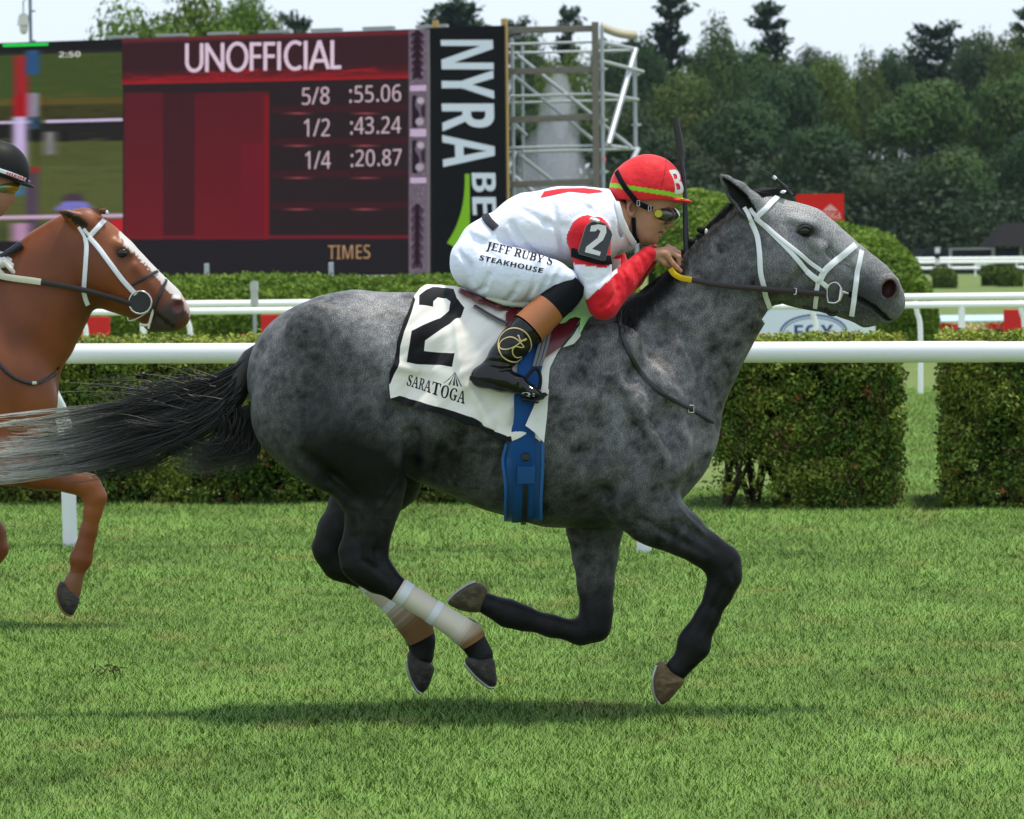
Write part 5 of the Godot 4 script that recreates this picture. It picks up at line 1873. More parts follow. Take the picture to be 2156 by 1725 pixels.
func grey_hair(horse: Node3D) -> void:
	rng.seed = 900
	var tail := MB.new()
	var paths := []
	var dock := [Vector3(541, 736, 0.0), Vector3(522, 762, 0.0), Vector3(502, 800, 0.0), Vector3(488, 840, 0.0), Vector3(478, 872, 0.0)]
	var locks := []
	for k in 46:
		var reach := pow(rng.randf(), 0.55)
		locks.append([rng.randf(), reach, rnd(-1, 1), rnd(0, TAU), rnd(-18, 24), rnd(-1, 1), rnd(5.0, 13.0), rnd(4.0, 8.0)])
	for k in 1100:
		var q0: Array = locks[rng.randi() % locks.size()]
		var s := clampf(q0[0] + rnd(-0.05, 0.05), 0.0, 1.0)
		var t := s * 3.999
		var i := int(t)
		var root: Vector3 = dock[i].lerp(dock[i + 1], t - i)
		var spread := 6.0 + 15.0 * s
		root += Vector3(rnd(-1, 1) * spread, rnd(-0.6, 0.6) * spread, 0)
		root.x = minf(root.x, 546.0)
		var m := clampf(s * 0.85 + q0[2] * 0.30 + rnd(-0.035, 0.035), 0.0, 1.0)
		var end := Vector3(lerpf(380.0, -120.0, clampf(q0[1] + rnd(-0.16, 0.10), 0.0, 1.0)), 0, 0)
		var f2 := (540.0 - end.x) / 650.0
		end.y = lerpf(lerpf(815, 898, f2), lerpf(972, 1034, f2), m) + rnd(-5, 5)
		var c1 := Vector3(root.x - rnd(28, 66), root.y + rnd(42, 76), 0)
		var c2 := Vector3(lerpf(root.x, end.x, 0.60), lerpf(root.y, end.y, 0.84) + 20.0 + q0[4], 0)
		var z1: float = q0[5] * 0.07 + rnd(-0.012, 0.012)
		var z0 := rnd(-1, 1) * (0.02 + 0.05 * s)
		var pts := []
		for j in 14:
			var f := j / 13.0
			var q := root.bezier_interpolate(c1, c2, end, f)
			var wave: float = sin(f * q0[7] + q0[3]) * q0[6] * f
			pts.append(at_z(q.x, q.y + wave, lerpf(z0, z1, f)))
		paths.append(pts)
	for k in 420:
		# the loose lower locks that fall and swing back
		var root := Vector3(rnd(462, 535), rnd(850, 905), 0)
		var low := rnd(940, 1008)
		var end := Vector3(rnd(350, 450), low - rnd(5, 60), 0)
		if k % 3 == 0: end = Vector3(root.x - rnd(10, 30), rnd(915, 948), 0)
		if k % 7 == 0:
			root = Vector3(rnd(535, 548), rnd(905, 945), 0)
		var c1 := Vector3(root.x + rnd(-5, 20), root.y + 50.0, 0)
		var c2 := Vector3(lerpf(root.x, end.x, 0.55), low + 22.0, 0)
		var pts := []
		for j in 12:
			var f := j / 11.0
			var q := root.bezier_interpolate(c1, c2, end, f)
			pts.append(at_z(q.x, q.y, rnd(-0.01, 0.01) + (k % 11 - 5) * 0.012))
		paths.append(pts)
	for k in 170:
		# fine flyaway hairs above
		var root := Vector3(rnd(300, 470), rnd(775, 860), 0)
		root.y += (470.0 - root.x) * 0.28
		var end := root + Vector3(-rnd(60, 190), rnd(-20, 45), 0)
		var c1 := root + Vector3(-40, rnd(-22, 0), 0)
		var c2 := end + Vector3(50, rnd(-30, 0), 0)
		var pts := []
		for j in 10:
			pts.append(at_z(root.bezier_interpolate(c1, c2, end, j / 9.0).x, root.bezier_interpolate(c1, c2, end, j / 9.0).y, (k % 9 - 4) * 0.014))
		paths.append(pts)
	var shade := func(p: Vector3, f: float) -> Color:
		var u := flat_of(p)
		var tone := 0.35 + 1.1 * absf(sin(p.z * 90.0))
		var g := 0.009 + 0.42 * tone * bump(-u.x, -260.0, -10.0) * (0.2 + 0.8 * f) + 0.05 * rng.randf() * f
		return Color(g * 1.03, g, g * 0.95)
	strands(tail, paths, 0.0019, shade)
	# the solid dock under the hair
	tail.col = Color(0.010, 0.010, 0.010)
	tail.tube([at_z(552, 730, 0), at_z(530, 752, 0), at_z(508, 795, 0), at_z(494, 835, 0), at_z(482, 880, 0)], [0.022, 0.034, 0.045, 0.040, 0.012], 12)
	put("tail", tail.mesh(), hair_material(), horse)
	var mane := MB.new()
	paths = []
	var crest := [Vector2(1322, 640), Vector2(1360, 606), Vector2(1400, 578), Vector2(1440, 545), Vector2(1490, 494), Vector2(1530, 453), Vector2(1556, 432)]
	for k in 1500:
		var s := rng.randf() * 5.999
		var i := int(s)
		var q: Vector2 = crest[i].lerp(crest[i + 1], s - i)
		var low := clampf(1.0 - s / 3.6, 0.0, 1.0)
		var length := lerpf(24.0, 105.0, low) * rnd(0.6, 1.1)
		var end := q + Vector2(rnd(-14, 18) - 10.0 * low, length * 0.8)
		if s > 3.0: end = q + Vector2(rnd(-18, 10), rnd(-10, 22))
		var pts := []
		for j in 6:
			var f := j / 5.0
			var u := q.lerp(end, f) + Vector2(0, -9.0 * sin(f * PI) - 3.0)
			var p := at_z(u.x, u.y, 0.05)
			var z := trunk.front(p.x, p.y)
			if is_nan(z): z = 0.01 * rnd(-1, 1)
			pts.append(at_z(u.x, u.y, z + 0.004 + 0.012 * rng.randf() * f))
		paths.append(pts)
	var black := func(_p: Vector3, _f: float) -> Color: return Color(0.008, 0.008, 0.009)
	strands(mane, paths, 0.0018, black)
	put("mane", mane.mesh(), hair_material(), horse)
	for q in [[1461, 512], [1481, 487], [1443, 536]]:
		var k := MB.new()
		k.ball(at_z(q[0] - 5, q[1] - 3, 0.02), Vector3(0.016, 0.012, 0.014), 6)
		put("mane_knot", k.mesh(), mat("mane_knot", lin(0.01, 0.01, 0.01), 0.6), horse)
		var t := MB.new()
		t.ball(at_z(q[0] + 6, q[1] + 1, 0.024), Vector3(0.006, 0.011, 0.009), 6)
		put("knot_band", t.mesh(), mat("white_tape", Color.WHITE), horse)
	var fore := MB.new()
	paths = []
	for k in 300:
		var root := Vector3(rnd(1572, 1606), rnd(402, 420), rnd(-0.03, 0.03))
		var end := Vector3(1662 + rnd(-6, 6), 404 + rnd(-10, 6), 0)
		var mid := Vector3(lerpf(root.x, end.x, 0.5), rnd(384, 408), 0)
		var pts := []
		for j in 8:
			var f := j / 7.0
			var q := root.bezier_interpolate(root.lerp(mid, 0.6), mid.lerp(end, 0.4), end, f)
			pts.append(at_z(q.x, q.y, root.z * (1.0 - f)))
		paths.append(pts)
	strands(fore, paths, 0.0018, black)
	fore.col = Color(0.01, 0.01, 0.01)
	fore.tube([at_z(1666, 412, 0), at_z(1655, 396, 0), at_z(1638, 380, 0), at_z(1625, 369, 0), at_z(1606, 358, 0), at_z(1588, 352, 0)], [0.009, 0.008, 0.005, 0.003, 0.0015, 0.0006], 8)
	put("forelock", fore.mesh(), hair_material(), horse)
	var fb := MB.new()
	fb.tube([at_z(1634, 377, 0), at_z(1628, 371, 0)], [0.0062], 8)
	put("forelock_band", fb.mesh(), mat("white_tape", Color.WHITE), horse)
# ---- things laid on a body
func on_body(f: Field, x: float, y: float, z0 := 0.1, near := true) -> Vector3:
	var z := z0
	for k in 3:
		var p := at_z(x, y, z)
		var q := f.front(p.x, p.y, near)
		if is_nan(q):
			return Vector3(NAN, 0, 0)
		z = q
	return at_z(x, y, z)

# a flat strap along points with outward normals
func band(b: MB, pts: Array, normals: Array, widths: Array, thick: float) -> void:
	var m := pts.size()
	var rows := []
	for i in m:
		var t: Vector3 = (pts[mini(i + 1, m - 1)] - pts[maxi(i - 1, 0)]).normalized()
		var n: Vector3 = (normals[i] - t * normals[i].dot(t)).normalized()
		var s := t.cross(n).normalized() * float(widths[mini(i, widths.size() - 1)]) * 0.5
		rows.append([pts[i], n, s])
	for part in 3:
		var first := b.v.size()
		for r in rows:
			var p: Vector3 = r[0]
			var n: Vector3 = r[1]
			var s: Vector3 = r[2]
			if part == 0:
				b.vert(p + n * thick - s, (n * 1.0 - s.normalized() * 0.35).normalized()); b.vert(p + n * thick + s, (n + s.normalized() * 0.35).normalized())
			elif part == 1:
				b.vert(p + n * thick + s, s.normalized()); b.vert(p + s - n * thick, s.normalized())
			else:
				b.vert(p + n * thick - s, -s.normalized()); b.vert(p - s - n * thick, -s.normalized())
		for i in m - 1:
			var a := first + i * 2
			b.tri(a, a + 1, a + 3); b.tri(a, a + 3, a + 2)

func strap(b: MB, f: Field, line: Array, width: float, lift := 0.003, thick := 0.002, near := true, z0 := 0.08, per := 8) -> void:
	var pts := []
	var nn := []
	for q in smooth_path(line, per):
		var p := on_body(f, q.x, q.y, z0 if near else -z0, near)
		if is_nan(p.x):
			if pts.size() and pts.size() < 400:
				continue
			continue
		var n := f.normal(p)
		pts.append(p + n * lift)
		nn.append(n)
	if pts.size() > 1:
		for k in 3:
			var s := nn.duplicate()
			var ps := pts.duplicate()
			for i in range(1, pts.size() - 1):
				nn[i] = (s[i - 1] + s[i] + s[i + 1]).normalized()
				pts[i] = ps[i] * 0.5 + (ps[i - 1] + ps[i + 1]) * 0.25
		band(b, pts, nn, [width], thick)

# a sheet of cloth or leather lying on a body within an outline of the drawing
func sheet(b: MB, f: Field, outline: PackedVector2Array, lift: float, step: float, wrinkle: Callable, near := true, uv_at := Vector2.ZERO, uv_size := Vector2.ONE) -> void:
	var pts := PackedVector2Array()
	var m := outline.size()
	for i in m:
		var a := outline[i]
		var e := outline[(i + 1) % m]
		var n := maxi(1, int(a.distance_to(e) / step))
		for k in n:
			pts.append(a.lerp(e, float(k) / n))
	var rim := pts.size()
	var dense := pts.duplicate()
	var lo := Vector2(1e9, 1e9)
	var hi := Vector2(-1e9, -1e9)
	for p in outline:
		lo = lo.min(p); hi = hi.max(p)
	var y := lo.y + step * 0.5
	var odd := 0
	while y < hi.y:
		var x := lo.x + step * (0.5 + 0.5 * (odd % 2))
		while x < hi.x:
			var p := Vector2(x, y)
			if Geometry2D.is_point_in_polygon(p, outline):
				var far := true
				for k in rim:
					if dense[k].distance_squared_to(p) < step * step * 0.3:
						far = false
						break
				if far: pts.append(p)
			x += step
		y += step * 0.87
		odd += 1
	var t := Geometry2D.triangulate_delaunay(pts)
	var first := b.v.size()
	var last := 0.2
	for p in pts:
		var q := on_body(f, p.x, p.y, 0.2 if near else -0.2, near)
		if is_nan(q.x):
			q = at_z(p.x, p.y, 0.0)
		var n := f.normal(q)
		if n.z * (1.0 if near else -1.0) < 0.15: n = (n + Vector3(0, 0, 0.4 if near else -0.4)).normalized()
		b.vert(q + n * (lift + wrinkle.call(p)), n, (p - uv_at) / uv_size)
	var acc := PackedVector3Array()
	acc.resize(pts.size())
	var good := PackedInt32Array()
	for k in range(0, t.size(), 3):
		var c := (pts[t[k]] + pts[t[k + 1]] + pts[t[k + 2]]) / 3.0
		if Geometry2D.is_point_in_polygon(c, outline):
			var va := b.v[first + t[k]]
			var g := (b.v[first + t[k + 1]] - va).cross(b.v[first + t[k + 2]] - va)
			if g.dot(b.n[first + t[k]]) < 0.0: g = -g
			for e in 3: acc[t[k + e]] += g
			good.append(t[k]); good.append(t[k + 1]); good.append(t[k + 2])
	for i in pts.size():
		if acc[i].length_squared() > 1e-16: b.n[first + i] = acc[i].normalized()
	for k in range(0, good.size(), 3):
		b.tri(first + good[k], first + good[k + 1], first + good[k + 2])

# flat lettering laid on a body: the writing's box runs from origin along and up (drawing units)
func lettering(b: MB, f: Field, s: String, origin: Vector2, along: Vector2, up: Vector2, lift: float, face := "Droid Sans", bold := false, z0 := 0.2) -> void:
	var m := TextMesh.new()
	var font := SystemFont.new()
	font.font_names = PackedStringArray([face])
	font.font_weight = 700 if bold else 400
	m.font = font; m.font_size = 64; m.depth = 0.0; m.pixel_size = 0.01; m.curve_step = 2.0; m.text = s
	var a := m.get_mesh_arrays()
	var vs: PackedVector3Array = a[Mesh.ARRAY_VERTEX]
	var lo := Vector2(1e9, 1e9)
	var hi := Vector2(-1e9, -1e9)
	for p in vs:
		lo = lo.min(Vector2(p.x, p.y)); hi = hi.max(Vector2(p.x, p.y))
	var first := b.v.size()
	for p in vs:
		var q := origin + along * ((p.x - lo.x) / (hi.x - lo.x)) + up * ((p.y - lo.y) / (hi.y - lo.y))
		var w := on_body(f, q.x, q.y, z0)
		if is_nan(w.x):
			b.vert(Vector3(0, -900, 0), Vector3.UP)
			continue
		var n := f.normal(w)
		b.vert(w + n * lift, n)
	var ix: PackedInt32Array = a[Mesh.ARRAY_INDEX] if a[Mesh.ARRAY_INDEX] != null else PackedInt32Array(range(vs.size()))
	for i in range(0, ix.size() - 2, 3):
		if minf(b.v[first + ix[i]].y, minf(b.v[first + ix[i + 1]].y, b.v[first + ix[i + 2]].y)) < -100.0: continue
		b.tri(first + ix[i], first + ix[i + 1], first + ix[i + 2])

func v2(list: Array, ox: float, oy: float, k: float) -> PackedVector2Array:
	var out := PackedVector2Array()
	for i in range(0, list.size(), 2):
		out.append(Vector2(ox + list[i] * k, oy + list[i + 1] * k))
	return out

func both(b: MB, f: Field, line: Array, width: float, lift := 0.003, thick := 0.002, z0 := 0.08) -> void:
	strap(b, f, line, width, lift, thick, true, z0)
	strap(b, f, line, width, lift, thick, false, z0)

var saddled: Field

func grey_tack() -> void:
	rng.seed = 1300
	saddled = Field.new(trunk.o, trunk.o + Vector3(trunk.nx - 1, trunk.ny - 1, trunk.nz - 1) * trunk.h, trunk.h)
	saddled.nx = trunk.nx; saddled.ny = trunk.ny; saddled.nz = trunk.nz
	saddled.d = trunk.d.duplicate()
	saddled.id = trunk.id.duplicate()
	chain(saddled, [[905, 655, 44, 0.11, 0.0], [960, 668, 55, 0.13, 0.0], [1060, 690, 62, 0.14, 0.0], [1180, 690, 52, 0.12, 0.0], [1238, 684, 44, 0.10, 0.0]], 0.05, 1)
	# number cloth
	var wob := FastNoiseLite.new()
	wob.seed = 71; wob.frequency = 0.016; wob.fractal_octaves = 3
	var folds := func(p: Vector2) -> float:
		var w := 0.010 * wob.get_noise_2d(p.x * 0.8 + p.y * 0.9, (p.y - p.x * 0.5) * 0.35)
		var sag := 0.012 * exp(-pow((p.y - 776.0 - (p.x - 860.0) * 0.12) / 9.0, 2.0)) * bump(-p.x, -960.0, -840.0)
		var ridge := 0.013 * exp(-pow((p.x - 962.0 - (p.y - 690.0) * 0.10) / 9.0, 2.0)) * bump(p.y, 650.0, 690.0) * bump(-p.y, -860.0, -800.0)
		var ridge2 := 0.014 * exp(-pow((p.x - 1004.0 - (p.y - 840.0) * 0.55) / 10.0, 2.0)) * bump(p.y, 800.0, 850.0)
		var hem := 0.018 * bump(p.y + (1000.0 - p.x) * 0.28, 850.0, 900.0)
		return w + sag + ridge + ridge2 + hem
	var outline := v2([600, 78, 540, 110, 480, 180, 435, 300, 395, 380, 360, 470, 330, 560, 322, 660, 300, 740, 262, 830, 258, 960, 262, 1062, 400, 1118, 700, 1188, 1000, 1280, 1100, 1320, 1200, 1392, 1300, 1425, 1380, 1448, 1500, 1360, 1612, 1438, 1660, 1250, 1682, 1000, 1700, 800, 1760, 680, 1850, 540, 1960, 400, 2040, 240, 2060, 150, 1500, 250, 1200, 190, 1000, 120, 860, 80], 758.0, 589.5, 0.2344)
	var uv0 := Vector2(800, 590)
	var uvs := Vector2(460, 350)
	var pr := Print.new(1380, 1050, rgb8(228, 224, 216))
	var to := func(q: PackedVector2Array) -> PackedVector2Array:
		var out := PackedVector2Array()
		for p in q: out.append((p - uv0) / uvs * Vector2(1380, 1050))
		return out
	var tone := FastNoiseLite.new()
	tone.seed = 3; tone.frequency = 0.01
	var black := rgb8(27, 27, 30)
	pr.poly(to.call(v2([470, 140, 500, 200, 455, 330, 395, 480, 360, 600, 350, 740, 300, 850, 268, 930, 215, 930, 215, 700, 300, 500, 380, 200], 758.0, 589.5, 0.2344)), black)
	pr.poly(to.call(v2([240, 1062, 330, 1032, 420, 1066, 720, 1138, 1010, 1226, 1110, 1262, 1210, 1336, 1310, 1386, 1390, 1400, 1390, 1470, 1200, 1420, 700, 1215, 250, 1085], 758.0, 589.5, 0.2344)), black)
	pr.poly(to.call(v2([530, 250, 535, 165, 600, 122, 650, 98, 840, 102, 868, 180, 936, 262, 905, 357, 585, 545, 568, 640, 856, 670, 830, 787, 414, 737, 462, 470, 722, 360, 800, 290, 814, 212, 778, 180, 702, 180, 662, 215, 658, 256], 758.0, 589.5, 0.2344)), black)
	var p0: Vector2 = to.call(v2([396, 948], 758.0, 589.5, 0.2344))[0]
	var p1: Vector2 = to.call(v2([940, 1118], 758.0, 589.5, 0.2344))[0]
	var p2: Vector2 = to.call(v2([418, 846], 758.0, 589.5, 0.2344))[0]
	pr.text("SARATOGA", p0, p1 - p0, (p2 - p0) * 1.08, black, "Droid Serif", true)
	for q in [[856, 838, 765, 928, 5], [856, 838, 806, 944, 14], [856, 838, 846, 950, 18], [856, 838, 880, 958, 18], [856, 838, 916, 960, 12]]:
		var e: PackedVector2Array = to.call(v2([q[0], q[1], q[2] - q[4] * 0.5, q[3], q[2] + q[4] * 0.5, q[3] + 2], 758.0, 589.5, 0.2344))
		pr.tri(e[0], e[1], e[2], black)
	var rim: PackedVector2Array = to.call(v2([760, 930, 800, 900, 856, 836, 920, 962], 758.0, 589.5, 0.2344))
	pr.stroke([rim[0], rim[1], rim[2], rim[3]], 3.0, black)
	var cm := mat("number_cloth_print", Color.WHITE, 0.85)
	cm.albedo_texture = pr.done()
	cm.rim_enabled = true
	cm.rim = 0.3
	var cloth := thing("saddle_cloth", "white number cloth with black 2 and the word SARATOGA on the grey horse", "saddle cloth", Vector3(-0.1, 0.9, 0.0))
	var c := MB.new()
	sheet(c, saddled, outline, 0.010, 5.0, folds, true, uv0, uvs)
	shift(c, -cloth.position)
	put("cloth", c.mesh(), cm, cloth)
	var far := MB.new()
	sheet(far, saddled, outline, 0.010, 8.0, folds, false)
	shift(far, -cloth.position)
	put("far_side", far.mesh(), mat("plain_cloth", lin(0.70, 0.69, 0.66), 0.85), cloth)
	var corner := MB.new()
	sheet(corner, saddled, PackedVector2Array([Vector2(1130, 826), Vector2(1152, 822), Vector2(1148, 880), Vector2(1142, 926), Vector2(1122, 906), Vector2(1104, 893), Vector2(1120, 858)]), 0.040, 5.0, folds)
	shift(corner, -cloth.position)
	put("folded_corner", corner.mesh(), mat("plain_cloth", lin(0.70, 0.69, 0.66), 0.85), cloth)
	# saddle
	var saddle := thing("racing_saddle", "small dark red racing saddle with green pad under the jockey in white", "saddle", Vector3(0.0, 1.1, 0.0))
	var red := mat("red_leather", lin(0.11, 0.008, 0.014), 0.28)
	var sf := Field.new(at_z(950, 700, 0) + Vector3(0, 0, -0.22), at_z(1250, 590, 0) + Vector3(0, 0, 0.22), 0.006)
	chain(sf, [[970, 612, 7, 0.15, 0.0], [1010, 630, 10, 0.18, 0.0], [1050, 645, 11, 0.185, 0.0], [1092, 655, 11, 0.18, 0.0], [1140, 662, 12, 0.13, 0.0], [1180, 660, 14, 0.10, 0.0], [1226, 642, 12, 0.06, 0.0]], 0.01)
	var sb := MB.new()
	sf.build(sb, func(_p, _n, _m): return Color.WHITE)
	shift(sb, -saddle.position)
	put("seat", sb.mesh(), red, saddle)
	var none := func(_p: Vector2) -> float: return 0.0
	for side in [true, false]:
		var fl := MB.new()
		sheet(fl, saddled, PackedVector2Array([Vector2(1064, 668), Vector2(1090, 654), Vector2(1180, 656), Vector2(1222, 674), Vector2(1212, 694), Vector2(1180, 736), Vector2(1143, 760), Vector2(1118, 748), Vector2(1098, 706), Vector2(1064, 697)]), 0.024, 6.0, none, side)
		shift(fl, -saddle.position)
		put("flap", fl.mesh(), red, saddle)
	var pad := mat("green_pad", lin(0.44, 0.80, 0.34), 0.85)
	var gp := MB.new()
	sheet(gp, saddled, v2([1755, 425, 1840, 360, 1900, 340, 1960, 270, 2030, 185, 2085, 250, 2115, 320, 2085, 400, 2048, 452, 1980, 532, 1972, 470, 1962, 400, 1915, 385, 1870, 395, 1830, 440, 1790, 450], 758.0, 589.5, 0.2344), 0.034, 5.0, func(p: Vector2) -> float: return 0.008 * wob.get_noise_2d(p.x * 2.0, p.y * 2.0))
	shift(gp, -saddle.position)
	put("green_pad", gp.mesh(), pad, saddle)
	var wp := MB.new()
	sheet(wp, saddled, v2([1965, 460, 1985, 540, 1900, 610, 1810, 640, 1880, 560], 758.0, 589.5, 0.2344), 0.028, 5.0, none)
	shift(wp, -saddle.position)
	wp.tube([at_z(1024, 626, 0.168) - saddle.position, at_z(1060, 637, 0.185) - saddle.position, at_z(1100, 641, 0.19) - saddle.position, at_z(1128, 636, 0.18) - saddle.position], [0.006, 0.011, 0.012, 0.006], 10)
	put("pale_pad", wp.mesh(), mat("pale_pad", lin(0.55, 0.60, 0.50), 0.85), saddle)
	# surcingle webbing and stirrup leather
	var web := mat("grey_webbing", lin(0.16, 0.16, 0.155), 0.8)
	var line := mat("black_leather", lin(0.012, 0.012, 0.013), 0.35)
	var su := MB.new()
	strap(su, saddled, [Vector2(996, 655), Vector2(1012, 664), Vector2(1036, 677), Vector2(1066, 692)], 0.016, 0.026, 0.002)
	shift(su, -saddle.position)
	put("surcingle", su.mesh(), web, saddle)
	var sl := MB.new()
	strap(sl, saddled, [Vector2(996, 655), Vector2(1012, 664), Vector2(1036, 677), Vector2(1066, 692)], 0.004, 0.0295, 0.001)
	shift(sl, -saddle.position)
	put("surcingle_stripe", sl.mesh(), line, saddle)
	for k in 3:
		var st := MB.new()
		var dx := (k - 1) * 7.0
		strap(st, saddled, [Vector2(1148 + dx, 708), Vector2(1138 + dx, 740 + k * 3.0), Vector2(1127 + dx, 778)], 0.0095, 0.042, 0.0025)
		shift(st, -saddle.position)
		put("stirrup_leather", st.mesh(), web, saddle)
	var iron := MB.new()
	iron.tube(smooth_path([at_z(1104, 820, 0.345), at_z(1109, 796, 0.343), at_z(1126, 776, 0.335), at_z(1136, 786, 0.325), at_z(1138, 806, 0.325), at_z(1133, 828, 0.325)], 5), [0.006], 8)
	iron.box(at_z(1116, 843, 0.33), Vector3(0.06, 0.010, 0.08), Basis(Vector3(0, 0, 1), -0.2), 0.004)
	shift(iron, -saddle.position)
	put("stirrup", iron.mesh(), mat("black_metal", lin(0.015, 0.015, 0.016), 0.5), saddle)
	# girth
	var blue := mat("girth_blue", lin(0.012, 0.07, 0.24), 0.5)
	var girth := thing("girth", "blue girth round the grey horse's chest below the boot", "girth", at_z(1104, 1010, 0.0))
	var wrap := func(called: String, rows: Array, lift: float, m: Material) -> void:
		var b := MB.new()
		var grid := []
		for q in rows:
			var row := []
			for k in 9:
				var x: float = lerpf(q[1], q[2], k / 8.0)
				var p := on_body(saddled, x, q[0], 0.2)
				if is_nan(p.x): p = at_z(x, q[0], 0.0)
				row.append(p + saddled.normal(p) * lift)
			grid.append(row)
		for q in range(rows.size() - 1, -1, -1):
			var row := []
			for k in 9:
				var x: float = lerpf(rows[q][1], rows[q][2], k / 8.0)
				var p := on_body(saddled, x, rows[q][0], -0.2, false)
				if is_nan(p.x): p = at_z(x, rows[q][0], 0.0)
				row.append(p + saddled.normal(p) * lift)
			grid.append(row)
		grid_skin(b, grid)
		shift(b, -girth.position)
		put(called, b.mesh(), m, girth)
	var rows1 := []
	for k in 26:
		var y := lerpf(700.0, 1086.0, k / 25.0)
		rows1.append([y, lerpf(1098, 1082, bump(y, 700, 850)), lerpf(1150, 1125, bump(y, 700, 870))])
	wrap.call("webbing", rows1, 0.026, blue)
	var rows2 := []
	for k in 22:
		var y := lerpf(926.0, 1088.0, k / 21.0)
		rows2.append([y, 1066.0 + 2.0 * sin(y * 0.045), 1142.0 - 2.0 * sin(y * 0.05)])
	wrap.call("sleeve", rows2, 0.018, mat("girth_sleeve", lin(0.010, 0.075, 0.27), 0.4))
	var rows3 := []
	for k in 12:
		rows3.append([lerpf(1012.0, 1088.0, k / 11.0), 1102.0, 1112.0])
	wrap.call("strap", rows3, 0.031, line)
	for q in [[1089, 1126, 972, 1008]]:
		var b := MB.new()
		sheet(b, saddled, PackedVector2Array([Vector2(q[0], q[2]), Vector2(q[0] + 8, q[2] + 3), Vector2(q[1] - 8, q[2] + 3), Vector2(q[1], q[2]), Vector2(q[1], q[3]), Vector2(q[0], q[3])]), 0.034, 6.0, none)
		shift(b, -girth.position)
		put("pocket", b.mesh(), mat("girth_sleeve", Color.WHITE), girth)
	var bk := MB.new()
	var bp := on_body(saddled, 1107, 961, 0.2)
	bk.box(bp + Vector3(0, 0, 0.034) - girth.position, Vector3(0.025, 0.028, 0.012), Basis.IDENTITY, 0.004)
	put("buckle", bk.mesh(), line, girth)
	for x in [1067.0, 1141.0]:
		var b := MB.new()
		strap(b, saddled, [Vector2(x, 930), Vector2(x + 1, 980), Vector2(x - 1, 1040), Vector2(x + 1, 1082)], 0.010, 0.024, 0.004, true, 0.2)
		shift(b, -girth.position)
		put("binding", b.mesh(), mat("girth_binding", lin(0.02, 0.11, 0.36), 0.4), girth)
	# breastplate
	var yoke := thing("breastplate", "thin black leather yoke across the grey horse's shoulder", "breastplate", at_z(1400, 800, 0.0))
	var yb := MB.new()
	both(yb, trunk, [Vector2(1306, 640), Vector2(1305, 660), Vector2(1307, 692), Vector2(1316, 723), Vector2(1336, 767), Vector2(1370, 808), Vector2(1411, 839), Vector2(1452, 860), Vector2(1500, 889)], 0.0145, 0.006, 0.003)
	shift(yb, -yoke.position)
	put("strap", yb.mesh(), line, yoke)
	var bu := MB.new()
	var up := on_body(trunk, 1455, 861, 0.1) - yoke.position
	for q in [[-1, -1, 1, -1], [1, -1, 1, 1], [1, 1, -1, 1], [-1, 1, -1, -1]]:
		bu.tube([up + Vector3(q[0] * 0.009, q[1] * 0.012, 0.013), up + Vector3(q[2] * 0.009, q[3] * 0.012, 0.013)], [0.002], 6)
	put("buckle", bu.mesh(), mat("bright_metal", lin(0.6, 0.6, 0.6), 0.2, 0.9), yoke)
	# bridle
	var bridle := thing("bridle", "white racing bridle on the grey horse with brown reins", "bridle", at_z(1650, 550, 0.0))
	var white := mat("white_strap", lin(0.78, 0.79, 0.82), 0.45)
	var parts := [
		["browband", [Vector2(1592, 457), Vector2(1612, 439), Vector2(1632, 421), Vector2(1648, 406)], 0.0185, 0.004],
		["crownpiece", [Vector2(1566, 437), Vector2(1575, 452), Vector2(1586, 470)], 0.014, 0.004],
		["crownpiece", [Vector2(1580, 438), Vector2(1588, 450), Vector2(1597, 464)], 0.013, 0.004],
		["throat_lash", [Vector2(1582, 466), Vector2(1595, 499), Vector2(1600, 537), Vector2(1602, 574), Vector2(1609, 603), Vector2(1614, 630), Vector2(1621, 653)], 0.0175, 0.004],
		["cheekpiece", [Vector2(1590, 457), Vector2(1612, 478), Vector2(1633, 499), Vector2(1666, 533), Vector2(1698, 570), Vector2(1722, 588), Vector2(1742, 604)], 0.0165, 0.005],
		["noseband_strap", [Vector2(1606, 470), Vector2(1640, 501), Vector2(1690, 540), Vector2(1733, 573)], 0.014, 0.008],
		["noseband", [Vector2(1726, 589), Vector2(1738, 568), Vector2(1766, 545), Vector2(1794, 522), Vector2(1800, 518)], 0.022, 0.006],
		["drop_noseband", [Vector2(1813, 529), Vector2(1808, 557), Vector2(1802, 599), Vector2(1797, 640), Vector2(1794, 664)], 0.0175, 0.005],
		["lip_strap", [Vector2(1722, 595), Vector2(1719, 620), Vector2(1716, 651)], 0.015, 0.004],
	]
	for q in parts:
		for side in [true, false]:
			var b := MB.new()
			strap(b, skull, q[1], q[2], q[3], 0.0022, side)
			if b.idx.size() == 0: continue
			shift(b, -bridle.position)
			put(q[0], b.mesh(), white, bridle)
	var over := MB.new()
	over.tube([at_z(1648, 405, 0.035), at_z(1651, 402, 0.0), at_z(1648, 405, -0.035)], [0.004], 8, true, [], 2.4, Vector3(1, 0, 0))
	over.tube([at_z(1800, 518, 0.030), at_z(1804, 516, 0.0), at_z(1800, 518, -0.030)], [0.005], 8, true, [], 2.4, Vector3(1, 0, 0))
	over.tube([at_z(1815, 528, 0.028), at_z(1817, 527, 0.0), at_z(1815, 528, -0.028)], [0.004], 8, true, [], 2.4, Vector3(1, 0, 0))
	shift(over, -bridle.position)
	put("strap_top", over.mesh(), white, bridle)
	var brown := mat("brown_leather", lin(0.020, 0.010, 0.010), 0.4)
	var metal := mat("bright_metal", Color.WHITE)
	var kp := MB.new()
	strap(kp, skull, [Vector2(1700, 572), Vector2(1712, 583), Vector2(1722, 590)], 0.019, 0.009, 0.003)
	shift(kp, -bridle.position)
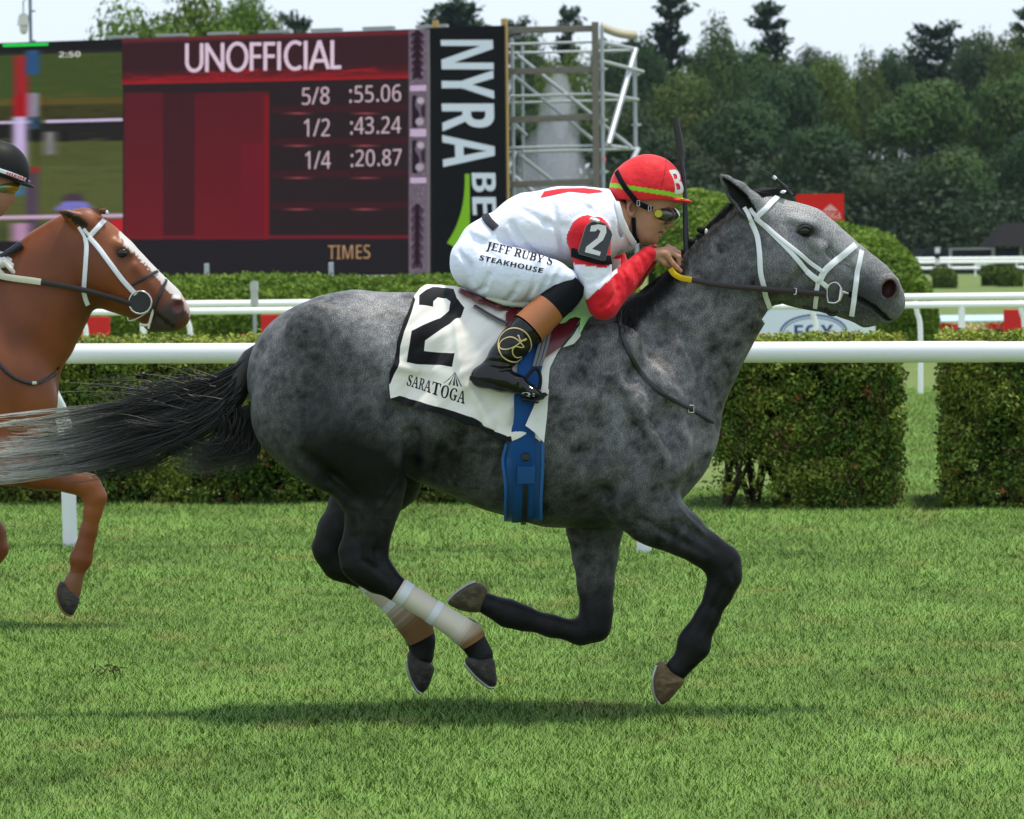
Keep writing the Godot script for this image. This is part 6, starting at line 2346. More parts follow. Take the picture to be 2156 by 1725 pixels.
	put("keeper", kp.mesh(), white, bridle)
	var rein := MB.new()
	var grip := MB.new()
	for side in [1.0, -1.0]:
		var path := smooth_path([at_z(1412, 566, 0.085 * side), at_z(1420, 577, 0.095 * side), at_z(1434, 585, 0.105 * side), at_z(1449, 588, 0.113 * side), at_z(1515, 600, 0.125 * side), at_z(1610, 609, 0.118 * side), at_z(1665, 613, 0.110 * side), at_z(1740, 620, 0.082 * side)], 6)
		var nn := []
		for p in path: nn.append(Vector3(0, 0, side))
		band(rein, path.slice(18), nn.slice(18), [0.019], 0.002)
		band(grip, path.slice(0, 20), nn.slice(0, 20), [0.020], 0.004)
	shift(rein, -bridle.position); shift(grip, -bridle.position)
	put("rein", rein.mesh(), brown, bridle)
	put("rein_grip", grip.mesh(), mat("yellow_rubber", lin(0.58, 0.40, 0.015), 0.6), bridle)
	for side in [1.0, -1.0]:
		var ring := MB.new()
		var z: float = 0.079 * side
		ring.tube(smooth_path([at_z(1742, 607, z), at_z(1748, 598, z), at_z(1759, 595, z), at_z(1768, 602, z), at_z(1771, 612, z)], 5), [0.0035], 8)
		ring.tube(smooth_path([at_z(1768, 632, z), at_z(1758, 638, z), at_z(1744, 637, z)], 5), [0.0035], 8)
		ring.tube([at_z(1771, 606, z), at_z(1771, 620, z), at_z(1767, 634, z)], [0.005, 0.009, 0.005], 10)
		ring.tube([at_z(1770, 614, z), at_z(1786, 618, z - 0.012 * side)], [0.008, 0.004], 8)
		ring.tube([at_z(1742, 604, z), at_z(1741, 622, z), at_z(1744, 638, z)], [0.003], 8)
		shift(ring, -bridle.position)
		put("bit_ring", ring.mesh(), metal, bridle)
		var bkl := MB.new()
		bkl.tube([at_z(1673, 607, 0.113 * side), at_z(1677, 608, 0.113 * side), at_z(1676, 620, 0.113 * side), at_z(1671, 620, 0.113 * side)], [0.0022], 6)
		shift(bkl, -bridle.position)
		put("rein_buckle", bkl.mesh(), metal, bridle)
	var chin := MB.new()
	chin.tube(smooth_path([at_z(1740, 650, 0.04), at_z(1745, 661, 0.035), at_z(1757, 663, 0.03), at_z(1762, 653, 0.035)], 4), [0.0055], 8, true, [], 1.6, Vector3(0, 0, 1))
	chin.tube(smooth_path([at_z(1690, 648, 0.03), at_z(1712, 651, 0.035), at_z(1742, 656, 0.035)], 4), [0.004], 6)
	shift(chin, -bridle.position)
	put("chin_strap", chin.mesh(), mat("black_leather", Color.WHITE), bridle)

func shift(b: MB, by: Vector3) -> void:
	for i in b.v.size():
		b.v[i] += by
	# letters that fall off the edge leave unused points; keep them out of the bounds
	for i in b.v.size():
		if b.v[i].y < -100.0: b.v[i] = b.v[b.idx[0]] if b.idx.size() else Vector3.ZERO
# ---- the jockey
func plain(c: Color) -> Callable:
	return func(_p: Vector3, _n: Vector3, _m: int) -> Color: return c

func cloth_mat(key: String) -> StandardMaterial3D:
	var m := mat(key, Color.WHITE, 0.55, 0.0, true)
	m.heightmap_enabled = true
	m.heightmap_texture = noise_tex(41, 0.017, Color.BLACK, Color.WHITE, 256, 4)
	m.heightmap_scale = 0.45
	m.uv1_triplanar = true
	m.uv1_scale = Vector3(3.5, 3.5, 3.5)
	m.rim_enabled = true
	m.rim = 0.25
	return m

func rider() -> void:
	rng.seed = 2100
	var person := thing("person", "jockey in white and red silks and red cap crouched on the grey horse", "person", at_z(1060, 600, 0.0))
	var home := person.position
	var skin := Color(0.46, 0.245, 0.16)
	var skin_m := mat("skin", Color.WHITE, 0.5, 0.0, true)
	skin_m.subsurf_scatter_enabled = true
	skin_m.subsurf_scatter_strength = 0.12
	# body under the clothes
	var b := MB.new()
	var torso := [[1046, 496, 44, 0.13, 0.0], [1105, 482, 62, 0.145, 0.0], [1180, 480, 70, 0.165, 0.0], [1240, 475, 68, 0.17, 0.0], [1284, 462, 50, 0.12, 0.0]]
	var near_arm := [[1240, 500, 42, 0.052, 0.185], [1248, 560, 33, 0.046, 0.215], [1260, 612, 28, 0.041, 0.235], [1271, 640, 28, 0.040, 0.235], [1312, 593, 24, 0.036, 0.175], [1364, 536, 13, 0.022, 0.105]]
	var far_arm := [[1262, 496, 40, 0.05, -0.185], [1284, 560, 32, 0.045, -0.215], [1300, 606, 27, 0.04, -0.225], [1330, 580, 23, 0.035, -0.17], [1378, 532, 13, 0.022, -0.09]]
	var near_leg := [[1010, 552, 52, 0.08, 0.10], [1082, 578, 50, 0.078, 0.17], [1150, 582, 36, 0.062, 0.215], [1200, 604, 28, 0.05, 0.235], [1130, 676, 27, 0.045, 0.275], [1086, 720, 28, 0.045, 0.295], [1042, 770, 20, 0.034, 0.315], [1020, 794, 18, 0.03, 0.32], [1080, 812, 17, 0.036, 0.325], [1130, 830, 10, 0.03, 0.325]]
	var flip := func(nodes: Array) -> Array:
		var out := []
		for q in nodes: out.append([q[0], q[1], q[2], q[3], -q[4]])
		return out
	var bf := Field.new(at_z(930, 860, 0.0) + Vector3(0, 0, -0.42), at_z(1400, 390, 0.0) + Vector3(0, 0, 0.42), 0.010)
	chain(bf, torso, 0.03); chain(bf, near_arm, 0.012); chain(bf, far_arm, 0.012)
	chain(bf, [[1010, 548, 44, 0.13, 0.0], [1046, 500, 38, 0.12, 0.0]], 0.02)
	var thin := []
	for q in near_leg: thin.append([q[0], q[1], q[2] * 0.7, q[3] * 0.7, q[4]])
	chain(bf, thin, 0.012); chain(bf, flip.call(thin), 0.012)
	chain(bf, [[1284, 468, 36, 0.07, 0.0], [1312, 456, 31, 0.055, 0.0], [1338, 445, 30, 0.052, 0.0]], 0.02)
	bf.build(b, plain(skin))
	face_of(b, skin)
	hand_of(b, skin, 1.0)
	hand_of(b, skin, -1.0)
	shift(b, -home)
	put("body", b.mesh(), skin_m, person)
	# silks
	var wob := FastNoiseLite.new()
	wob.seed = 19; wob.frequency = 9.0; wob.fractal_octaves = 3
	var grow := func(nodes: Array, by: float, wide: float) -> Array:
		var out := []
		for q in nodes: out.append([q[0], q[1], q[2] + by, q[3] + wide, q[4]])
		return out
	var white := Color(0.80, 0.81, 0.90)
	var red := Color(0.60, 0.014, 0.024)
	var shirt := Field.new(at_z(1015, 690, 0.0) + Vector3(0, 0, -0.34), at_z(1385, 380, 0.0) + Vector3(0, 0, 0.34), 0.0055)
	chain(shirt, [[1050, 492, 46, 0.145, 0.0], [1110, 482, 72, 0.17, 0.0], [1180, 478, 81, 0.19, 0.0], [1240, 477, 80, 0.195, 0.0], [1284, 470, 66, 0.15, 0.0], [1318, 486, 40, 0.085, 0.0]], 0.03, 1)
	var k0 := at_z(1284, 400, 0.0)
	var k1 := at_z(1336, 514, 0.0)
	var kd := (k1 - k0).normalized()
	shirt.clip(k0, Vector3(kd.y, -kd.x, 0.0))
	chain(shirt, grow.call(near_arm, 5, 0.008), 0.010, 2)
	chain(shirt, grow.call(far_arm, 5, 0.008), 0.010, 3)
	# folds pulled round the waist, armpit and elbow
	var fold := func(f: Field, pts: Array, r: float, k: float, cut: bool, sort: int) -> void:
		for i in pts.size() - 1:
			var pa := on_body(f, pts[i].x, pts[i].y, 0.25)
			var pb := on_body(f, pts[i + 1].x, pts[i + 1].y, 0.25)
			if is_nan(pa.x) or is_nan(pb.x): continue
			var lift := r * (0.5 if cut else -0.4)
			f.limb(pa + f.normal(pa) * lift, pb + f.normal(pb) * lift, r, r * 0.6, k, sort, cut)
	for q in [[Vector2(1075, 470), Vector2(1110, 520), Vector2(1150, 548)], [Vector2(1060, 495), Vector2(1090, 530), Vector2(1120, 546)], [Vector2(1165, 430), Vector2(1172, 480), Vector2(1190, 540)], [Vector2(1100, 440), Vector2(1150, 470), Vector2(1195, 480)], [Vector2(1210, 420), Vector2(1240, 440), Vector2(1262, 468)], [Vector2(1300, 440), Vector2(1306, 480), Vector2(1296, 540)]]:
		fold.call(shirt, q, 0.009, 0.016, true, 1)
	for q in [[Vector2(1292, 585), Vector2(1300, 610), Vector2(1296, 640)], [Vector2(1310, 570), Vector2(1320, 592), Vector2(1318, 618)], [Vector2(1328, 555), Vector2(1338, 573), Vector2(1337, 598)], [Vector2(1345, 536), Vector2(1354, 552), Vector2(1356, 570)], [Vector2(1240, 600), Vector2(1262, 592), Vector2(1280, 580)], [Vector2(1262, 650), Vector2(1280, 640), Vector2(1292, 620)]]:
		fold.call(shirt, q, 0.0065, 0.009, true, 2)
	var silks := func(p: Vector3, _n: Vector3, m: int) -> Color:
		var u := flat_of(p)
		if p.z > 0.1: u = flat_of(p, 0.21)
		if m == 2 or (p.z > 0.12 and u.y > 590.0):
			if u.y + (u.x - 1210.0) * -0.14 < 556.0 and u.x < 1292.0:
				return red if u.distance_to(Vector2(1244, 510)) < 62.0 else white
			if u.y + (u.x - 1232.0) * 0.86 < 632.0 and u.x < 1300.0: return white
			return red
		if m == 3:
			return red if u.y < 545.0 or u.x > 1310.0 else white
		return white
	var sb := MB.new()
	shirt.build(sb, silks)
	shift(sb, -home)
	put("silks", sb.mesh(), cloth_mat("silk_cloth"), person)
	# red figure on the back
	var mark := MB.new()
	for z in [1.0, -1.0]:
		sheet(mark, shirt, PackedVector2Array([Vector2(1138, 417), Vector2(1146, 404), Vector2(1180, 398), Vector2(1230, 397), Vector2(1262, 401), Vector2(1270, 405), Vector2(1240, 408), Vector2(1200, 404), Vector2(1180, 408)]), 0.002, 5.0, func(_p): return 0.0, z > 0.0)
	shift(mark, -home)
	put("back_emblem", mark.mesh(), mat("red_print", lin(0.62, 0.022, 0.032), 0.6), person)
	# collar
	var col := MB.new()
	strap(col, shirt, [Vector2(1292, 408), Vector2(1301, 440), Vector2(1312, 475), Vector2(1326, 500), Vector2(1334, 512)], 0.02, 0.004, 0.003)
	shift(col, -home)
	put("collar", col.mesh(), mat("white_cloth", lin(0.78, 0.79, 0.84), 0.6), person)
	# breeches
	var br := Field.new(at_z(930, 655, 0.0) + Vector3(0, 0, -0.32), at_z(1235, 430, 0.0) + Vector3(0, 0, 0.32), 0.0055)
	chain(br, [[1006, 548, 59, 0.165, 0.0], [1022, 516, 52, 0.155, 0.0], [1044, 490, 43, 0.14, 0.0]], 0.02, 1)
	for s in [1.0, -1.0]:
		chain(br, [[1004, 556, 57, 0.09, 0.095 * s], [1044, 572, 57, 0.09, 0.14 * s], [1086, 580, 55, 0.085, 0.175 * s], [1130, 584, 46, 0.075, 0.205 * s], [1165, 583, 33, 0.062, 0.222 * s], [1196, 586, 20, 0.05, 0.23 * s]], 0.02, 1)
	for q in [[Vector2(985, 490), Vector2(1010, 520), Vector2(1050, 545)], [Vector2(965, 530), Vector2(990, 560), Vector2(1000, 600)], [Vector2(1000, 500), Vector2(1035, 520), Vector2(1070, 530)], [Vector2(1130, 560), Vector2(1124, 600), Vector2(1108, 632)], [Vector2(1160, 565), Vector2(1152, 590), Vector2(1138, 615)], [Vector2(1090, 600), Vector2(1080, 620), Vector2(1062, 634)], [Vector2(1030, 580), Vector2(1020, 605), Vector2(1000, 615)], [Vector2(1180, 570), Vector2(1172, 588), Vector2(1162, 604)]]:
		fold.call(br, q, 0.008, 0.014, true, 1)
	var bb := MB.new()
	br.build(bb, plain(Color(0.73, 0.77, 0.90)))
	shift(bb, -home)
	put("breeches", bb.mesh(), cloth_mat("breeches_cloth"), person)
	var ink := mat("black_print", lin(0.012, 0.012, 0.014), 0.6)
	var wr := MB.new()
	lettering(wr, br, "JEFF RUBY'S", Vector2(1022, 530), Vector2(138, 34), Vector2(6, -21), 0.0022, "Droid Serif", true)
	lettering(wr, br, "STEAKHOUSE", Vector2(1009, 548), Vector2(133, 28), Vector2(3, -10.5), 0.0022, "Droid Sans", true)
	shift(wr, -home)
	put("lettering", wr.mesh(), ink, person)
	var belt := MB.new()
	strap(belt, br, [Vector2(1022, 455), Vector2(1030, 468), Vector2(1044, 482)], 0.028, 0.004, 0.003)
	shift(belt, -home)
	put("belt", belt.mesh(), mat("dark_belt", lin(0.03, 0.032, 0.04), 0.6), person)
	# boots
	var leather := mat("boot_leather", Color.WHITE, 0.16, 0.0, true)
	leather.clearcoat_enabled = true
	leather.clearcoat = 0.35
	leather.metallic_specular = 0.35
	leather.clearcoat_roughness = 0.08
	for s in [1.0, -1.0]:
		var bt := Field.new(at_z(975, 860, 0.0) + Vector3(0, 0, 0.17 if s > 0 else -0.40), at_z(1245, 570, 0.0) + Vector3(0, 0, 0.40 if s > 0 else -0.17), 0.0045)
		chain(bt, [[1140, 666, 36, 0.056, 0.272 * s], [1108, 696, 34, 0.055, 0.285 * s], [1082, 724, 34, 0.052, 0.297 * s], [1058, 752, 29, 0.043, 0.308 * s], [1040, 776, 24, 0.036, 0.316 * s], [1016, 792, 23, 0.034, 0.32 * s]], 0.012, 1)
		chain(bt, [[1012, 796, 20, 0.034, 0.322 * s], [1058, 800, 25, 0.036, 0.325 * s], [1090, 810, 20, 0.040, 0.326 * s], [1122, 826, 13, 0.041, 0.326 * s], [1140, 835, 8, 0.030, 0.326 * s]], 0.015, 1)
		var crease := func(pts: Array, r: float) -> void:
			for i in pts.size() - 1:
				var pa := on_body(bt, pts[i].x, pts[i].y, 0.3)
				var pb := on_body(bt, pts[i + 1].x, pts[i + 1].y, 0.3)
				if is_nan(pa.x) or is_nan(pb.x): continue
				bt.limb(pa + Vector3(0, 0, r * 0.4), pb + Vector3(0, 0, r * 0.4), r, r * 0.5, 0.009, 2, true)
		if s > 0:
			crease.call([Vector2(1024, 760), Vector2(1052, 762), Vector2(1080, 768)], 0.007)
			crease.call([Vector2(1030, 772), Vector2(1056, 778), Vector2(1076, 776)], 0.005)
			crease.call([Vector2(1048, 748), Vector2(1066, 756), Vector2(1084, 762)], 0.005)
			crease.call([Vector2(1098, 800), Vector2(1092, 812), Vector2(1090, 825)], 0.004)
		var bm := MB.new()
		bt.build(bm, plain(Color(0.006, 0.006, 0.007)))
		shift(bm, -home)
		put("boot", bm.mesh(), leather, person)
		# brown cuff
		var cuff := MB.new()
		var pts := []
		var rad := []
		for k in 9:
			var f := k / 8.0
			pts.append(at_z(lerpf(1158, 1112, f), lerpf(648, 693, f), lerpf(0.258, 0.285, f) * s) - home)
			rad.append((lerpf(36.5, 39.5, f) + 0.6 * sin(f * 14.0)) * 11.7 / FOCAL)
		cuff.tube(pts, rad, 28, false, [], 1.05, Vector3(0, 0, 1))
		var tan := mat("tan_leather", lin(0.34, 0.115, 0.035), 0.38)
		put("boot_cuff", cuff.mesh(), tan, person)
		# knee stocking
		var kn := MB.new()
		var kp := []
		for k in 7:
			var f := k / 6.0
			kp.append(at_z(lerpf(1217, 1148, f), lerpf(596, 658, f), lerpf(0.234, 0.264, f) * s) - home)
		kn.tube(kp, [0.036, 0.048, 0.054, 0.056, 0.056, 0.056, 0.055], 24, true, [], 1.05, Vector3(0, 0, 1))
		put("stocking", kn.mesh(), mat("black_knit", lin(0.008, 0.009, 0.012), 0.9), person)
		# sole
		var so := MB.new()
		so.slab(PackedVector2Array([Vector2(0, 0), Vector2(0.030, -0.020), Vector2(0.082, -0.032), Vector2(0.090, -0.026), Vector2(0.17, -0.052), Vector2(0.232, -0.072), Vector2(0.264, -0.054), Vector2(0.255, -0.046), Vector2(0.20, -0.050), Vector2(0.13, -0.030), Vector2(0.06, -0.008), Vector2(0.002, 0.012)]), at_z(988, 799, 0.322 * s) - home, Basis.IDENTITY, 0.072)
		put("sole", so.mesh(), mat("boot_sole", lin(0.02, 0.02, 0.02), 0.5), person)
		if s > 0:
			# gold monogram in a ring
			var gold := MB.new()
			var draw := func(list: Array, wid: float) -> void:
				var line := []
				for q in list: line.append(Vector2(758.0 + q.x * 0.2344, 589.5 + q.y * 0.2344))
				strap(gold, bt, line, wid, 0.0015, 0.0008, true, 0.33, 5)
			var ring := []
			for k in 25:
				var a := TAU * k / 24.0
				ring.append(Vector2(1390 + cos(a) * 147.0 , 586 + sin(a) * 152.0))
			draw.call(ring, 0.0042)
			draw.call([Vector2(1416, 508), Vector2(1424, 498), Vector2(1430, 520), Vector2(1440, 545), Vector2(1472, 545), Vector2(1494, 535), Vector2(1488, 528), Vector2(1460, 545), Vector2(1400, 592), Vector2(1330, 622), Vector2(1270, 622), Vector2(1250, 590), Vector2(1280, 540), Vector2(1350, 512), Vector2(1410, 535), Vector2(1450, 575), Vector2(1472, 602), Vector2(1440, 606), Vector2(1398, 596), Vector2(1372, 622), Vector2(1370, 660), Vector2(1400, 698), Vector2(1450, 690)], 0.0036)
			shift(gold, -home)
			put("boot_monogram", gold.mesh(), mat("gold_thread", lin(0.62, 0.48, 0.20), 0.45), person)
			var lg := MB.new()
			lettering(lg, bt, "Q:", Vector2(1098, 834), Vector2(28, 2), Vector2(0, -9), 0.0018, "Droid Sans", true, 0.33)
			shift(lg, -home)
			put("sole_mark", lg.mesh(), mat("white_print", lin(0.6, 0.6, 0.6), 0.6), person)
	head_gear(person, home)
	# number on the arm
	var plate := MB.new()
	var q0 := Vector2(1252, 508)
	var shape := PackedVector2Array()
	for q in [Vector2(1244, 468), Vector2(1258, 465), Vector2(1274, 470), Vector2(1287, 487), Vector2(1289, 494), Vector2(1273, 549), Vector2(1268, 549), Vector2(1219, 535), Vector2(1217, 530), Vector2(1234, 477)]:
		shape.append(Vector2(q.x - q0.x, -(q.y - q0.y)) * 11.7 / FOCAL)
	var turn := Basis(Vector3(1, 0, 0), -0.18) * Basis(Vector3(0, 1, 0), 0.12)
	plate.slab(shape, at_z(q0.x, q0.y, 0.262) - home, turn, 0.007)
	put("number_plate", plate.mesh(), mat("black_plastic", lin(0.016, 0.016, 0.018), 0.35), person)
	var rimb := MB.new()
	var rp := []
	for q in shape: rp.append(at_z(q0.x, q0.y, 0.262) - home + turn * Vector3(q.x, q.y, 0.0))
	rp.append(rp[0])
	rimb.tube(rp, [0.0022], 6, false)
	put("plate_edge", rimb.mesh(), mat("grey_edge", lin(0.18, 0.18, 0.19), 0.5), person)
	var two := PackedVector2Array()
	for q in v2([1330, 738, 1340, 690, 1400, 676, 1468, 688, 1470, 745, 1440, 812, 1345, 888, 1420, 912, 1410, 946, 1283, 916, 1296, 870, 1395, 792, 1420, 735, 1398, 716, 1378, 736], 909.5, 303.2, 0.25):
		two.append(Vector2(q.x - q0.x, -(q.y - q0.y)) * 11.7 / FOCAL)
	var num := MB.new()
	num.slab(two, at_z(q0.x, q0.y, 0.262) - home + turn * Vector3(0, 0, 0.0045), turn, 0.0016)
	put("numeral", num.mesh(), mat("white_print", Color.WHITE), person)
	var bandm := MB.new()
	strap(bandm, shirt, [Vector2(1206, 531), Vector2(1230, 540), Vector2(1262, 548), Vector2(1284, 548)], 0.030, 0.004, 0.003, true, 0.26)
	shift(bandm, -home)
	put("armband", bandm.mesh(), mat("black_knit", Color.WHITE), person)
	var clip := MB.new()
	clip.box(at_z(1252, 464, 0.272) - home, Vector3(0.035, 0.010, 0.006), Basis(Vector3(0, 0, 1), -0.3), 0.002)
	put("plate_clip", clip.mesh(), mat("bright_metal", Color.WHITE), person)
	# whip, held upright
	var whip := thing("whip", "black riding whip held upright in front of the jockey's red cap", "whip", at_z(1444, 540, 0.03))
	var shaft := MB.new()
	var wo := whip.position
	shaft.tube([at_z(1446, 536, 0.02) - wo, at_z(1444, 500, 0.02) - wo, at_z(1443, 440, 0.02) - wo, at_z(1439, 372, 0.02) - wo, at_z(1434, 330, 0.02) - wo], [0.011, 0.011, 0.009, 0.008, 0.0075], 10)
	put("shaft", shaft.mesh(), mat("whip_shaft", lin(0.014, 0.016, 0.03), 0.3), whip)
	var flap := MB.new()
	flap.tube([at_z(1436, 345, 0.02) - wo, at_z(1433, 320, 0.02) - wo, at_z(1428, 285, 0.02) - wo, at_z(1422, 250, 0.02) - wo], [0.008, 0.0135, 0.013, 0.0115], 8, true, [], 0.5, Vector3(0, 0, 1))
	put("flap", flap.mesh(), mat("black_leather", Color.WHITE), whip)

func face_of(b: MB, skin: Color) -> void:
	var f := Field.new(at_z(1285, 530, 0.0) + Vector3(0, 0, -0.11), at_z(1445, 345, 0.0) + Vector3(0, 0, 0.11), 0.0032)
	var mpu := EYE.z / FOCAL
	f.egg(at_z(1362, 408, 0), Vector3(68, 62, 0) * mpu + Vector3(0, 0, 0.080), Basis.IDENTITY, 0.01)
	chain(f, [[1370, 436, 42, 0.070, 0.0], [1366, 458, 36, 0.066, 0.0], [1363, 478, 30, 0.056, 0.0], [1364, 496, 17, 0.035, 0.0]], 0.012)
	chain(f, [[1392, 432, 26, 0.05, 0.0], [1398, 440, 18, 0.04, 0.0]], 0.01)
	chain(f, [[1340, 476, 26, 0.056, 0.0], [1360, 494, 20, 0.045, 0.0], [1374, 502, 12, 0.022, 0.0]], 0.014)
	chain(f, [[1300, 468, 36, 0.062, 0.0], [1330, 455, 32, 0.056, 0.0]], 0.02)
	# nose, lips, chin, brow, cheekbone
	chain(f, [[1402, 446, 9, 0.011, 0.0], [1409, 461, 8, 0.012, 0.0], [1412, 470, 8, 0.014, 0.0]], 0.006)
	f.egg(at_z(1405, 475, 0.011), Vector3(0.009, 0.006, 0.006), Basis.IDENTITY, 0.004)
	f.egg(at_z(1405, 475, -0.011), Vector3(0.009, 0.006, 0.006), Basis.IDENTITY, 0.004)
	chain(f, [[1390, 484, 10, 0.022, 0.0], [1397, 486, 6, 0.014, 0.0]], 0.006)
	f.egg(at_z(1386, 497, 0), Vector3(0.013, 0.0065, 0.020), Basis.IDENTITY, 0.004, 5)
	f.egg(at_z(1376, 507, 0), Vector3(0.014, 0.011, 0.016), Basis.IDENTITY, 0.008)
	f.limb(at_z(1388, 491, 0.026), at_z(1398, 491, 0.0), 0.0032, 0.0040, 0.003, 6, true)
	f.limb(at_z(1388, 491, -0.026), at_z(1398, 491, 0.0), 0.0032, 0.0040, 0.003, 6, true)
	for z in [1.0, -1.0]:
		f.egg(at_z(1392, 463, 0.040 * z), Vector3(0.022, 0.012, 0.016), Basis.IDENTITY, 0.01)
		f.egg(at_z(1328, 440, 0.072 * z), Vector3(0.017, 0.029, 0.010), Basis(Vector3(0, 0, 1), -0.2), 0.005)
		f.egg(at_z(1331, 437, 0.082 * z), Vector3(0.009, 0.018, 0.008), Basis(Vector3(0, 0, 1), -0.2), 0.004, 4, true)
	f.build(b, func(p: Vector3, n: Vector3, m: int) -> Color:
		var u := flat_of(p)
		var c := skin
		if m == 6: c = Color(0.10, 0.03, 0.025)
		elif m == 5: c = Color(0.42, 0.16, 0.12)
		elif m == 4: c = Color(0.24, 0.10, 0.065)
		if u.x < 1330.0 and u.y < 448.0 - (u.x - 1300.0) * 0.3 and m != 4 and n.z < 0.98 and u.x < 1318.0: c = Color(0.025, 0.016, 0.012)
		return c)

func hand_of(b: MB, skin: Color, s: float) -> void:
	var z0 := 0.062 * s
	var f := Field.new(at_z(1345, 590, 0.0) + Vector3(0, 0, z0 - 0.075), at_z(1450, 505, 0.0) + Vector3(0, 0, z0 + 0.075), 0.003)
	var j := func(x: float, y: float, z: float) -> Vector3: return at_z(x, y, z * s)
	f.limb(j.call(1352, 545, 0.108), j.call(1376, 536, 0.090), 0.024, 0.021, 0.01)
	f.egg(j.call(1394, 534, 0.068), Vector3(0.036, 0.020, 0.036), Basis(Vector3(0, 0, 1), -0.12), 0.012)
	f.egg(j.call(1404, 530, 0.050), Vector3(0.022, 0.016, 0.034), Basis(Vector3(0, 0, 1), -0.2), 0.010)
	var fingers := [
		[[1406, 540, 0.088], [1417, 555, 0.088], [1426, 564, 0.082], [1433, 571, 0.074], 0.0098],
		[[1412, 531, 0.070], [1429, 541, 0.073], [1429, 556, 0.064], [1419, 563, 0.052], 0.0098],
		[[1411, 525, 0.050], [1429, 532, 0.053], [1431, 547, 0.046], [1422, 555, 0.036], 0.0092],
		[[1406, 521, 0.031], [1422, 525, 0.032], [1427, 537, 0.030], [1420, 546, 0.024], 0.0080]]
	for q in fingers:
		for i in 3:
			var r: float = q[4]
			f.limb(j.call(q[i][0], q[i][1], q[i][2]), j.call(q[i + 1][0], q[i + 1][1], q[i + 1][2]), r * (1.0 - 0.08 * i), r * (0.92 - 0.08 * i), 0.0022)
		f.egg(j.call(q[0][0], q[0][1], q[0][2]), Vector3.ONE * 0.0115, Basis.IDENTITY, 0.004)
	f.limb(j.call(1384, 543, 0.088), j.call(1398, 553, 0.082), 0.0125, 0.0105, 0.006)
	f.limb(j.call(1398, 553, 0.082), j.call(1412, 562, 0.066), 0.0105, 0.0085, 0.003)
	f.build(b, func(p: Vector3, _n: Vector3, _m: int) -> Color:
		var u := flat_of(p)
		return skin.lerp(Color(0.50, 0.27, 0.20), clampf(blob(u, 1430, 540, 10) + blob(u, 1412, 524, 9), 0.0, 0.6)))

